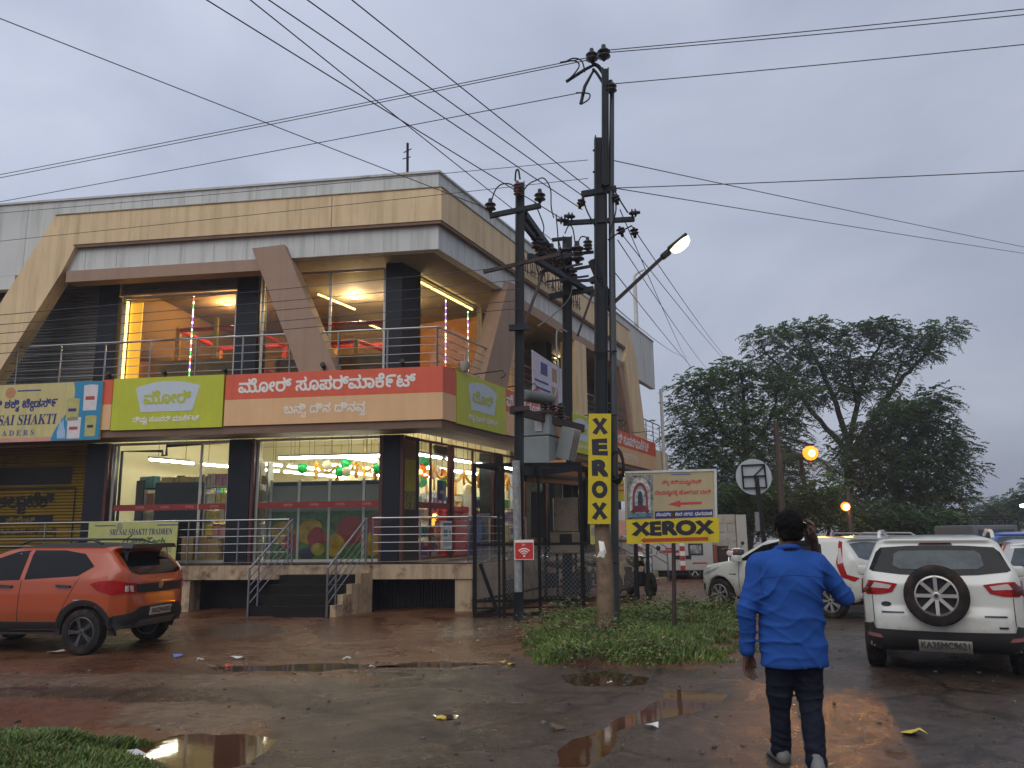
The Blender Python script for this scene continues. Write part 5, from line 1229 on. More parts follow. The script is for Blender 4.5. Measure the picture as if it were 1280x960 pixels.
# --- temple direction sign behind it
YT = 17.6
T4 = [P(781, 592, YT), P(892, 589, YT), P(893, 655, YT), P(782, 660, YT)]
t10 = empty('temple_sign', V((T4[3].x + .4, YT, 0)), 0, 'cream temple direction sign with red lettering, arrow and a small arched picture', 'sign')
mb = MB(); mb.prism(T4, (0, 0, 0), (0, .05, 0)); mb.build('board', mat('temple_cream', (0.44, 0.36, 0.20), rough=0.4, var=0.08, vs=2), t10, world=True)
mb = MB(); e = V((0.06, 0, 0)); mb.prism([T4[1] + V((.002, 0, 0)), T4[1] + e, T4[2] + e, T4[2] + V((.002, 0, 0))], (0, -.02, 0), (0, .14, 0)); mb.prism([T4[0] + UP * .002, T4[1] + e + UP * .002, T4[1] + e + UP * .05, T4[0] + UP * .05], (0, -.02, 0), (0, .14, 0)); mb.build('frame', M_WHITE, t10, world=True)
def tq(u, v): a = T4[0].lerp(T4[1], u); b = T4[3].lerp(T4[2], u); return a.lerp(b, v)
def tpoly(nm, uv, off, m):
    mb = MB(); mb.prism([tq(*q) for q in uv], (0, -off, 0), (0, -off + .003, 0)); return mb.build(nm, m, t10, world=True)
pic = tpoly('picture', [(.02, .04), (.315, .04), (.315, .84), (.02, .84)], .004, mat('picture_grey', (0.20, 0.21, 0.20), var=0.9, vs=9))
def arch(u0, u1, v0, v1, off, m, nm):
    uv = [(u0, v1), (u0, v0 + (v1 - v0) * .45)] + [(u0 + (u1 - u0) * (.5 - .5 * math.cos(a)), v0 + (v1 - v0) * (.45 - .45 * math.sin(a))) for a in np.linspace(0, math.pi, 9)[1:-1]] + [(u1, v0 + (v1 - v0) * .45), (u1, v1)]
    return tpoly(nm, uv, off, m)
arch(.05, .285, .07, .80, .008, mat('picture_white', (0.45, 0.46, 0.44), var=0.6, vs=12), 'picture_arch'); arch(.08, .255, .17, .80, .012, mat('picture_maroon', (0.22, 0.03, 0.03), var=0.4, vs=8), 'picture_garland'); arch(.105, .23, .24, .80, .016, mat('picture_pale', (0.30, 0.36, 0.36), var=0.7, vs=15), 'picture_niche')
arch(.14, .195, .33, .62, .020, mat('picture_dark', (0.03, 0.035, 0.05), var=0.5, vs=12), 'picture_figure'); tpoly('picture_robe', [(.05, .72), (.11, .60), (.22, .60), (.28, .72)], .024, mat('picture_crimson', (0.16, 0.02, 0.04), var=0.4, vs=8)); tpoly('picture_base', [(.03, .74), (.30, .74), (.30, .82), (.03, .82)], .027, mat('picture_cyan', (0.10, 0.20, 0.26), var=0.5, vs=7))
M_TRED = mat('temple_red_letter', (0.50, 0.05, 0.055), rough=0.4)
letter(t10, "ಶೀ{ರ} ಕರಿಯಮ{ಮ}ದೇವಿ", tq(.64, .20), (1, 0, 0.01), UP, 0.85, 0.17, M_TRED, .004, bold=.03)
letter(t10, "ದೇವಸಾ{ಥ}ನಕೆ{ಕ} ಹೋಗುವ ದಾರಿ", tq(.65, .40), (1, 0, 0.01), UP, 1.22, 0.19, M_TRED, .004, bold=.03)
tpoly('arrow', [(.48, .595), (.62, .53), (.62, .57), (.86, .57), (.86, .615), (.62, .615), (.62, .66)], .005, M_TRED)
tpoly('blue_band', [(.33, .72), (.985, .72), (.985, .86), (.33, .86)], .004, mat('band_navy', (0.022, 0.025, 0.16)))
letter(t10, "ಸಾಯಿವಿಹಾರ ನಗರ, ಧಾರವಾಡ", tq(.66, .79), (1, 0, 0.01), UP, 1.2, 0.10, M_WLET, .006, bold=.01)
tpoly('fine_print', [(.52, .03), (.74, .03), (.74, .055), (.52, .055)], .004, mat('print_blue', (0.10, 0.16, 0.35)))
for x in (795, 810): 
    q = P(x, 757, YT + .1); q.z = -.05; mb = MB(); mb.bar(q, P(x - 1.5, 600, YT + .1), 0.07, 0.07); mb.build('leg', M_FIX, t10, world=True)
# --- round sign seen from behind
YR = 19.5
rc = P(942, 596, YR); t11 = empty('round_sign', V((rc.x + .18, YR, 0)), 0, 'round pale sign seen from behind on a dark post beyond the white hatchback', 'sign')
RY = Matrix((V((1, 0, 0)), V((0, 0, 1)), V((0, -1, 0)))).transposed()
mb = MB(); mb.lathe([(0.005, 0), (0.43, 0), (0.43, 0.02), (0.005, 0.02)], rc, 32, RY); mb.build('disc', mat('disc_pale', (0.42, 0.46, 0.48), rough=0.4, var=0.08), t11, world=True)
mb = MB()
for a, b in (((-.29, .27), (.26, .29)), ((-.29, .0), (.27, .02)), ((-.28, -.27), (.28, -.26)), ((-.28, .27), (-.27, -.27)), ((.26, .29), (.28, -.26)), ((-.02, 0), (.25, .25))):
    mb.bar(rc + V((a[0], -.05, a[1])), rc + V((b[0], -.05, b[1])), 0.045 if a != (-.02, 0) else .01, .03)
mb.build('back_frame', M_FIX, t11, world=True)
mb = MB(); q = V((rc.x + .19, YR - .06, -.1)); mb.bar(q, rc + V((0.04, -.09, .02)), 0.10, 0.08); mb.build('post', M_FIX, t11, world=True)
mb = MB(); mb.tube([P(946, 640, YR - .2), P(947.5, 664, YR - .2)], 0.055, 8); mb.build('sleeve', M_GREYPIPE, t11, True, world=True)

# --- cage round the transformer poles
YC = 15.95
c0, c1 = V((-0.76, YC, 0)), V((1.32, YC + .05, 0)); c2, c3 = V((2.9, 19.6, 0)), V((0.75, 19.9, 0)); H = 2.90
t12 = empty('transformer_cage', c0, 0, 'black angle iron and wire mesh cage round the transformer poles', 'cage')
M_CAGE = mat('cage_black', (0.006, 0.006, 0.007), rough=0.55, var=0.3, vs=4, spec=.2)
def cbar(a, b, w_, nm): mb = MB(); mb.bar(a, b, w_, w_); mb.build(nm, M_CAGE, t12, world=True)
for c in (c0, c1, c2, c3): cbar(c - UP * .05, c + UP * H, 0.075, 'post')
for k in (0.225, 0.27, 0.60): cbar(c0.lerp(c1, k), c0.lerp(c1, k) + UP * (H - .04), 0.06 if k != .225 else .04, 'post')
for a, b in ((c0, c1), (c1, c2), (c2, c3), (c3, c0)):
    for z, w_ in ((H, .07), (1.36, .05), (0.30, .05), (0.05, .06)): cbar(a + UP * z, b + UP * z, w_, 'rail')
cbar(c0 + UP * .17, c1 + UP * .17, .03, 'rail'); cbar(c0.lerp(c1, .05) + UP * 1.0, c0.lerp(c1, .22) + UP * .02, .07, 'brace')
def mesh_panel(a, b, z0, z1, pitch=0.085):
    mb = MB(); d = b - a; L = d.length; d = d / L; h = z1 - z0; n = int((L + h) / pitch)
    for k in range(1, n):
        s = k * pitch
        for sg in (0, 1):
            x0, y0 = (s, 0) if s <= L else (L, s - L); x1, y1 = (0, s) if s <= h else (s - h, h)
            if sg: x0, x1 = L - x0, L - x1
            off = V((0, .003 * sg, 0)); mb.bar(a + d * x0 + UP * (z0 + y0) + off, a + d * x1 + UP * (z0 + y1) + off, 0.0045)
    mb.build('wire_mesh', M_GREYPIPE, t12, world=True)
mesh_panel(c0, c1, 0.32, 1.34); mesh_panel(c1, c2, 0.32, 1.34, .11); mesh_panel(c0, c3, 0.32, 1.34, .11)
# red wifi sign on the cage
W4 = [P(643, 675, 15.10), P(667, 674.5, 15.10), P(667.5, 699.5, 15.10), P(643, 700, 15.10)]
t13 = empty('wifi_sign', W4[3], 0, 'small red and white wireless sign strapped to the pole at the black cage', 'sign')
mb = MB(); mb.prism(W4, (0, 0, 0), (0, .012, 0)); mb.build('board', M_WLET, t13, world=True)
wc = sum(W4, V()) / 4
mb = MB(); mb.prism([wc + V((x, 0, z)) for x, z in ((-.165, .13), (.165, .13), (.165, -.165), (-.165, -.165))], (0, -.005, 0), (0, -.001, 0)); mb.build('red_field', mat('wifi_red', (0.55, 0.02, 0.02)), t13, world=True)
mb = MB()
for r_ in (.05, .09, .13):
    pts = [wc + V((r_ * math.sin(a), -.012, -.11 + r_ * math.cos(a))) for a in np.linspace(-.85, .85, 9)]; mb.tube(pts, .0125, 6)
mb.lathe([(0.002, 0), (.02, 0), (.02, .006), (0.002, .006)], wc + V((0, -.006, -.11)), 10, RY); mb.build('wave_symbol', M_WLET, t13, world=True)
letter(t13, "Jio", wc + V((-.01, -.005, .09)), (1, 0, 0), UP, .16, .05, M_WLET, .003)
# meter cabinet behind the mesh
t14 = empty('meter_cabinet', V((1.05, 17.6, 0)), 0, 'weathered beige meter cabinet standing behind the cage mesh', 'cabinet')
M_CAB = mat('weathered_cabinet', (0.17, 0.13, 0.09), rough=0.7, var=0.3, vs=3, dirt=(0.06, 0.04, 0.03), dth=0.5)
c = P(707, 640, 17.6)
mb = MB(); mb.rbox(V((c.x, 17.7, 1.95)), (0.52, .35, .72), .015); mb.build('upper_box', M_CAB, t14, world=True)
mb = MB(); mb.rbox(V((c.x - .02, 17.68, 1.36)), (0.62, .42, .44), .015); mb.build('lower_box', M_CAB, t14, world=True)
mb = MB(); mb.box(V((c.x - .02, 17.465, 1.45)), (0.26, .01, .18)); mb.build('opening', M_FIX, t14, world=True)
for s in (-.2, .2): mb = MB(); mb.bar(V((c.x + s, 17.7, -.05)), V((c.x + s, 17.7, 1.14)), .06); mb.build('leg', M_FIX, t14, world=True)
q = P(672, 628, 17.2); mb = MB(); mb.rbox(V((q.x, 17.3, 1.95)), (0.30, .3, .95), .01); tag(mb.build('cable_box', M_FIX), 'narrow black cable box left of the beige meter cabinet', 'cabinet')
# small notices on and near the tall pole
def notice(px, Y, w_, h_, m, nm, label, marks=()):
    c = P(*px, Y); t = empty(nm, c, 0, label, 'notice'); mb = MB(); mb.prism([c + V((x, 0, z)) for x, z in ((-w_ / 2, h_ / 2), (w_ / 2, h_ / 2), (w_ / 2, -h_ / 2), (-w_ / 2, -h_ / 2))], (0, 0, 0), (0, .008, 0)); mb.build('sheet', m, t, world=True)
    for x, z, a, b, mm in marks:
        mb = MB(); mb.prism([c + V((x + i * a / 2, 0, z + j * b / 2)) for i, j in ((-1, 1), (1, 1), (1, -1), (-1, -1))], (0, -.004, 0), (0, -.001, 0)); mb.build('printed_block', mm, t, world=True)
    return t
n_ = notice((774, 613), 13.4, .17, .36, mat('notice_yellow', (0.55, 0.45, 0.03)), 'small_notice', 'small yellow notice with red lettering just right of the tall pole', ((0, .0, .17, .02, M_TRED),))
letter(n_, "ಅಂಗಡಿ", P(774, 606, 13.4), (1, 0, 0), UP, .15, .09, M_TRED, .005, bold=.03)
notice((742, 668), 13.6, .11, .32, mat('notice_pale_yellow', (0.50, 0.48, 0.12)), 'small_notice', 'narrow pale yellow notice left of the pole foot', ((0, .05, .07, .12, mat('notice_grey', (0.3, 0.3, 0.25))),))
notice((777, 660), 14.5, .12, .26, M_PINK, 'small_notice', 'faded pink notice between the pole and the wide yellow sign')
notice((771.5, 663), 13.3, .05, .17, M_WLET, 'small_notice', 'thin white paper stuck to the grey pipe')
mb = MB(); c = P(752.5, 688, 12.78)
mb.add([c + V((-.05, -.01, .15)), c + V((.03, -.03, .13)), c + V((.05, -.045, .03)), c + V((.07, -.02, -.06)), c + V((.035, -.05, -.13)), c + V((-.03, -.04, -.09)), c + V((-.09, -.01, -.11)), c + V((-.04, -.05, .0)), c + V((.0, -.065, -.02))], [(0, 1, 8, 7), (1, 2, 8), (2, 3, 8), (3, 4, 8), (4, 5, 8), (5, 6, 7, 8)]); o = mb.build('torn_paper', M_WLET, fixn=False); tag(o, 'torn white paper hanging on the rusty pole foot', 'paper')
m_ = o.modifiers.new('thick', 'SOLIDIFY'); m_.thickness = 0.004
mb = MB(); c = P(770, 582, 13.1)
for k in range(5): mb.tube([c + V((.13 * (1 - .06 * k) * math.cos(a), -.02 * k, .30 * (1 - .07 * k) * math.sin(a))) for a in np.linspace(0, 2 * math.pi, 17)], .014, 5, cap=False)
tag(mb.build('cable_coil', M_FIX, smooth='full'), 'black coil of spare cable hung on the tall pole beside the yellow sign', 'cable coil')
# --- compound wall, terracotta pillar, side steps rail
wl, wr = P(855, 700, 28), P(921, 700, 28); t15 = empty('compound_wall', V((wl.x, 28, 0)), 0, 'pale concrete block wall ending in a square pillar beyond the signs', 'wall')
M_BLOCK = mat('pale_block', (0.40, 0.37, 0.31), rough=0.8, var=0.12, vs=2, dirt=(0.22, 0.18, 0.13), dth=0.55, bump=0.3, bs=15)
mb = MB()
for r_ in range(7):
    x = wl.x - 3 + (r_ % 2) * .3
    while x < wr.x - .05: w_ = min(.6, wr.x - x); mb.box(V((x + w_ / 2, 28, .15 + r_ * .3)), (w_ - .012, .2, .288)); x += .6
mb.build('blockwork', M_BLOCK, t15, world=True)
mb = MB(); mb.box(V((wr.x + .18, 28, 1.03)), (.34, .34, 2.1)); mb.build('pillar', mat('pillar_cream', (0.44, 0.41, 0.36), var=0.1, vs=2), t15, world=True)
q = P(892, 700, 27.3); mb = MB(); mb.tube([V((q.x, 27.3, -.1)), V((q.x, 27.3, 1.1))], .14, 12); tag(mb.build('clay_pipe', mat('terracotta', (0.26, 0.075, 0.035), rough=0.7, var=0.25, vs=3), smooth=True), 'upright terracotta pipe beside the white van', 'pipe')
mb = MB(); c = P(904, 697, 27.5); mb.box(V((c.x, 27.6, .55)), (.34, .3, 1.0)); tag(mb.build('rusty_box', M_RUSTY), 'small rusty box by the block wall', 'box')
t16 = empty('side_steps', RP(10.6, 1.2), 0, 'side entrance steps with steel handrails beyond the transformer cage', 'steps')
for k in range(5):
    mb = MB(); sbox(mb, 9.0, 11.0, 0.55 + .28 * k, .55 + .28 * (k + 1) - .002, -.05, .82 - .17 * k); mb.build('step', M_SLABCREAM, t16, world=True)
for s in (9.05, 10.95):
    mb = MB(); a, b = RP(s, .5, .98), RP(s, 2.0, .1)
    for h in (.95, .7, .45): mb.tube([a + UP * h, b + UP * h], .02, 7)
    mb.tube([a, a + UP * .95], .02, 7); mb.tube([b - UP * .1, b + UP * .95], .02, 7); mb.build('handrail', M_STEEL, t16, True, world=True)
# sodium street lamps down the road
M_SOD = emit('sodium_glow', (1.0, 0.20, 0.012), 3.2)
def sodium(px, Y, polepx, energy, label, r=.16, top=None):
    c = P(*px, Y); b = P(*polepx, Y); b.z = 0
    t = empty('sodium_lamp', b, 0, label, 'street lamp'); up = c + UP * .5
    pt = V((b.x, b.y, c.z + (top or .6)))
    mb = MB(); mb.tube([b - UP * .1, pt], [.13, .09], 10); mb.build('post', mat('wooden_post', (0.045, 0.032, 0.025), var=0.3, vs=3), t, True, world=True)
    mb = MB(); mb.tube([pt - UP * .45, c + UP * (r + .03)], .035, 8); mb.build('arm', M_POLE, t, True, world=True)
    mb = MB(); mb.rbox(c + UP * (r + .02), (.30, .2, .07), .03); hd = mb.build('hood', M_POLE, t, world=True)
    mb = MB(); mb.lathe([(.01, -r), (r * .5, -r * .87), (r * .87, -r * .5), (r, 0), (r * .87, r * .5), (r * .4, r * .85)], c, 16); mb.build('lamp_bowl', M_SOD, hd, 'full', world=True)
    mb = MB(); mb.lathe([(.01, -.11), (.08, -.08), (.11, 0), (.08, .08), (.01, .11)], c + V((-.03, -r * .78, -.03)), 14); mb.build('lamp_bulb', emit('sodium_core', (1.0, .58, .16), 40), hd, 'full', world=True)
    l = bpy.data.lights.new('sodium_light', 'SPOT'); l.energy = energy; l.color = (1, .36, .03); l.shadow_soft_size = .16; l.spot_size = math.radians(64); l.spot_blend = .6
    o = bpy.data.objects.new('sodium_light', l); COL.objects.link(o); o.location = c - UP * .3 - V((.05, .25, 0)); o.rotation_euler = (V((2.6, 8.5, 0)) - o.location).to_track_quat('-Z', 'Y').to_euler()
    return t
sodium((1013, 566), 28, (981, 690), 560, 'bright orange street lamp on a wooden pole in front of the trees', .26, 1.1)
sodium((1057, 633), 30, (1066, 690), 260, 'small orange street lamp lower down among the trees', .17)
c = P(1279, 632, 60); t = empty('far_lamp', V((c.x, 60, 0)), 0, 'white street lamp far off at the right edge', 'street lamp')
mb = MB(); mb.tube([V((c.x + .3, 60, 0)), V((c.x + .3, 60, c.z)), c], .06, 8); mb.build('post', M_POLE, t, True, world=True); mb = MB(); mb.lathe([(.01, -.15), (.2, -.1), (.22, .06), (.02, .12)], c, 12); mb.build('lamp_bowl', emit('cool_white_glow', (.9, .95, 1), 14), t, world=True)
# metal letter frame left over on the cream band of the side wall
mb = MB()
for k in range(9):
    s = 4.4 + .52 * k
    for j in range(3): mb.bar(RP(s + .13 * j, .03, 8.52 + rnd.random() * .05), RP(s + .13 * j + rnd.uniform(-.1, .1), .03, 8.95 + rnd.random() * .2), .022)
    mb.bar(RP(s - .05, .03, 8.6 + .1 * (k % 3)), RP(s + .4, .03, 8.62 + .1 * (k % 2)), .02)
    mb.bar(RP(s + .13, -.07, 8.7), RP(s + .13, .04, 8.7), .02)
B(mb, 'letter_frame', M_FIX)

# ------------------------------------------------------------------ overhead wires
M_WIRE = mat('wire_dark', (0.035, 0.038, 0.045), rough=0.5)
def wire(a, b, sag, label, group, r=0.0085, ext=(0, 0), name='overhead_wire'):
    a, b = V(a), V(b); d = b - a; a = a - d * ext[0]; b = b + d * ext[1]
    n = 20; pts = [a.lerp(b, k / n) - UP * sag * (1 - (2 * k / n - 1) ** 2) for k in range(n + 1)]
    mb = MB(); mb.tube(pts, r, 5); tag(mb.build(name, M_WIRE, smooth='full'), label, 'wire', group)
HV = 'high wires at the pole top'
wire(P(735, 72, YP), P(0, 216, 18), .05, 'upper of two close wires from the pole top to the left', None, ext=(0, .6))
wire(P(740, 74, YP), P(0, 220, 18), .05, 'lower of two close wires from the pole top to the left', None, ext=(0, .6))
wire(P(755, 63, YP), P(1280, 7, 11.6), .06, 'topmost wire running right from the pole top', None, ext=(0, .8))
wire(P(755, 66, YP), P(1280, 14, 11.6), .06, 'second wire from the top running right from the pole', None, ext=(0, .8))
wire(P(725, 116, YP), P(0, 250, 18.5), .05, 'single wire running left from below the pole top', None, ext=(0, .6))
wire(P(764, 105, YP), P(1280, 52, 11.8), .05, 'single wire running right from the small top insulator', None, ext=(0, .8))
wire(P(764, 200, YP), P(1280, 307, 26), .05, 'thin wire dropping to the right, crossing a level one', None, ext=(0, .8))
wire(P(768, 235, YP), P(1280, 210, 12.4), .05, 'thin nearly level wire to the right from the upper crossarm', None, ext=(0, .8))
wire(P(768, 235, YP), P(1280, 315, 26), .05, 'thin wire dropping to the right from the upper crossarm', None, ext=(0, .8))
LT = (('first', (0, 20), (612, 262), YL, 11), ('second', (265, 0), (705, 275), YP, 8.4), ('third', (318, 0), (690, 300), 17, 8.6), ('fourth', (342, 0), (728, 262), YP, 8.4), ('fifth', (390, 0), (730, 246), YP, 8.4), ('sixth', (445, 0), (737, 236), YP, 8.4))
for n_, a, b, Y1, Y0 in LT:
    wire(P(*b, Y1), P(*a, Y0),   .04, n_ + ' from the left of the wires slanting down from the upper left to the poles', None, .0085, (0, 1.2))
for k, (y0, y1, y2) in enumerate(((392, 345, 322), (404, 362, 340), (415, 372, 352), (428, 392, 362), (440, 402, 372))):
    wire(P(650, y1 + (y2 - y1) * .55, 15.2), P(0, y0, 13.5), .03, ('topmost', 'second', 'third', 'fourth', 'lowest')[k] + ' of the thin wires crossing in front of the upper windows', None, .007, (0, .5))
for k, (y0, y1) in enumerate(((265, 205), (300, 228))): wire(P(735, y1 - 5, YP), P(0, y0, 17), .03, ('upper', 'lower')[k] + ' faint thin wire crossing the parapet', None, .006, (0, .5))
for k, (a, b) in enumerate((((775, 290), (912, 452)), ((790, 283), (905, 440)), ((772, 300), (882, 455)), ((768, 340), (875, 465)), ((775, 262), (860, 450)), ((764, 380), (850, 440)))):
    wire(P(*a, YP), P(*b, 48), .25, ('first', 'second', 'third', 'fourth', 'fifth', 'sixth')[k] + ' of the wires fanning away down the street behind the lamp arm', None, .009, (0, .5))
# ------------------------------------------------------------------ solid shapes from distance fields
def poly_sdf(px, py, poly):                                # negative inside
    return -segdist(px, py, poly)
def smax(a, b, k): h = np.clip(0.5 - 0.5 * (b - a) / k, 0, 1); return b + (a - b) * h + k * h * (1 - h)
def smin(a, b, k): return -smax(-a, -b, k)
def surface_nets(D, org, st):
    s = D < 0
    c = [D[i:D.shape[0] - 1 + i, j:D.shape[1] - 1 + j, k:D.shape[2] - 1 + k] for i in (0, 1) for j in (0, 1) for k in (0, 1)]
    n_in = sum((q < 0).astype(np.int8) for q in c); act = (n_in > 0) & (n_in < 8)
    ii = np.argwhere(act); cv = np.stack([q[act] for q in c], 1)
    offs = np.array([(i, j, k) for i in (0, 1) for j in (0, 1) for k in (0, 1)], float)
    acc = np.zeros((len(ii), 3)); cnt = np.zeros(len(ii))
    for a in range(8):
        for b in range(a + 1, 8):
            if np.abs(offs[a] - offs[b]).sum() != 1: continue
            m = (cv[:, a] < 0) != (cv[:, b] < 0); t = np.where(m, cv[:, a] / (cv[:, a] - cv[:, b] + 1e-12), 0)
            acc += np.where(m[:, None], offs[a] + (offs[b] - offs[a]) * t[:, None], 0); cnt += m
    vs = np.array(org) + (ii + acc / cnt[:, None]) * st
    idx = np.full(act.shape, -1, np.int64); idx[act] = np.arange(len(ii))
    fs_ = []
    for ax_ in range(3):
        sl = [slice(None)] * 3; s2 = list(sl); sl[ax_] = slice(0, -1); s2[ax_] = slice(1, None)
        e = s[tuple(sl)] != s[tuple(s2)]; flip = s[tuple(sl)]
        o1, o2 = (ax_ + 1) % 3, (ax_ + 2) % 3
        q = np.argwhere(e); q = q[(q[:, o1] > 0) & (q[:, o2] > 0) & (q[:, o1] < act.shape[o1]) & (q[:, o2] < act.shape[o2]) & (q[:, ax_] < act.shape[ax_])]
        def at(d1, d2): r = q.copy(); r[:, o1] -= d1; r[:, o2] -= d2; return idx[r[:, 0], r[:, 1], r[:, 2]]
        f = np.stack([at(1, 1), at(0, 1), at(0, 0), at(1, 0)], 1); fl = flip[q[:, 0], q[:, 1], q[:, 2]]
        f[~fl] = f[~fl][:, ::-1]; fs_.append(f[(f >= 0).all(1)])
    return vs, np.concatenate(fs_)

def paint(name, col, metal=0.0, rough=0.28, dirt=(0.10, 0.06, 0.04), dth=0.66):
    m = mat(name, col, rough=rough, metal=metal, var=0.03, vs=1.5, coat=0.6, dirt=dirt, dth=dth, ds=2.2)
    t = m.node_tree; b = t.nodes['Principled BSDF']; src = b.inputs['Base Color'].links[0].from_socket   # dried road spray low on the body
    tcx = t.nodes.new('ShaderNodeTexCoord'); sp_ = t.nodes.new('ShaderNodeSeparateXYZ'); t.links.new(tcx.outputs['Object'], sp_.inputs[0])
    nz_ = t.nodes.new('ShaderNodeTexNoise'); nz_.inputs['Scale'].default_value = 7; nz_.inputs['Detail'].default_value = 8; nz_.inputs['Roughness'].default_value = .75; t.links.new(tcx.outputs['Object'], nz_.inputs['Vector'])
    ma = t.nodes.new('ShaderNodeMath'); ma.operation = 'MULTIPLY_ADD'; ma.inputs[1].default_value = -1.5; t.links.new(sp_.outputs['Z'], ma.inputs[0]); t.links.new(nz_.outputs[0], ma.inputs[2])
    r_ = t.nodes.new('ShaderNodeMapRange'); r_.inputs[1].default_value = -.55; r_.inputs[2].default_value = .25; r_.inputs[3].default_value = 0; r_.inputs[4].default_value = .75; t.links.new(ma.outputs[0], r_.inputs[0])
    x = t.nodes.new('ShaderNodeMix'); x.data_type = 'RGBA'; t.links.new(r_.outputs[0], x.inputs[0]); t.links.new(src, x.inputs[6]); x.inputs[7].default_value = (.13, .075, .045, 1); t.links.new(x.outputs[2], b.inputs['Base Color'])
    return m
M_WPAINT = paint('white_car_paint', (0.58, 0.59, 0.54)); M_OPAINT = paint('orange_car_paint', (0.38, 0.052, 0.004)); M_SPAINT = paint('silver_car_paint', (0.42, 0.42, 0.41), 0.3); M_GPAINT = paint('grey_car_paint', (0.30, 0.31, 0.33), 0.3); M_BPAINT = paint('blue_car_paint', (0.02, 0.08, 0.36))
M_PLASTIC = mat('black_trim_plastic', (0.018, 0.018, 0.019), rough=0.5, var=0.15)
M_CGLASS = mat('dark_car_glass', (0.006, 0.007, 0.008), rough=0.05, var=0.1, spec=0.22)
M_CGLASS2 = mat('paler_car_glass', (0.060, 0.075, 0.082), rough=0.06, var=0.35, vs=5, spec=0.25)
M_TYRE = mat('tyre_rubber', (0.014, 0.012, 0.011), rough=0.75, var=0.25, dirt=(0.055, 0.034, 0.024), dth=0.5, ds=6, spec=.25)
M_ALLOY = mat('alloy_wheel', (0.50, 0.48, 0.45), rough=0.35, metal=0.85, var=0.1)
M_DALLOY = mat('dark_alloy_wheel', (0.085, 0.08, 0.08), rough=0.4, metal=0.6, var=0.1)
M_TAILR = mat('tail_lamp_red', (0.33, 0.006, 0.007), rough=0.2, var=0.3, vs=14, spec=0.3)
M_TAILD = mat('tail_lamp_dark', (0.10, 0.008, 0.010), rough=0.12, spec=0.6)
M_TAILW = mat('tail_lamp_clear', (0.50, 0.42, 0.40), rough=0.15, spec=0.6)
M_PLATE = mat('number_plate_white', (0.50, 0.47, 0.40), rough=0.5, dirt=(0.3, 0.24, 0.17), dth=0.6)
M_CHROME = mat('chrome', (0.6, 0.6, 0.6), rough=0.15, metal=1.0)

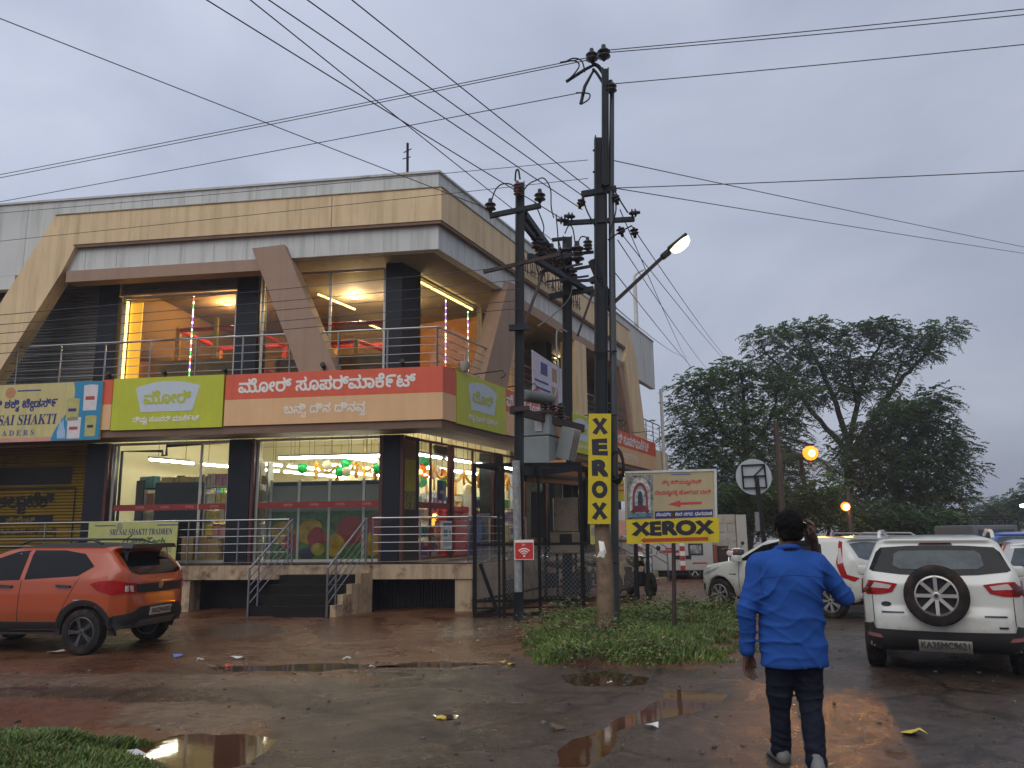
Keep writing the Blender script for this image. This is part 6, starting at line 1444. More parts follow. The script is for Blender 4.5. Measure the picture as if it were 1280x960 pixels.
class Car:
    def __init__(s, name, side, plan, front, wb, wr, track, paintm, st=0.022, k=0.07, liner=True):
        lo = np.array([min(p[0] for p in side) - .1, -max(abs(p[1]) for p in plan) - .08, min(p[1] for p in side) - .08])
        hi = np.array([max(p[0] for p in side) + .1, -lo[1], max(p[1] for p in side) + .08])
        X, Y, Z = (np.arange(lo[i], hi[i] + st, st) for i in range(3))
        a = poly_sdf(*np.meshgrid(X, Z, indexing='ij'), side)[:, None, :]
        b = poly_sdf(*np.meshgrid(X, Y, indexing='ij'), plan)[:, :, None]
        c = poly_sdf(*np.meshgrid(Y, Z, indexing='ij'), front)[None, :, :]
        D = smax(smax(a + np.zeros((1, len(Y), 1)), b, k), c, k)
        for x0 in (0.0, wb):                              # wheel arches
            r = np.hypot(X[:, None, None] - x0, Z[None, None, :] - wr) - (wr + 0.055)
            arch = np.maximum(r, (track / 2 - 0.20) - np.abs(Y)[None, :, None])
            D = smax(D, -arch, 0.02)
        v, f = surface_nets(D, lo, st)
        cen = v[f].mean(1)
        dark = np.zeros(len(f), int)
        for x0 in (0.0, wb): dark |= ((np.hypot(cen[:, 0] - x0, cen[:, 2] - wr) < wr + 0.052) & (np.abs(cen[:, 1]) < track / 2 + wr * .3)).astype(int)
        nrm = np.cross(v[f[:, 2]] - v[f[:, 0]], v[f[:, 3]] - v[f[:, 1]]); nz_ = nrm[:, 2] / (np.linalg.norm(nrm, axis=1) + 1e-9)
        dark |= ((nz_ < -0.6) & (cen[:, 2] < 0.42)).astype(int)
        s.v, s.f, s.dark = v, f, dark; s.wb, s.wr, s.track, s.name, s.paint = wb, wr, track, name, paintm
        s.bvh = BVHTree.FromPolygons([tuple(p) for p in v], [tuple(q) for q in f])
    def place(s, loc, heading, label, cat='car', group=None):
        s.root = empty(s.name, loc, math.atan2(heading[1], heading[0]), label, cat, group)
        o = np_mesh('body', s.v, s.f, [s.paint, M_PLASTIC], s.root, True, s.dark)
        return s.root
    def decal(s, name, poly, ax_, m, off=0.005, thick=0.02, parent=None, res=0.06, inset=0.0):
        pts = []
        for i in range(len(poly)):
            a, b = np.array(poly[i]), np.array(poly[(i + 1) % len(poly)]); n = max(1, int(np.linalg.norm(b - a) / res))
            pts += [a + (b - a) * k / n for k in range(n)]
        nb = len(pts); P2 = np.array(pts); lo, hi = P2.min(0), P2.max(0)
        g = np.stack(np.meshgrid(np.arange(lo[0] + res / 2, hi[0], res), np.arange(lo[1] + res / 2, hi[1], res), indexing='ij'), -1).reshape(-1, 2)
        if len(g): g = g[segdist(g[:, 0], g[:, 1], [tuple(p) for p in P2]) > res * .4]
        A = np.concatenate([P2, g]) if len(g) else P2
        rv, _, rf, _, _, _ = delaunay_2d_cdt([V(p) for p in A], [(i, (i + 1) % nb) for i in range(nb)], [tuple(range(nb))], 1, 1e-5)
        dr, mk = {'L': (V((0, -1, 0)), lambda p: V((p.x, 3, p.y))), 'R': (V((0, 1, 0)), lambda p: V((p.x, -3, p.y))), 'B': (V((1, 0, 0)), lambda p: V((-3, p.x, p.y))), 'F': (V((-1, 0, 0)), lambda p: V((6, p.x, p.y))), 'T': (V((0, 0, -1)), lambda p: V((p.x, p.y, 4)))}[ax_]
        out = []; last = None
        for p in rv:
            o = mk(p); h = s.bvh.ray_cast(o, dr)
            if h[0] is None: out.append(None)
            else: out.append((h[0] + (h[1] if h[1].dot(dr) < 0 else -h[1]) * off))
        good = [i for i, q in enumerate(out) if q is not None]
        if not good: return None
        for i, q in enumerate(out):
            if q is None:
                j = min(good, key=lambda g_: (rv[g_] - rv[i]).length); d = mk(rv[i]) - mk(rv[j]); out[i] = out[j] + d
        mb = MB(); mb.add(out, rf)
        cnt = {}
        for f in rf:
            for i in range(len(f)): e = (f[i], f[(i + 1) % len(f)]); cnt[tuple(sorted(e))] = cnt.get(tuple(sorted(e)), 0) + 1
        be = [e for e, n in cnt.items() if n == 1]; ids = sorted({i for e in be for i in e}); mp_ = {i: k for k, i in enumerate(ids)}
        mb.add([out[i] for i in ids] + [out[i] + dr * (thick + off) for i in ids], [(mp_[a], mp_[b], mp_[b] + len(ids), mp_[a] + len(ids)) for a, b in be])
        return mb.build(name, m, parent or s.root, True)
    def wheel(s, x, side, rim, spokes=8, w=0.20, parent=None, center=None, twin=False):
        r = s.wr; y = side * (s.track / 2 + 0.02)
        t = empty('wheel'); t.parent = parent or s.root
        R = Matrix((V((1, 0, 0)), V((0, 0, 1)), V((0, -1, 0)))).transposed()   # local z of the lathe along -y
        if side > 0: R = R @ Matrix.Rotation(math.pi, 3, 'X')
        c = V(center) if center else V((x, y, r))
        if center: R = Matrix((V((0, 1, 0)), V((0, 0, 1)), V((1, 0, 0)))).transposed() @ Matrix.Rotation(math.pi, 3, 'X')
        build_wheel(t, c, R, r, w, rim, spokes, twin)
        return t
def build_wheel(t, c, R, r, w, rim, spokes, twin=False):
    h = w / 2; rr = r * 0.69
    mb = MB(); mb.lathe([(rr, -h * .9), (r * .86, -h), (r * .97, -h * .85), (r, -h * .5), (r, h * .5), (r * .97, h * .85), (r * .86, h), (rr, h * .9), (rr * .98, h * .5), (rr * .98, -h * .5)], c, 32, R, close=True)
    for z_ in (-.45, -.15, .15, .45): mb.lathe([(r * 1.004, (z_ - .09) * h), (r * 1.012, (z_ - .07) * h), (r * 1.012, (z_ + .07) * h), (r * 1.004, (z_ + .09) * h)], c, 32, R, close=True)
    mb.build('tyre', M_TYRE, t, True)
    mb = MB(); mb.lathe([(rr * .985, -h * .8), (rr * .985, h * .80), (rr * .9, h * .86), (rr * .88, h * .6), (rr * .86, -h * .2), (rr * .86, -h * .8)], c, 32, R, close=True)
    for k in range(spokes):
        for dlt in ((-.10, .10) if twin else (0,)):
            a = 2 * math.pi * k / spokes
            p = R @ V((math.cos(a + dlt * .6) * rr * .16, math.sin(a + dlt * .6) * rr * .16, h * .62)); q = R @ V((math.cos(a + dlt) * rr * .93, math.sin(a + dlt) * rr * .93, h * .74))
            mb.bar(c + p, c + q, rr * (.11 if twin else .17), .03, up=tuple(R @ V((0, 0, 1))))
    mb.lathe([(0.004, h * .5), (rr * .24, h * .5), (rr * .24, h * .72), (rr * .18, h * .78), (0.004, h * .78)], c, 16, R)
    mb.build('rim', rim, t, True)
    mb = MB(); mb.lathe([(0.004, -h * .3), (rr * .85, -h * .3), (rr * .85, -h * .1), (.004, -h * .1)], c, 24, R)
    mb.lathe([(.004, h * .785), (rr * .10, h * .785), (rr * .09, h * .82), (.004, h * .82)], c, 12, R); mb.build('brake_disc', M_PLASTIC, t)

def sympoly(half): return [(y, z) for y, z in half] + [(-y, z) for y, z in reversed(half)]
def carplan(x0, x1, w, rr, rf): # rounded plan: rear radius bulge, front taper
    half = [(x0 + .02, .0), (x0, w * .45), (x0 + rr * .25, w * .80), (x0 + rr * .7, w * .955), (x0 + rr * 1.4, w), (x1 - rf * 1.6, w), (x1 - rf * .8, w * .95), (x1 - rf * .3, w * .80), (x1, w * .42), (x1 + .03, 0)]
    return half + [(x, -y) for x, y in reversed(half[1:-1])]

# --- white compact SUV seen from behind
suv = Car('compact_suv', [(-.60, .30), (-.72, .40), (-.76, .56), (-.75, .70), (-.70, .80), (-.69, 1.05), (-.62, 1.16), (-.36, 1.50), (-.40, 1.555), (-.1, 1.585), (.8, 1.60), (1.35, 1.55), (2.15, 1.06), (2.95, .96), (3.16, .82), (3.22, .55), (3.12, .28), (2.8, .22), (-.2, .25)],
          carplan(-.79, 3.25, .865, .34, .5), sympoly([(.74, .2), (.82, .30), (.868, .60), (.868, .92), (.84, 1.08), (.66, 1.50), (.60, 1.56), (.45, 1.62), (0, 1.64)]), 2.52, .335, 1.50, M_WPAINT)
suv.place((4.90, 9.60, 0), (.454, .891), 'white compact SUV parked with its back to us, spare wheel on the tailgate')
suv.root.scale = (.94, .94, .94)
wy = lambda half: [(y, z) for y, z in half] + [(-y, z) for y, z in reversed(half)]
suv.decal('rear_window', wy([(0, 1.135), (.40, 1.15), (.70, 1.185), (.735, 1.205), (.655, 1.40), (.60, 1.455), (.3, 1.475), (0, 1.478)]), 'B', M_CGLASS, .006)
rw = suv.decal('see_through_tone', wy([(0, 1.20), (.40, 1.21), (.475, 1.25), (.455, 1.38), (.40, 1.415), (0, 1.42)]), 'B', M_CGLASS2, .010, .006)  # lighter patch painted for daylight seen through the cabin; the glass is opaque
suv.decal('high_brake_lamp', [(-.18, 1.485), (.18, 1.485), (.16, 1.525), (-.16, 1.525)], 'B', M_TAILD, .02)
for sg in (1, -1):
    q = lambda L: [(y * sg, z) for y, z in L]
    suv.decal('tail_lamp', q([(.832, .915), (.826, 1.085), (.66, 1.075), (.44, 1.045), (.50, .955), (.62, .925)]), 'B', M_TAILR, .012)
    suv.decal('lamp_clear', q([(.72, 1.0), (.68, 1.055), (.50, 1.03), (.53, .99)]), 'B', M_TAILW, .017, .006)
    suv.decal('lamp_outer', q([(.830, .92), (.825, 1.08), (.715, 1.075), (.715, .925)]), 'B', M_TAILD, .017, .006)
    suv.decal('tailgate_gap', q([(.712, .60), (.720, .60), (.724, .91), (.716, .91)]), 'B', M_PLASTIC, .003, .004, res=.03)
    suv.decal('reflector', q([(.63, .435), (.78, .445), (.78, .485), (.66, .475)]), 'B', mat('fog_lamp_pink', (0.26, 0.10, 0.09), rough=.2), .030, .01)
    suv.decal('side_window', [(-.25, 1.10), (.10, 1.08), (1.05, 1.06), (1.95, 1.05), (1.45, 1.42), (1.2, 1.47), (.3, 1.48), (-.05, 1.42)], 'L' if sg > 0 else 'R', M_CGLASS, .006)
    suv.decal('sill_cladding', [(.42, .30), (2.1, .30), (2.1, .42), (.42, .42)], 'L' if sg > 0 else 'R', M_PLASTIC, .012)
    mb = MB(); mb.tube([V((-.12, sg * .62, 1.555)), V((-.05, sg * .62, 1.625)), V((.15, sg * .62, 1.645)), V((1.0, sg * .62, 1.65)), V((1.25, sg * .60, 1.585))], .022, 8); mb.build('roof_rail', M_WPAINT, suv.root, True)
    mb = MB(); mb.rbox((1.95, sg * .97, 1.08), (.16, .2, .14), .04); mb.build('door_mirror', M_WPAINT, suv.root, True)
suv.decal('rear_bumper', wy([(0, .27), (.62, .27), (.77, .31), (.83, .40), (.835, .58), (.72, .60), (.70, .535), (0, .525)]), 'B', M_PLASTIC, .016)
for sg in (1, -1): suv.decal('bumper_corner', [(-.62, .32), (-.42, .31), (-.385, .40), (-.385, .57), (-.62, .59)], 'L' if sg > 0 else 'R', M_PLASTIC, .012)
pl = suv.decal('number_plate', [(-.27, .315), (.27, .315), (.27, .435), (-.27, .435)], 'B', M_PLATE, .035, .02)
def plate_text(car, text, y0, z0, w_, h_, x):
    vs, tri = text_shape(text, .03); lo, hi = vs.min(0), vs.max(0); mb = MB()
    mb.add([(x, y0 - ((p[0] - lo[0]) / (hi[0] - lo[0]) - .5) * w_, z0 + ((p[1] - lo[1]) / (hi[1] - lo[1]) - .5) * h_) for p in vs], tri)
    return mb.build('lettering', M_INK, car.root, fixn=False)
px_ = min(v.co.x for v in pl.data.vertices if True)
plate_text(suv, "KA25MC9621", 0, .375, .49, .078, px_ - .004)
M_BADGE = mat('badge_dark', (0.03, 0.035, 0.05), rough=.2, metal=.5)
suv.decal('oval_badge', [(.575 + .055 * math.cos(a), .815 + .028 * math.sin(a)) for a in np.linspace(0, 6.28, 17)[:-1]], 'B', M_BADGE, .008, res=.03)
suv.decal('model_badge', [(.39, .715), (.63, .715), (.63, .732), (.39, .732)], 'B', M_BADGE, .008, res=.03); suv.decal('trim_badge', [(-.64, .695), (-.42, .695), (-.42, .712), (-.64, .712)], 'B', M_BADGE, .008, res=.03); suv.decal('trim_badge', [(-.64, .575), (-.55, .575), (-.55, .595), (-.64, .595)], 'B', M_BADGE, .008, res=.03)
mb = MB(); mb.bar((-.60, -.02, 1.165), (-.58, -.40, 1.19), .03, .02); mb.build('wiper', M_PLASTIC, suv.root)
sp = suv.wheel(0, 1, M_ALLOY, 8, .2, center=(-.80, .04, .93)); sp.name = 'spare_wheel'
for x in (0, 2.52):
    for sg in (1, -1): suv.wheel(x, sg, M_ALLOY, 8)

# --- white hatchback, three quarter rear view
HSIDE = [(-.45, .28), (-.58, .40), (-.62, .62), (-.60, .92), (-.53, 1.03), (-.24, 1.34), (-.30, 1.395), (-.05, 1.425), (.4, 1.445), (.95, 1.45), (1.45, 1.38), (2.15, .985), (2.85, .87), (3.08, .74), (3.17, .5), (3.12, .27), (2.85, .20), (-.2, .22)]
HFRONT = sympoly([(.70, .18), (.78, .28), (.84, .55), (.84, .80), (.815, .95), (.62, 1.34), (.55, 1.40), (.40, 1.455), (0, 1.475)])
def hatch(name, paintm, loc, hd, label, st=0.024, rim=M_ALLOY, spokes=7, twin=True, rails=False, plate=None, detail=True):
    c = Car(name, HSIDE, carplan(-.64, 3.2, .84, .42, .6), HFRONT, 2.49, .30, 1.46, paintm, st)
    c.place(loc, hd, label)
    c.decal('rear_window', wy([(0, 1.02), (.45, 1.03), (.60, 1.07), (.50, 1.31), (0, 1.335)]), 'B', M_CGLASS2, .006)
    c.decal('windscreen', wy([(0, 1.03), (.60, 1.03), (.52, 1.36), (0, 1.39)]), 'F', M_CGLASS, .006)
    c.decal('rear_bumper_trim', wy([(0, .28), (.6, .28), (.68, .36), (0, .38)]), 'B', M_PLASTIC, .01)
    c.decal('number_plate', [(-.25, .60), (.25, .60), (.25, .72), (-.25, .72)], 'B', M_PLATE, .008)
    for sg in (1, -1):
        A = 'L' if sg > 0 else 'R'
        c.decal('side_window', [(1.13, .985), (1.98, .975), (1.50, 1.27), (1.15, 1.35)], A, M_CGLASS, .006)
        c.decal('side_window', [(.12, 1.02), (1.06, .99), (1.08, 1.355), (.55, 1.37), (.22, 1.30)], A, M_CGLASS, .006)
        c.decal('window_post', [(1.055, .985), (1.135, .985), (1.155, 1.35), (1.075, 1.357)], A, M_PLASTIC, .005)
        tl = c.decal('tail_lamp', [(-.52, .72), (-.35, .78), (-.30, .95), (-.20, 1.34), (-.13, 1.36), (-.17, 1.15), (-.16, .98), (-.25, .74), (-.45, .66)], A, M_TAILR, .010)
        c.decal('lamp_clear', [(-.30, .98), (-.20, .95), (-.16, 1.22), (-.20, 1.24)], A, M_TAILW, .015, .006)
        if detail:
            c.decal('headlamp', [(2.98, .68), (2.62, .80), (2.48, .84), (2.70, .72)], A, mat('headlamp_clear', (0.32, 0.34, 0.36), rough=.1), .008)
            for a, b in (((1.985, .28), (1.97, .975)), ((1.07, .28), (1.08, .98)), ((.36, .62), (.10, 1.0))): c.decal('door_gap', [(a[0], a[1]), (a[0] + .010, a[1]), (b[0] + .010, b[1]), (b[0], b[1])], A, M_PLASTIC, .002, .003, res=.03)
            for x in (1.20, .25): c.decal('door_handle', [(x, .84), (x + .2, .85), (x + .2, .88), (x, .87)], A, paintm, .03, .03, res=.04)
            c.decal('side_vent', [(2.05, .70), (2.22, .70), (2.22, .715), (2.05, .715)], A, M_PLASTIC, .006, res=.04)
            c.decal('fog_lamp', [(3.02, .36), (2.93, .36), (2.93, .48), (3.0, .50)], A, M_PLASTIC, .006)
        mb = MB(); mb.rbox((1.93, sg * .93, 1.02), (.15, .2, .13), .04); mb.build('door_mirror', paintm, c.root, True)
        if rails: mb = MB(); mb.tube([V((.0, sg * .56, 1.41)), V((.1, sg * .56, 1.47)), V((1.2, sg * .56, 1.48)), V((1.3, sg * .55, 1.42))], .018, 8); mb.build('roof_rail', M_ALU, c.root, True)
    for x in (0, 2.49):
        for sg in (1, -1): c.wheel(x, sg, rim, spokes, .185, twin=twin)
    return c
hatch('hatchback', M_WPAINT, (6.34, 15.52, 0), (-.60, .80), 'white hatchback with tall red tail lamps parked behind the man in blue')
hatch('hatchback', M_GPAINT, (8.3, 17.6, 0), (-.60, .80), 'grey car with dark windows whose roof shows behind the white hatchback', .032, rails=True, detail=False)
hatch('hatchback', M_SPAINT, (8.38, 12.9, -.06), (.45, .89), 'silver hatchback cut by the right edge of the view', .032, detail=False)
hatch('hatchback', M_BPAINT, (13.2, 21.5, 0), (.45, .89), 'bright blue car half hidden behind the white SUV', .034, detail=False)

# --- orange crossover hatch at the left edge
OSIDE = [(-.50, .34), (-.62, .44), (-.66, .62), (-.62, .80), (-.64, .96), (-.56, 1.10), (-.24, 1.40), (-.44, 1.455), (-.42, 1.485), (-.1, 1.505), (.5, 1.525), (1.1, 1.51), (1.5, 1.42), (2.15, 1.05), (2.8, .92), (3.0, .78), (3.08, .5), (3.02, .32), (2.75, .26), (-.2, .30)]
org = Car('crossover_hatchback', OSIDE, carplan(-.68, 3.1, .84, .45, .6), sympoly([(.70, .24), (.79, .32), (.845, .58), (.84, .82), (.81, 1.0), (.64, 1.38), (.56, 1.46), (.40, 1.52), (0, 1.54)]), 2.40, .305, 1.44, M_OPAINT, .022)
org.place((-5.86, 12.40, 0), (-.984, .178), 'orange crossover hatchback with black roof and spoiler at the left edge')
org.decal('roof_panel', [(-.40, -.50), (-.40, .50), (-.1, .57), (1.2, .56), (1.45, .5), (1.45, -.5), (1.2, -.56), (-.1, -.57)], 'T', M_PLASTIC, .006)
mb = MB(); mb.prism([(-.24, y, z) for y, z in ((-.55, 1.44), (.55, 1.44), (.5, 1.50), (-.5, 1.50))], (0, 0, 0), (-.26, 0, -.01)); mb.build('spoiler', M_PLASTIC, org.root)
org.decal('rear_window', wy([(0, 1.055), (.45, 1.06), (.60, 1.10), (.52, 1.36), (0, 1.39)]), 'B', M_CGLASS, .006)
org.decal('tailgate_panel', wy([(0, .80), (.50, .82), (.56, .93), (0, .935)]), 'B', M_PLASTIC, .008)
org.decal('badge', [(.06 * math.cos(a), .90 + .05 * math.sin(a)) for a in np.linspace(0, 6.28, 15)[:-1]], 'B', M_CHROME, .014, res=.04)
org.decal('lower_bumper', wy([(0, .34), (.60, .34), (.80, .38), (.82, .50), (.55, .56), (.45, .62), (0, .62)]), 'B', M_PLASTIC, .014)
org.decal('skid_plate', wy([(0, .34), (.50, .34), (.42, .44), (0, .44)]), 'B', mat('skid_silver', (0.25, 0.25, 0.25), metal=.4), .022)
op = org.decal('number_plate', [(-.25, .49), (.25, .49), (.25, .60), (-.25, .60)], 'B', M_PLATE, .030, .02)
plate_text(org, "KA22MA0021", 0, .545, .45, .07, min(v.co.x for v in op.data.vertices) - .004)
for sg in (1, -1):
    A = 'L' if sg > 0 else 'R'
    org.decal('side_window', [(-.06, 1.19), (.15, 1.06), (.98, 1.015), (1.0, 1.415), (.5, 1.41), (.15, 1.36)], A, M_CGLASS, .006)
    org.decal('side_window', [(1.06, 1.01), (2.0, .99), (1.55, 1.30), (1.25, 1.40), (1.07, 1.415)], A, M_CGLASS, .006)
    org.decal('sill_cladding', [(.36, .27), (2.05, .27), (2.05, .44), (.36, .44)], A, M_PLASTIC, .012)
    for x0 in (0, 2.40):
        ri, ro = .365, .435; arc = [(x0 + ro * math.cos(a), .305 + ro * math.sin(a)) for a in np.linspace(-.12, math.pi + .12, 18)] + [(x0 + ri * math.cos(a), .305 + ri * math.sin(a)) for a in np.linspace(math.pi + .12, -.12, 18)]
        org.decal('arch_cladding', arc, A, M_PLASTIC, .012, res=.05)
    org.decal('bumper_cladding', [(-.58, .36), (-.34, .30), (-.36, .48), (-.60, .54)], A, M_PLASTIC, .013)
    org.decal('tail_lamp', [(-.60, .82), (-.60, .95), (-.42, 1.00), (-.20, .985), (-.08, .95), (-.20, .86), (-.40, .80)], A, M_TAILR, .012)
    org.decal('tail_lamp_inner', [(sg * .56, .815), (sg * .75, .82), (sg * .75, .97), (sg * .58, .94)], 'B', M_TAILR, .012)
    org.decal('lamp_clear', [(sg * .58, .83), (sg * .68, .84), (sg * .68, .92), (sg * .60, .92)], 'B', M_TAILW, .018, .006)
    for a, b in (((1.03, .44), (1.02, 1.01)), ((.40, .46), (.10, 1.05)), ((2.02, .44), (2.0, 1.0))): org.decal('door_gap', [(a[0], a[1]), (a[0] + .010, a[1]), (b[0] + .010, b[1]), (b[0], b[1])], A, M_PLASTIC, .002, .003, res=.03)
    for x in (.22, 1.15): org.decal('door_handle', [(x, .90), (x + .22, .91), (x + .22, .945), (x, .93)], A, M_PLASTIC, .03, .03, res=.04)
    org.decal('side_badge', [(.02, .72), (.16, .725), (.16, .745), (.02, .74)], A, M_CHROME, .006, res=.04)
    mb = MB(); mb.tube([V((-.05, sg * .57, 1.50)), V((.1, sg * .57, 1.555)), V((1.1, sg * .57, 1.56)), V((1.3, sg * .56, 1.50))], .018, 8); mb.build('roof_rail', M_PLASTIC, org.root, True)
for x in (0, 2.40):
    for sg in (1, -1): org.wheel(x, sg, M_DALLOY, 5, .19, twin=True)
mb = MB(); mb.tube([V((-.1, .2, 1.52)), V((-.25, .2, 1.62))], .008, 6); mb.build('aerial', M_PLASTIC, org.root)

# --- white van with red markings beyond the signs
vl = P(815, 715, 27); vanx0, vanx1 = 3.4, 6.52
tv = empty('white_van', V((vanx1 - 1.4, 27.8, 0)), 0, 'white box bodied van with red stripes parked beyond the cage', 'van')
M_VAN = mat('van_white', (0.50, 0.50, 0.48), rough=.4, var=.05, dirt=(.3, .26, .2), dth=.62)
mb = MB(); mb.rbox(((vanx0 + vanx1) / 2, 27.8, 1.28), (vanx1 - vanx0, 1.6, 2.0), .08); mb.build('body', M_VAN, tv, True, world=True)
def vq(nm, x0, x1, z0, z1, m, o=0.006): mb = MB(); mb.box(((x0 + x1) / 2, 27.0 - o / 2, (z0 + z1) / 2), (x1 - x0, o, z1 - z0)); return mb.build(nm, m, tv, world=True)
M_VRED = mat('van_red', (0.40, 0.035, 0.03), rough=.4)
vq('window_frame', 5.70, 6.18, .78, 1.15, M_PLASTIC, .02); vq('window', 5.76, 6.12, .83, 1.10, mat('van_window', (0.25, 0.27, 0.27), var=.8, vs=9, rough=.15), .026)
for x0 in (5.42, 4.05):
    for k in range(6): vq('reflective_tape', x0, x0 + .16, .30 + k * .155, .44 + k * .155, (M_VRED, M_WLET)[k % 2], .01)
vq('red_stripe', 4.75, 5.40, .86, .94, M_VRED); vq('red_print', 4.95, 5.2, .97, 1.02, M_VRED); vq('red_print', 5.82, 6.3, .50, .545, M_VRED); vq('grey_hinge', 5.2, 5.41, .66, .77, M_POLE, .03); vq('grey_hinge', 5.6, 5.78, .66, .77, M_POLE, .03)
mb = MB(); mb.box(((vanx0 + vanx1) / 2, 27.8, .20), (vanx1 - vanx0 - .3, 1.4, .14)); mb.build('chassis', M_FIX, tv, world=True)
for x in (3.9, 5.9):
    for y in (27.15, 28.45):
        w_ = empty('wheel'); w_.parent = tv; c = basis(tv).inverted() @ V((x, y, .30)); build_wheel(w_, c, Matrix((V((1, 0, 0)), V((0, 0, 1)), V((0, -1, 0)))).transposed(), .30, .2, M_ALLOY, 6)
# --- open framed goods truck far right
c = P(1242, 668, 32); tt = empty('goods_truck', V((c.x, 32, 0)), 0, 'goods truck with an open rusty cargo frame showing over the cars', 'truck')
mb = MB(); mb.rbox((c.x, 33.2, .75), (1.9, 3.0, .7), .05); mb.build('cargo_bed', M_POLE, tt, world=True)
for k in range(4):
    y = 31.9 + .85 * k; mb = MB(); mb.tube([V((c.x - .95, y, 1.0)), V((c.x - .95, y, 1.85)), V((c.x - .8, y, 2.0)), V((c.x + .8, y, 2.0)), V((c.x + .95, y, 1.85)), V((c.x + .95, y, 1.0))], .03, 6); mb.build('hoop', M_RUSTY, tt, True, world=True)
for x in (-.95, 0, .95): mb = MB(); mb.bar((c.x + x, 31.9, 1.85 if x else 2.0), (c.x + x, 34.4, 1.85 if x else 2.0), .04); mb.bar((c.x + x, 31.9, 1.45), (c.x + x, 34.4, 1.45), .04); mb.build('frame_bar', M_RUSTY, tt, world=True)
for x in (-.8, .8):
    for y in (32.5, 34): w_ = empty('wheel'); w_.parent = tt; cc = basis(tt).inverted() @ V((c.x + x, y, .36)); build_wheel(w_, cc, Matrix((V((0, 1, 0)), V((0, 0, 1)), V((1, 0, 0)))).transposed(), .36, .2, M_ALLOY, 6)
c = P(1230, 664, 24); mb = MB(); mb.rbox((c.x, 24.5, 1.0), (1.3, 2.2, 1.25), .08); o = mb.build('auto_body', mat('auto_grey', (0.10, 0.11, 0.12)), smooth=True)
ta = empty('delivery_van', (c.x, 24.5, 0), 0, 'small grey delivery van roof left of the goods truck', 'van'); o.parent = ta; o.location = (-c.x, -24.5, 0); o.name = 'body'
mb = MB(); mb.box((c.x, 23.385, 1.3), (1.0, .03, .4)); mb.build('rear_window', M_CGLASS2, ta, world=True)
for x in (-.5, .5):
    for y in (23.8, 25.2): w_ = empty('wheel'); w_.parent = ta; cc = basis(ta).inverted() @ V((c.x + x, y, .28)); build_wheel(w_, cc, Matrix((V((0, 1, 0)), V((0, 0, 1)), V((1, 0, 0)))).transposed(), .28, .16, M_ALLOY, 6)

# --- motorcycles
def motorcycle(loc, hd, m, label, lampcol=None):
    t = empty('motorcycle', loc, math.atan2(hd[1], hd[0]), label, 'motorcycle')
    Rw = Matrix((V((1, 0, 0)), V((0, 0, 1)), V((0, -1, 0)))).transposed()
    for x in (-.62, .66): w_ = empty('wheel'); w_.parent = t; build_wheel(w_, V((x, 0, .30)), Rw, .30, .10, M_DALLOY, 6)
    mb = MB(); mb.tube([(.10, 0, .80), (.25, 0, .86), (.42, 0, .84), (.50, 0, .76)], [.08, .14, .13, .06], 12); mb.build('fuel_tank', m, t, 'full')
    mb = MB(); mb.tube([(-.72, 0, .88), (-.5, 0, .84), (-.2, 0, .79), (.12, 0, .80)], [.05, .11, .12, .08], 10); mb.build('seat', M_PLASTIC, t, 'full')
    mb = MB(); mb.rbox((.12, 0, .42), (.36, .24, .34), .05); mb.tube([(-.1, .12, .40), (-.62, .16, .36)], .04, 8); mb.bar((-.62, 0, .30), (-.2, 0, .62), .06); mb.bar((.0, 0, .30), (.45, 0, .72), .05); mb.build('engine', M_POLE, t)
    mb = MB(); mb.tube([(.66, .06, .30), (.46, .05, .92)], .025, 8); mb.tube([(.66, -.06, .30), (.46, -.05, .92)], .025, 8); mb.tube([(.30, .34, .98), (.42, .16, 1.0), (.46, 0, .96), (.42, -.16, 1.0), (.30, -.34, .98)], .016, 8); mb.build('fork', M_CHROME, t, True)
    mb = MB(); mb.lathe([(.01, -.06), (.08, -.04), (.09, .04), (.01, .06)], (.56, 0, .86), 12, Matrix((V((0, 1, 0)), V((0, 0, 1)), V((1, 0, 0)))).transposed()); mb.build('headlamp', mat('headlamp_white', (.7, .7, .68), rough=.2), t, True)
    mb = MB(); mb.rbox((-.70, 0, .62), (.2, .16, .12), .03); mb.build('rear_mudguard', m, t)
    mb = MB(); mb.tube([(.40, .3, 1.0), (.38, .36, 1.14)], .01, 6); mb.lathe([(.01, -.01), (.06, -.005), (.06, .012), (.01, .015)], (.38, .37, 1.16), 10, Matrix((V((0, 1, 0)), V((0, 0, 1)), V((1, 0, 0)))).transposed()); mb.build('mirror', M_PLASTIC, t)
    return t
M_MBLK = mat('motorcycle_black', (.015, .015, .018), rough=.2)
motorcycle((3.1, 20.6, 0), (.25, -.97), M_MBLK, 'black motorcycle standing behind the two dark sign legs')
motorcycle((2.15, 21.2, 0), (.5, -.86), M_MBLK, 'black motorcycle half hidden behind the tall pole foot')
motorcycle((1.0, 20.6, 0), (-.9, -.43), mat('motorcycle_brown', (.06, .03, .02), rough=.3), 'dark brown motorcycle seen through the cage mesh')
c = P(921, 715, 26.5); motorcycle((c.x, 26.5, 0), (-.55, -.83), mat('motorcycle_maroon', (.16, .02, .02), rough=.3), 'maroon motorcycle facing us beside the block wall')
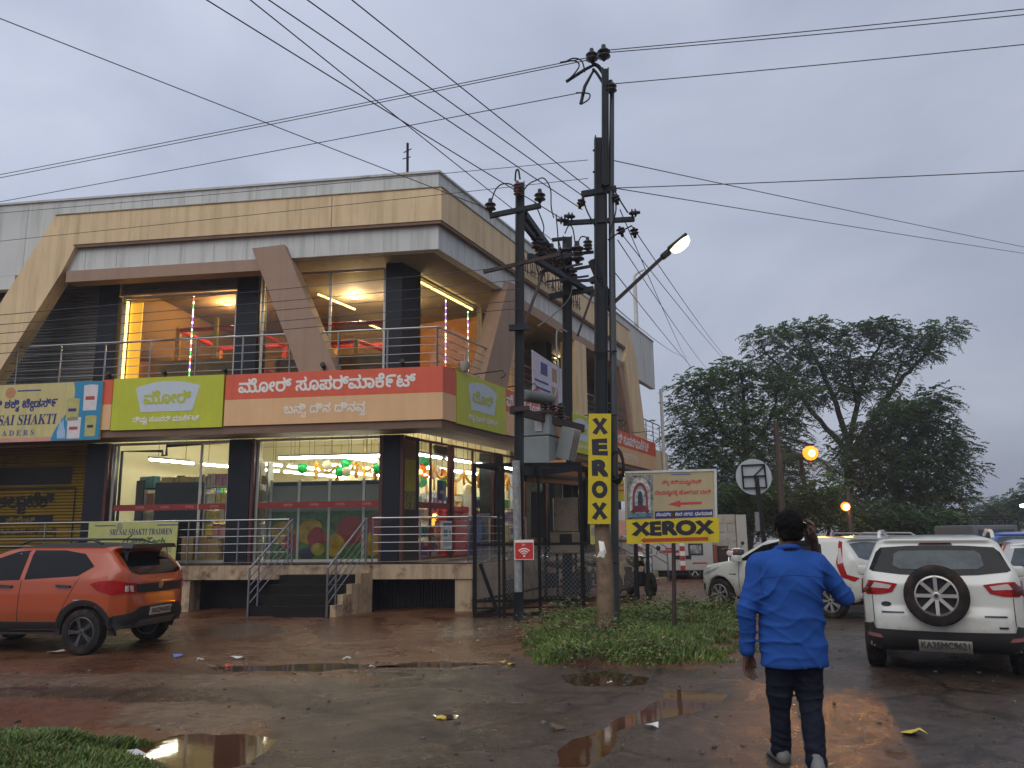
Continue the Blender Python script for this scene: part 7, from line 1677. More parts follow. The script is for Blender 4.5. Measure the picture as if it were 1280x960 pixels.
# ------------------------------------------------------------------ the man in the blue shirt, seen from behind, phone at his right ear
class Field:
    def __init__(s, lo, hi, st):
        s.lo = np.array(lo, float); s.st = st
        s.ax = [np.arange(lo[i], hi[i] + st, st) for i in range(3)]
        s.D = np.full([len(a) for a in s.ax], 0.5)
    def _sub(s, lo, hi):
        sl = []
        for i in range(3):
            a = max(0, int((lo[i] - s.lo[i]) / s.st)); b = min(len(s.ax[i]), int((hi[i] - s.lo[i]) / s.st) + 2); sl.append(slice(a, max(a, b)))
        g = np.meshgrid(*[s.ax[i][sl[i]] for i in range(3)], indexing='ij', sparse=True); return tuple(sl), g
    def cap(s, a, b, r1, r2, k=0.02, flat=None, sub=False):        # tapered capsule; flat=(axis vector, factor) squashes it
        a, b = np.array(a, float), np.array(b, float); m = max(r1, r2) + k + .03
        sl, (x, y, z) = s._sub(np.minimum(a, b) - m, np.maximum(a, b) + m)
        d = b - a; L = d @ d + 1e-12
        px, py, pz = x - a[0], y - a[1], z - a[2]
        t = np.clip((px * d[0] + py * d[1] + pz * d[2]) / L, 0, 1)
        qx, qy, qz = px - t * d[0], py - t * d[1], pz - t * d[2]
        q2 = qx * qx + qy * qy + qz * qz
        if flat is not None:
            n, f = np.array(flat[0], float), flat[1]; n /= np.linalg.norm(n); c = qx * n[0] + qy * n[1] + qz * n[2]; q2 = q2 + c * c * (f * f - 1)
        D = np.sqrt(q2) - (r1 + (r2 - r1) * t)
        s.D[sl] = smax(s.D[sl], -D, k) if sub else smin(s.D[sl], D, k)
        return s
    def ell(s, c, r, k=0.02, sub=False):
        c, r = np.array(c, float), np.array(r, float); sl, (x, y, z) = s._sub(c - r - k - .03, c + r + k + .03)
        D = (np.sqrt(((x - c[0]) / r[0]) ** 2 + ((y - c[1]) / r[1]) ** 2 + ((z - c[2]) / r[2]) ** 2) - 1) * r.min()
        s.D[sl] = smax(s.D[sl], -D, k) if sub else smin(s.D[sl], D, k)
        return s
    def stack(s, keys, k=0.03):                             # elliptical rings: (z, a, b, cx, cy)
        K_ = np.array(keys, float); z0, z1 = K_[0, 0], K_[-1, 0]; m = K_[:, 1].max() + .1
        sl, (x, y, z) = s._sub((-m, -m, z0 - .05), (m, m, z1 + .05))
        a, b, cx, cy = (np.interp(z, K_[:, 0], K_[:, i]) for i in (1, 2, 3, 4))
        D = (np.sqrt(np.abs((x - cx) / a) ** 2.3 + np.abs((y - cy) / b) ** 2.3) ** (2 / 2.3) - 1) * np.minimum(a, b)
        D = smax(D, np.maximum(z0 - z, z - z1), .015); s.D[sl] = smin(s.D[sl], D, k); return s
    def wrinkle(s, amp, f, seed):
        x, y, z = np.meshgrid(*s.ax, indexing='ij', sparse=True)
        r = np.random.default_rng(seed); w = 0
        for i in range(7):
            d = r.normal(size=3); d /= np.linalg.norm(d); ph = r.uniform(0, 6.28); ff = f * r.uniform(.6, 1.7)
            w = w + np.sin((x * d[0] + y * d[1] + z * d[2] * 1.4) * ff + ph + 1.3 * np.sin(z * 11 + x * 9 + ph))
        s.D = s.D + amp * w / 3; return s
    def folds(s, amp, spec):                                # sharp cloth ridges: (point, direction across the fold, frequency, reach)
        x, y, z = np.meshgrid(*s.ax, indexing='ij', sparse=True)
        for (p, d, f, rch) in spec:
            u = (x - p[0]) * d[0] + (y - p[1]) * d[1] + (z - p[2]) * d[2]; q = np.exp(-(((x - p[0]) ** 2 + (y - p[1]) ** 2 + (z - p[2]) ** 2) / rch ** 2))
            s.D = s.D - amp * q * (1 - np.abs(np.sin(u * f + .8 * np.sin(x * 13 + z * 9)))) ** 2.5
        return s
    def mesh(s, name, m, parent): v, f = surface_nets(s.D, s.lo, s.st); return np_mesh(name, v, f, m, parent, True)
pc = P(988, 760, 5.86); man = empty('person', (pc.x, 5.86, 0), math.radians(-4), 'man in a blue shirt and dark jeans walking away with a phone at his ear', 'person')
M_SKIN = mat('brown_skin', (0.085, 0.038, 0.022), rough=.5, var=.12, vs=12)
M_SHIRT = mat('blue_shirt', (0.020, 0.078, 0.31), rough=.8, var=.14, vs=4, bump=.25, bs=190, spec=.12)
M_JEANS = mat('dark_jeans', (0.012, 0.014, 0.024), rough=.85, var=.25, vs=7, bump=.25, bs=180, spec=.1)
M_HAIR = mat('black_hair', (0.0035, 0.003, 0.003), rough=.75, var=.3, vs=30, bump=.6, bs=160, spec=.12)
M_SHOE = mat('grey_shoe', (0.15, 0.145, 0.14), rough=.6, var=.2, vs=9)
LS, LE, LW = (-.200, 0, 1.335), (-.305, -.03, 1.05), (-.305, .045, .765)
RS, RE, RW = (.200, 0, 1.335), (.385, .040, 1.125), (.240, .115, 1.405)
HC = np.array((.035, .02, 1.60))
# body: one continuous skin
b = Field((-.46, -.26, -.02), (.50, .36, 1.76), .0075)
b.stack([(.70, .17, .11, 0, 0), (1.0, .17, .11, 0, 0), (1.25, .18, .10, 0, 0), (1.36, .14, .08, 0, 0), (1.43, .07, .06, 0, 0)])
b.cap((0, 0, 1.36), (.02, .012, 1.54), .062, .058, .03)
b.ell(HC, (.076, .096, .112), .02); b.cap(HC + (0, .035, -.06), HC + (0, .055, -.085), .052, .035, .03)
b.cap(HC + (0, .092, -.005), HC + (0, .112, -.035), .012, .017, .012); b.cap(HC + (-.022, .088, -.068), HC + (.022, .088, -.068), .009, .009, .006)
for sx_ in (-1, 1):
    b.ell(HC + (sx_ * .079, -.005, -.012), (.012, .022, .034), .008); b.cap(HC + (sx_ * .032, .082, .02), HC + (sx_ * .034, .088, .02), .014, .012, .004)
    b.cap((sx_ * .10, 0, .84), (sx_ * .092, .03, .47), .08, .055, .03)
b.cap((-.10, .05, .47), (-.105, .115, .09), .05, .036, .02); b.cap((.085, .01, .47), (.055, -.17, .09), .05, .036, .02)
b.cap((-.105, .10, .07), (-.12, .23, .045), .035, .03, .02); b.cap((.055, -.18, .07), (.070, -.05, .045), .035, .03, .02)
for A_, E_, W_ in ((LS, LE, LW), (RS, RE, RW)): b.cap(A_, E_, .055, .045, .02); b.cap(E_, W_, .045, .030, .015)
# left hand hanging, fingers a little curled
lw = np.array(LW); ha = np.array((.80, .60, 0)); hn = np.array((.60, -.80, 0)); dn = np.array((-.02, .06, -1.0)); pb_ = lw + dn * .100
b.cap(lw, lw + dn * .045, .030, .032, .015, (hn, 1.4)); b.cap(lw + dn * .045 - ha * .012, pb_ - ha * .020, .032, .028, .012, (hn, 1.9)); b.cap(lw + dn * .045 + ha * .018, pb_ + ha * .024, .030, .026, .012, (hn, 1.9))
for i, (dy, L_) in enumerate(((-.040, .066), (-.014, .082), (.013, .088), (.038, .080))):
    a0 = pb_ + ha * dy; a1 = a0 + dn * L_ * .5 + hn * .006 + ha * dy * .12; a2 = a1 + dn * L_ * .36 + hn * .016; a3 = a2 + dn * L_ * .22 + hn * .018
    b.cap(a0, a1, .0118, .0108, .004); b.cap(a1, a2, .0108, .0100, .004); b.cap(a2, a3, .0100, .0085, .004)
t0 = lw + dn * .04 + ha * .034; t1_ = t0 + dn * .045 + ha * .016 + hn * .012; t2_ = t1_ + dn * .036 + hn * .012
b.cap(t0, t1_, .0165, .0135, .01); b.cap(t1_, t2_, .0135, .0105, .004)
# right hand round the phone at the ear
rw_ = np.array(RW); ph_c = HC + np.array((.112, -.012, -.032)); ph_up = np.array((-.10, -.22, .97)); ph_up /= np.linalg.norm(ph_up); ph_n = np.array((1, .02, .12)); ph_n -= ph_up * (ph_n @ ph_up); ph_n /= np.linalg.norm(ph_n); ph_s = np.cross(ph_up, ph_n)
palm = ph_c + ph_n * .046 - ph_up * .030
b.cap(rw_, palm, .030, .032, .014); b.cap(palm - ph_s * .022, palm - ph_s * .022 + ph_up * .055, .028, .025, .012, (ph_n, 1.7)); b.cap(palm + ph_s * .022, palm + ph_s * .022 + ph_up * .055, .028, .025, .012, (ph_n, 1.7))
kn = palm + ph_up * .058
for i, dy in enumerate((-.036, -.012, .012, .035)):
    L_ = (.072, .082, .078, .064)[i]
    a0 = kn + ph_s * dy; a1 = a0 + ph_up * L_ * .42 + ph_n * .006 + ph_s * .004; a2 = a1 + ph_up * L_ * .22 - ph_n * .018 + ph_s * .016; a3 = a2 - ph_n * .012 + ph_s * .016
    b.cap(a0, a1, .0112, .0105, .004); b.cap(a1, a2, .0105, .0098, .004); b.cap(a2, a3, .0098, .0082, .004)
q0 = palm - ph_s * .030 + ph_up * .005; q1 = q0 - ph_s * .022 + ph_up * .042 - ph_n * .012; q2 = q1 + ph_up * .034 - ph_n * .012 + ph_s * .004
b.cap(q0, q1, .0155, .0125, .008); b.cap(q1, q2, .0125, .0098, .004)
b.mesh('body', M_SKIN, man)
# shirt
s_ = Field((-.48, -.28, .58), (.52, .34, 1.54), .0085)
s_.stack([(.665, .222, .150, -.004, 0), (.80, .220, .150, -.002, 0), (1.0, .218, .148, 0, 0), (1.15, .222, .146, 0, 0), (1.27, .222, .134, 0, 0), (1.335, .190, .112, 0, 0), (1.40, .135, .098, .002, 0), (1.445, .088, .085, .008, .004)])
s_.cap(LS, LE, .082, .062, .05); s_.cap(LE, LW, .062, .046, .02); s_.cap(RS, RE, .082, .064, .05); s_.cap(RE, tuple(np.array(RE) * .12 + np.array(RW) * .88), .062, .047, .015)
s_.cap((-.05, .0, 1.39), (-.18, 0, 1.36), .07, .08, .04); s_.cap((.05, 0, 1.39), (.18, 0, 1.36), .07, .08, .04)
s_.ell((.02, -.105, 1.25), (.16, .05, .12), .05)
s_.wrinkle(.0045, 15, 4).wrinkle(.0022, 34, 8)
s_.folds(.013, [((-.31, -.05, 1.05), (.25, 0, .97), 42, .12), ((.38, .0, 1.14), (.75, 0, -.65), 40, .13), ((-.29, -.02, .82), (.1, 0, 1), 55, .10), ((.20, -.12, 1.22), (.55, 0, .83), 30, .15), ((-.18, -.12, 1.18), (-.6, 0, .8), 30, .15), ((.08, -.15, .98), (.35, 0, .93), 24, .22), ((-.10, -.15, .84), (-.3, 0, .95), 26, .2), ((.12, -.15, .74), (.8, 0, .6), 28, .14)])
for a in np.linspace(0, 2 * math.pi, 13)[:-1]: a2 = a + .55; r_ = .074; s_.cap((.010 + r_ * math.cos(a), .004 + r_ * math.sin(a), 1.462 + .012 * -math.sin(a)), (.010 + r_ * math.cos(a2), .004 + r_ * math.sin(a2), 1.462 + .012 * -math.sin(a2)), .017, .017, .008)
s_.cap(np.array(LW) + (-.002, -.002, .0), np.array(LW) + (-.004, -.006, .05), .054, .055, .006)
s_.ell((.0, 0, .60), (.21, .125, .085), .01, True); s_.cap(np.array(LW) + (0, .01, -.06), np.array(LW) + (0, .004, .02), .034, .034, .004, None, True); s_.ell((.012, .006, 1.50), (.062, .062, .05), .008, True)
sh = s_.mesh('shirt', M_SHIRT, man)
bv = BVHTree.FromPolygons([tuple(v.co) for v in sh.data.vertices], [tuple(p.vertices) for p in sh.data.polygons])
def seam(pts, r=.0022):                                   # stitched seams follow the cloth
    q = []
    for x, z in pts:
        h = bv.ray_cast(V((x, -.6, z)), V((0, 1, 0)))
        if h[0]: q.append(h[0] + V((0, -.0004, 0)))
    if len(q) > 1: mb = MB(); mb.tube(q, r, 5); mb.build('shirt_seam', mat('seam_blue', (.008, .034, .17), rough=.9), man, 'full')
seam([(x, 1.285 - .02 * abs(x) / .2) for x in np.linspace(-.21, .21, 24)])
seam([(x, .682 + .0 * x) for x in np.linspace(-.215, .235, 26)])
for sg in (-1, 1): seam([(sg * (.205 + .012 * math.sin(t * 3.1)), 1.37 - .22 * t) for t in np.linspace(0, 1, 16)])
# trousers
t_ = Field((-.32, -.30, .03), (.34, .30, 1.02), .0085)
t_.stack([(.74, .185, .128, 0, 0), (.84, .188, .130, 0, 0), (.98, .178, .122, 0, 0)], .03)
t_.cap((-.098, 0, .80), (-.105, .045, .46), .108, .082, .04); t_.cap((.098, 0, .80), (.090, .02, .46), .108, .084, .04)
t_.cap((-.105, .045, .46), (-.106, .112, .075), .078, .060, .02); t_.cap((.090, .01, .46), (.056, -.168, .075), .080, .062, .02)
t_.wrinkle(.004, 22, 12).wrinkle(.002, 52, 15)
t_.folds(.016, [((-.10, -.03, .47), (.2, 0, 1), 48, .13), ((.10, -.06, .45), (-.25, 0, 1), 48, .13), ((-.105, .05, .14), (.15, 0, 1), 60, .11), ((.06, -.2, .14), (-.15, 0, 1), 60, .11), ((0, -.1, .68), (.5, 0, .8), 34, .14)])
for cx, cy, z0 in ((-.106, .108, .09), (-.106, .10, .15), (.056, -.16, .09), (.058, -.145, .16), (.088, -.01, .39), (-.104, .05, .42)):
    for a in np.linspace(0, 2 * math.pi, 9)[:-1]: a2 = a + .8; r_ = .048; t_.cap((cx + r_ * math.cos(a), cy + r_ * math.sin(a), z0 + .012 * math.sin(2 * a)), (cx + r_ * math.cos(a2), cy + r_ * math.sin(a2), z0 + .012 * math.sin(2 * a2)), .017, .017, .02)
t_.D = np.maximum(t_.D, .048 - t_.ax[2][None, None, :])
t_.mesh('trousers', M_JEANS, man)
# hair
h_ = Field((-.10, -.14, 1.44), (.17, .16, 1.76), .006)
h_.ell(HC + (0, -.008, .022), (.100, .114, .116), .01); h_.cap(HC + (-.05, -.07, -.055), HC + (.05, -.07, -.055), .030, .030, .02); h_.cap(HC + (-.074, -.01, .0), HC + (-.072, -.05, -.05), .016, .016, .01); h_.cap(HC + (.074, -.01, .0), HC + (.072, -.05, -.05), .016, .016, .01)
h_.ell(HC + (0, .115, -.045), (.085, .085, .12), .012, True); h_.ell(HC + (-.088, .01, -.035), (.03, .04, .05), .008, True); h_.ell(HC + (.088, .01, -.035), (.03, .04, .05), .008, True)
h_.wrinkle(.003, 120, 20)
h_.mesh('hair', M_HAIR, man)
for (x, y, yaw) in ((-.106, .115, .1), (.055, -.17, -.12)):
    f_ = Field((x - .12, y - .18, -.02), (x + .12, y + .30, .2), .007); c_, sn = math.cos(yaw), math.sin(yaw); rt = lambda a, bb: (x + a * c_ + bb * sn * -1, y + a * sn * 0 + bb * c_)
    f_.cap((*rt(0, -.055), .045), (*rt(.0, .16), .036), .046, .042, .02, ((1, 0, 0), 1.1)); f_.cap((*rt(0, -.05), .06), (*rt(0, -.02), .11), .044, .040, .02); f_.D = np.maximum(f_.D, .004 - f_.ax[2][None, None, :])
    f_.mesh('shoe', M_SHOE, man)
    mb = MB(); pts = [(.045, -.09), (.055, -.02), (.050, .10), (.040, .19), (.0, .215), (-.04, .19), (-.05, .10), (-.05, -.02), (-.045, -.09), (0, -.11)]
    mb.prism([(*rt(a, bb), 0) for a, bb in pts], (0, 0, -.006), (0, 0, .022)); mb.build('shoe_sole', M_FIX, man)
ph = empty('phone', man.location + Matrix.Rotation(math.radians(-4), 3, 'Z') @ V(ph_c), math.radians(-4), 'dark phone held against the right ear of the man in blue', 'phone')
R_ = Matrix((V(ph_n), V(ph_s), V(ph_up))).transposed()
mb = MB(); mb.rbox((0, 0, 0), (.010, .074, .155), .004, R_); mb.build('case', M_MBLK, ph); mb = MB(); mb.box(V(ph_n) * .0055 + V(ph_up) * .058 + V(ph_s) * -.018, (.002, .022, .022), R_); mb.build('camera_window', M_CHROME, ph)
# ------------------------------------------------------------------ trees
def leaf_mat(name, col):
    m = mat(name, col, rough=.6, var=.3, vs=.6, spec=.2); t = m.node_tree; b = t.nodes['Principled BSDF']; o = t.nodes['Material Output']
    tr = t.nodes.new('ShaderNodeBsdfTranslucent'); tr.inputs[0].default_value = (col[0] * 1.2, col[1] * 1.3, col[2] * .7, 1)
    x = t.nodes.new('ShaderNodeMixShader'); x.inputs[0].default_value = .35
    t.links.new(b.outputs[0], x.inputs[1]); t.links.new(tr.outputs[0], x.inputs[2]); t.links.new(x.outputs[0], o.inputs[0]); return m
LEAFM = [leaf_mat('leaf_mid', (0.085, 0.135, 0.060)), leaf_mat('leaf_dark', (0.048, 0.082, 0.042)), leaf_mat('leaf_light', (0.125, 0.185, 0.070))]
M_BARK = mat('dark_bark', (0.026, 0.021, 0.018), rough=.85, var=.3, vs=4, bump=.4, bs=14)
def sprays(centres, dirs, r, length=.62, nl=8, lw=.055, ll=.20, droop=.55):
    n = len(centres); t = (np.arange(nl) + .5) / nl
    side = np.cross(dirs, [0, 0, 1.0]); side /= np.linalg.norm(side, axis=1)[:, None] + 1e-9
    L = length * r.uniform(.7, 1.25, n)
    base = centres[:, None] + dirs[:, None] * (t[None, :, None] * L[:, None, None]); base[:, :, 2] -= droop * L[:, None] * t[None] ** 2
    out = []
    for sg in (-1, 1):
        tip = base + side[:, None] * (sg * ll * (1 - .45 * t)[None, :, None]) + dirs[:, None] * (ll * .35) + r.normal(0, .02, base.shape); tip[:, :, 2] -= ll * r.uniform(.1, .6, tip.shape[:2])
        mid = (base + tip) / 2; w = np.broadcast_to(dirs[:, None] * lw, base.shape) + r.normal(0, .012, base.shape)
        out.append(np.stack([base, mid - w, tip, mid + w], 2).reshape(-1, 4, 3))
    return np.concatenate(out)
def crown(name, clumps, Y, parent, seed, dens=1.0, spray=1.0, depth=1.0, flat=1.0, weights=(.5, .35, .15), org=None):
    r = np.random.default_rng(seed); V4 = []; MI = []
    mpp = Y / 1010.0
    for (px, py, rx, ry) in clumps:
        c = np.array(P(px, py, Y)); a, b = rx * mpp, ry * mpp; c[1] += r.uniform(-.5, .5) * a * depth
        n = max(12, int(dens * 85 * a * (a + b) / 2))
        d = r.normal(size=(n, 3)); d /= np.linalg.norm(d, axis=1)[:, None]; rad = r.uniform(.05, 1, n) ** .5
        p = c + d * rad[:, None] * np.array([a, a * depth, b]) * (1 + .25 * r.normal(size=(n, 1)))
        dr = d * [1, 1, .35] + r.normal(0, .45, (n, 3)) * [1, 1, .35] + [0, 0, .12]; dr /= np.linalg.norm(dr, axis=1)[:, None]
        q = sprays(p, dr, r, length=.58 * spray, ll=.175 * spray, lw=.040 * spray)
        V4.append(q)
        tone = r.choice(3, p=weights); MI.append(np.where(r.uniform(size=len(q)) < .6, tone, r.choice(3, len(q), p=weights)))
    q = np.concatenate(V4); off = np.array(parent.location)
    return np_mesh(name, q.reshape(-1, 3) - off, np.arange(len(q) * 4).reshape(-1, 4), LEAFM, parent, midx=np.concatenate(MI))
def limbs(parent, lines, Y, seed, name='trunk'):
    mb = MB(); r = random.Random(seed)
    for pts, r0, r1 in lines:
        q = [P(x, y, Y + r.uniform(-.8, .8) * (i > 1)) for i, (x, y) in enumerate(pts)]
        out = []
        for i in range(len(q) - 1):
            for k in range(5): out.append(q[i].lerp(q[i + 1], k / 5) + V((r.uniform(-.05, .05), 0, r.uniform(-.05, .05))))
        out.append(q[-1]); n = len(out); mb.tube(out, [r0 + (r1 - r0) * i / (n - 1) for i in range(n)], 8)
    return mb.build(name, M_BARK, parent, 'full', world=True)
def tree(name, label, base, Y, lines, clumps, seed, **kw):
    b = P(base[0], base[1], Y); t = empty(name, (b.x, b.y, 0), 0, label, 'tree' if 'bush' not in name else 'bush')
    gb = (base[0], 664.0 - 0.0122 * (base[0] - 640) + 1.6 / Y * 1010)
    if lines: limbs(t, [([gb] + l[0] if i == 0 else l[0], l[1], l[2]) for i, l in enumerate(lines)], Y, seed)
    crown('crown', clumps, Y, t, seed, **kw); return t
tree('spreading_tree', 'tallest tree with an open flat topped feathery crown', (1062, 700), 46,
     [([(1062, 640), (1060, 580), (1062, 545)], .34, .22), ([(1062, 560), (1045, 505), (1022, 455), (1010, 425)], .2, .05), ([(1061, 550), (1075, 490), (1090, 450), (1108, 415)], .18, .05), ([(1063, 570), (1100, 510), (1130, 470), (1160, 440), (1185, 420)], .19, .05), ([(1060, 565), (1015, 515), (985, 470), (950, 432)], .18, .04), ([(1070, 500), (1060, 460), (1065, 425)], .1, .03), ([(1040, 500), (1060, 470), (1050, 440)], .08, .03), ([(1110, 500), (1125, 460), (1130, 430)], .08, .03)],
     [(936, 437, 10, 7), (958, 424, 28, 11), (985, 417, 28, 12), (1012, 412, 30, 11), (1032, 427, 38, 16), (1068, 418, 34, 13), (1092, 408, 26, 10), (1110, 411, 26, 14), (1130, 430, 34, 15), (1156, 422, 26, 12), (1176, 416, 26, 15), (1192, 414, 12, 11), (1160, 441, 26, 9), (975, 446, 34, 13), (1012, 455, 40, 15), (1058, 458, 44, 17), (1095, 462, 36, 14), (1035, 490, 42, 15), (1085, 490, 32, 14), (1005, 500, 34, 14), (1120, 452, 24, 10), (990, 478, 26, 12)], 3, dens=1.15, depth=.9)
tree('dense_tree', 'full dark tree beside the end of the building, left of the orange lamp', (935, 700), 42,
     [([(935, 640), (932, 560), (930, 520)], .28, .15), ([(932, 580), (900, 530), (880, 485)], .14, .04), ([(931, 545), (930, 490), (925, 460)], .12, .04), ([(932, 570), (965, 520), (975, 480)], .13, .04), ([(933, 600), (880, 570), (855, 540)], .1, .03)],
     [(925, 456, 26, 12), (905, 468, 28, 14), (878, 474, 28, 14), (858, 482, 18, 9), (846, 503, 12, 10), (900, 492, 40, 18), (945, 480, 36, 16), (972, 468, 26, 14), (985, 490, 26, 16), (868, 520, 32, 18), (910, 525, 44, 22), (955, 520, 44, 24), (985, 530, 26, 24), (852, 542, 22, 14), (878, 555, 36, 20), (920, 560, 46, 22), (962, 562, 42, 24), (860, 575, 24, 16), (855, 600, 26, 18), (880, 610, 40, 18), (925, 618, 44, 20), (965, 615, 40, 22), (895, 590, 42, 20), (945, 595, 46, 22), (985, 585, 30, 20)], 5, dens=1.35, weights=(.42, .43, .15))
tree('dense_tree', 'broad dark tree on the right with its crown hanging low over the parked cars', (1125, 700), 40,
     [([(1125, 640), (1120, 600), (1118, 560)], .3, .2), ([(1119, 590), (1150, 550), (1165, 505)], .15, .04), ([(1118, 580), (1090, 560), (1080, 530)], .14, .04)],
     [(1137, 507, 42, 13), (1165, 492, 20, 11), (1178, 505, 18, 10), (1110, 525, 44, 18), (1150, 530, 44, 20), (1185, 540, 24, 16), (1085, 548, 36, 18), (1125, 555, 52, 24), (1170, 560, 40, 22), (1198, 562, 16, 14), (1065, 575, 30, 20), (1105, 585, 52, 24), (1150, 590, 52, 24), (1192, 592, 24, 18), (1070, 608, 30, 20), (1115, 618, 52, 22), (1160, 618, 42, 20), (1195, 620, 18, 12), (1090, 640, 44, 18), (1140, 645, 44, 16)], 7, dens=1.5, weights=(.3, .6, .1))
for i, (px, py, rx, ry, lab) in enumerate(((862, 622, 26, 22, 'dark bush against the building end, leftmost under the trees'), (905, 628, 34, 24, 'dark bush behind the block wall'), (955, 625, 34, 26, 'dark bush behind the round sign'), (1000, 630, 30, 22, 'dark bush under the orange street lamp'), (1035, 622, 26, 22, 'lighter green bush right of the orange street lamp'), (1085, 652, 26, 20, 'dark bush at the foot of the tallest tree'), (1125, 656, 30, 18, 'dark bush just above the roof of the white SUV'), (1170, 652, 28, 18, 'dark bush below the right end of the broad dark tree'))):
    tree('bush', lab, (px, 700), 33.5, [([(px, 690), (px, py)], .1, .05)], [(px + dx * rx, py + dy * ry, rx * .8, ry * .7) for dx, dy in ((-.4, .2), (.4, .1), (0, -.5), (-.3, .9), (.4, .9), (0, .4))], 20 + i, dens=1.5, weights=(.3, .6, .1) if i != 4 else (.5, .1, .4))
for i, (px, py, rx, ry, Y, lab) in enumerate(((1198, 648, 20, 15, 70, 'distant tree just right of the broad dark tree'), (1228, 640, 24, 18, 75, 'distant round tree over the silver hatchback'), (1262, 634, 26, 18, 75, 'distant tree near the far white lamp'), (1290, 620, 26, 24, 66, 'taller distant tree cut by the right edge'))):
    tree('far_tree', lab, (px, 690), Y, [([(px, 670), (px, py)], .3, .12)], [(px + dx * rx, py + dy * ry, rx * .55, ry * .55) for dx, dy in ((-.5, .3), (.5, .2), (0, -.45), (-.3, .9), (.4, 1.0), (0, .3))], 40 + i, dens=.9, spray=1.5, weights=(.55, .35, .1))
# coconut palm lit by the orange lamp
pc_ = P(1000, 568, 36); pt_ = empty('coconut_palm', (pc_.x, 36, 0), 0, 'coconut palm with drooping fronds behind the orange street lamp', 'tree')
mb = MB(); mb.tube([V((pc_.x + .5, 36, -.1)), V((pc_.x + .2, 36, 2)), pc_], [.15, .11, .09], 10); mb.build('trunk', M_BARK, pt_, 'full', world=True)
r_ = np.random.default_rng(9)
for k in range(15):
    a = 2 * math.pi * k / 15 + r_.uniform(-.2, .2); up = r_.uniform(.0, .8); L_ = r_.uniform(1.5, 2.1); q = []
    dirv = np.array([math.cos(a), math.sin(a), 0]); sd_ = np.array([-math.sin(a), math.cos(a), 0])
    for i in range(26):
        t = i / 25; c = np.array(pc_) + dirv * L_ * t * (1 - .15 * t) + np.array([0, 0, up * t - (1.0 + up) * t * t * 1.1])
        for sg in (-1, 1):
            l = .42 * math.sin(min(1, t * 1.6 + .25) * 2.2) + .08; tip = c + sd_ * sg * l * .75 + dirv * l * .4 - np.array([0, 0, l * .65]); w = dirv * .022
            q.append([c - w, c + w, tip + w * .2, tip - w * .2])
    q = np.array(q); np_mesh('frond', q.reshape(-1, 3) - np.array(pt_.location), np.arange(len(q) * 4).reshape(-1, 4), LEAFM[1], pt_)
# low weeds along the plinth of the building and under the signs
# ------------------------------------------------------------------ scraps lying on the wet ground
LM = {'white': mat('scrap_white', (.6, .6, .58), rough=.5), 'blue': mat('scrap_blue', (.12, .2, .42), rough=.4), 'red': mat('scrap_red', (.5, .06, .04), rough=.4), 'yellow': mat('scrap_yellow', (.6, .45, .05), rough=.5), 'teal': mat('scrap_teal', (.03, .40, .30), rough=.4), 'leaf': mat('fallen_leaf', (.10, .06, .03), rough=.6)}
def scrap(px, py, size, col, label, name='litter', group=None, cat='litter'):
    g = G(px, py); z = float(gh(np.array([g.x]), np.array([g.y]))[0]); n = 7; mb = MB(); a0 = rnd.uniform(0, 6)
    ring = [V((g.x + size * math.cos(a0 + 2 * math.pi * k / n) * rnd.uniform(.5, 1.1), g.y + size * math.sin(a0 + 2 * math.pi * k / n) * rnd.uniform(.4, .9), z + rnd.uniform(.004, .03 + size * .25))) for k in range(n)]
    c = V((g.x, g.y, z + .02 + size * .2)); mb.add(ring + [c], [(k, (k + 1) % n, n) for k in range(n)])
    o = mb.build(name, LM[col], fixn=False); o.modifiers.new('thickness', 'SOLIDIFY').thickness = .003; tag(o, label, cat, group)
for px, py, s, c, l in ((222, 821, .10, 'blue', 'crumpled blue wrapper behind the orange car'), (300, 824, .12, 'white', 'white scrap on the mud in front of the steps'), (286, 832, .07, 'red', 'red scrap beside a white one in front of the steps'), (250, 826, .06, 'white', 'tiny white scrap right of the blue wrapper'), (434, 824, .07, 'white', 'white scrap on the mud below the right step railing'), (466, 833, .05, 'white', 'tiny pale scrap on the mud left of the grass'), (552, 896, .05, 'yellow', 'orange yellow scrap in the small near puddle'), (628, 830, .05, 'yellow', 'yellow scrap left of the grass patch'), (640, 833, .06, 'yellow', 'second yellow scrap touching the grass patch'), (762, 851, .06, 'white', 'white scrap in the shallow puddle below the grass'), (42, 921, .10, 'teal', 'teal plastic bag on the near grass edge'), (168, 948, .10, 'white', 'white plastic lying by the near grass'), (816, 911, .07, 'white', 'white wrapper beside the long puddle'), (1143, 921, .11, 'yellow', 'yellow leaf lying on the wet asphalt at right'), (696, 912, .08, 'leaf', 'flat brown leaf on the asphalt left of the long puddle'), (1118, 942, .10, 'leaf', 'brown leaf on the asphalt near the bottom right'), (70, 817, .12, 'white', 'white sheet lying under the orange car'), (205, 766, .05, 'white', 'small white cup under the platform edge'), (838, 807, .05, 'white', 'white scrap in the grass by the sign post')): scrap(px, py, s, c, l)
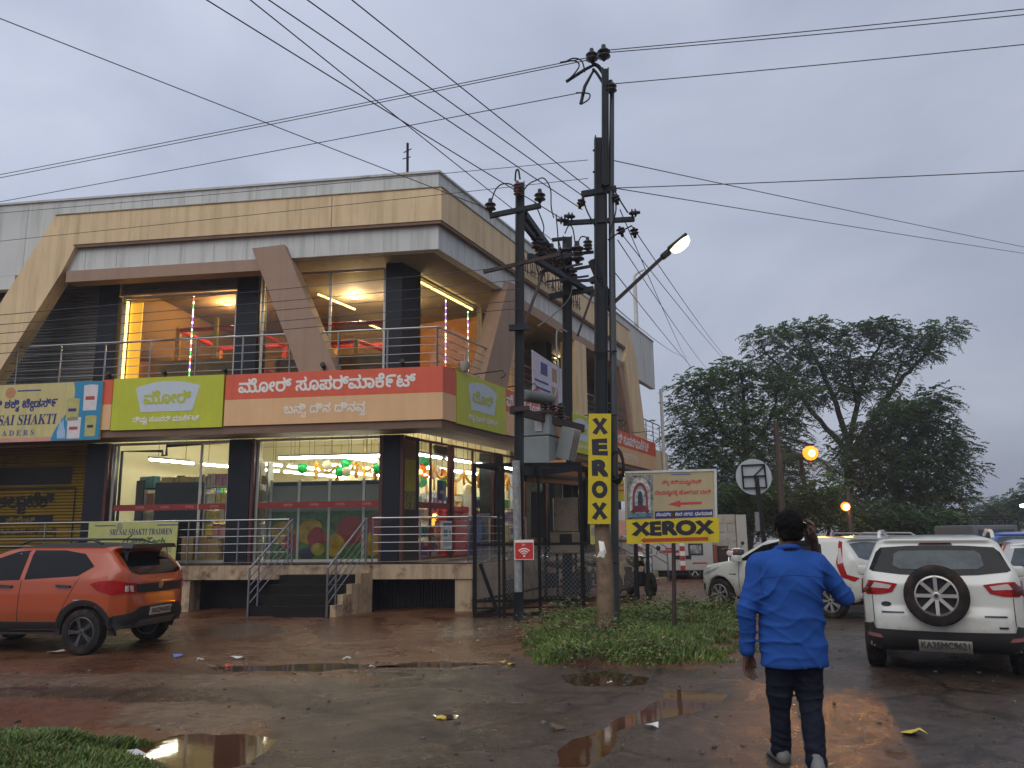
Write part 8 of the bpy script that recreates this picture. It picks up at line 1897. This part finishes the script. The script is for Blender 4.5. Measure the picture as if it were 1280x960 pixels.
# stones and clods along the broken asphalt edge, one mesh each
SM = [mat('clod_brown', (.05, .03, .02), rough=.6, var=.3, vs=9), mat('pebble_grey', (.09, .08, .075), rough=.5, var=.3, vs=9)]
for k in range(150):
    px, py = rnd.uniform(0, 1280), rnd.choice([rnd.uniform(805, 845), rnd.uniform(845, 955)])
    g = G(px, py); xx, yy = np.array([g.x]), np.array([g.y])
    if any(segdist(xx, yy, pl)[0] > -.05 for pl in POOL.values()): continue
    s = rnd.uniform(.008, .028); z = float(gh(xx, yy)[0]); bm = bmesh.new(); bmesh.ops.create_icosphere(bm, subdivisions=1, radius=s)
    for v in bm.verts: v.co = V((v.co.x * rnd.uniform(.8, 1.4), v.co.y * rnd.uniform(.8, 1.3), v.co.z * rnd.uniform(.5, .8)))
    me = bpy.data.meshes.new('stone'); bm.to_mesh(me); bm.free(); me.materials.append(rnd.choice(SM)); o = bpy.data.objects.new('stone', me); COL.objects.link(o); o.location = (g.x, g.y, z + s * .2)
    tag(o, 'small loose stone or clod lying on the wet ground', 'stone', 'loose stones on the wet ground')

# gravel: grains too many to count, thickest along the broken asphalt edge
r_ = np.random.default_rng(77); n_ = 26000
qx = r_.uniform(-9, 8, n_); qy = 4.6 + 10 * r_.uniform(0, 1, n_) ** 1.6
da_ = np.abs(segdist(qx, qy, ASPH) + 0.5 * fbm(qx, qy, 1.3, 31, 4)); keep = (r_.uniform(size=n_) < .14 + .8 * np.exp(-da_ / .25)) & (fbm(qx, qy, 1.7, 91, 3) > -.12)
for pl in POOL.values(): keep &= segdist(qx, qy, pl) < -.02
qx, qy = qx[keep], qy[keep]; m_ = len(qx); s_z = r_.uniform(.003, .010, m_) * (1 + (r_.uniform(size=m_) < .06) * 1.2)
octa = np.array([(1, 0, 0), (0, 1, 0), (-1, 0, 0), (0, -1, 0), (0, 0, .75), (0, 0, -.75)], float); rot = r_.uniform(0, 6.28, m_)
oc = octa[None] * r_.uniform(.6, 1.3, (m_, 6, 3)); ox = oc[..., 0] * np.cos(rot)[:, None] - oc[..., 1] * np.sin(rot)[:, None]; oy = oc[..., 0] * np.sin(rot)[:, None] + oc[..., 1] * np.cos(rot)[:, None]
gv = np.stack([qx[:, None] + ox * s_z[:, None], qy[:, None] + oy * s_z[:, None], (gh(qx, qy) + s_z * .25)[:, None] + oc[..., 2] * s_z[:, None]], -1).reshape(-1, 3)
gf = (np.arange(m_)[:, None, None] * 6 + np.array([(0, 1, 4), (1, 2, 4), (2, 3, 4), (3, 0, 4), (1, 0, 5), (2, 1, 5), (3, 2, 5), (0, 3, 5)])[None]).reshape(-1, 3)
tag(np_mesh('gravel', gv, gf, SM + [mat('gravel_pale', (.16, .13, .10), rough=.5, var=.3, vs=9)], midx=np.repeat(r_.choice(3, m_, p=[.45, .35, .2]), 8)), 'fine gravel and grit strewn over the wet road', 'gravel', kind='stuff')
# ------------------------------------------------------------------ damp evening air
hm = bpy.data.materials.new('damp_air'); hm.use_nodes = True
ht = hm.node_tree; ht.nodes.remove(ht.nodes['Principled BSDF'])
hv = ht.nodes.new('ShaderNodeVolumePrincipled'); hv.inputs['Color'].default_value = (0.9, 0.93, 1.0, 1); hv.inputs['Density'].default_value = 0.0013; hv.inputs['Anisotropy'].default_value = 0.3
ht.links.new(hv.outputs[0], ht.nodes['Material Output'].inputs['Volume'])
mb = MB(); mb.box((0, 310, 6.2), (900, 800, 15))
tag(mb.build('haze', hm), 'thin damp haze filling the evening air', 'haze', kind='stuff')
S.cycles.volume_bounces = 0
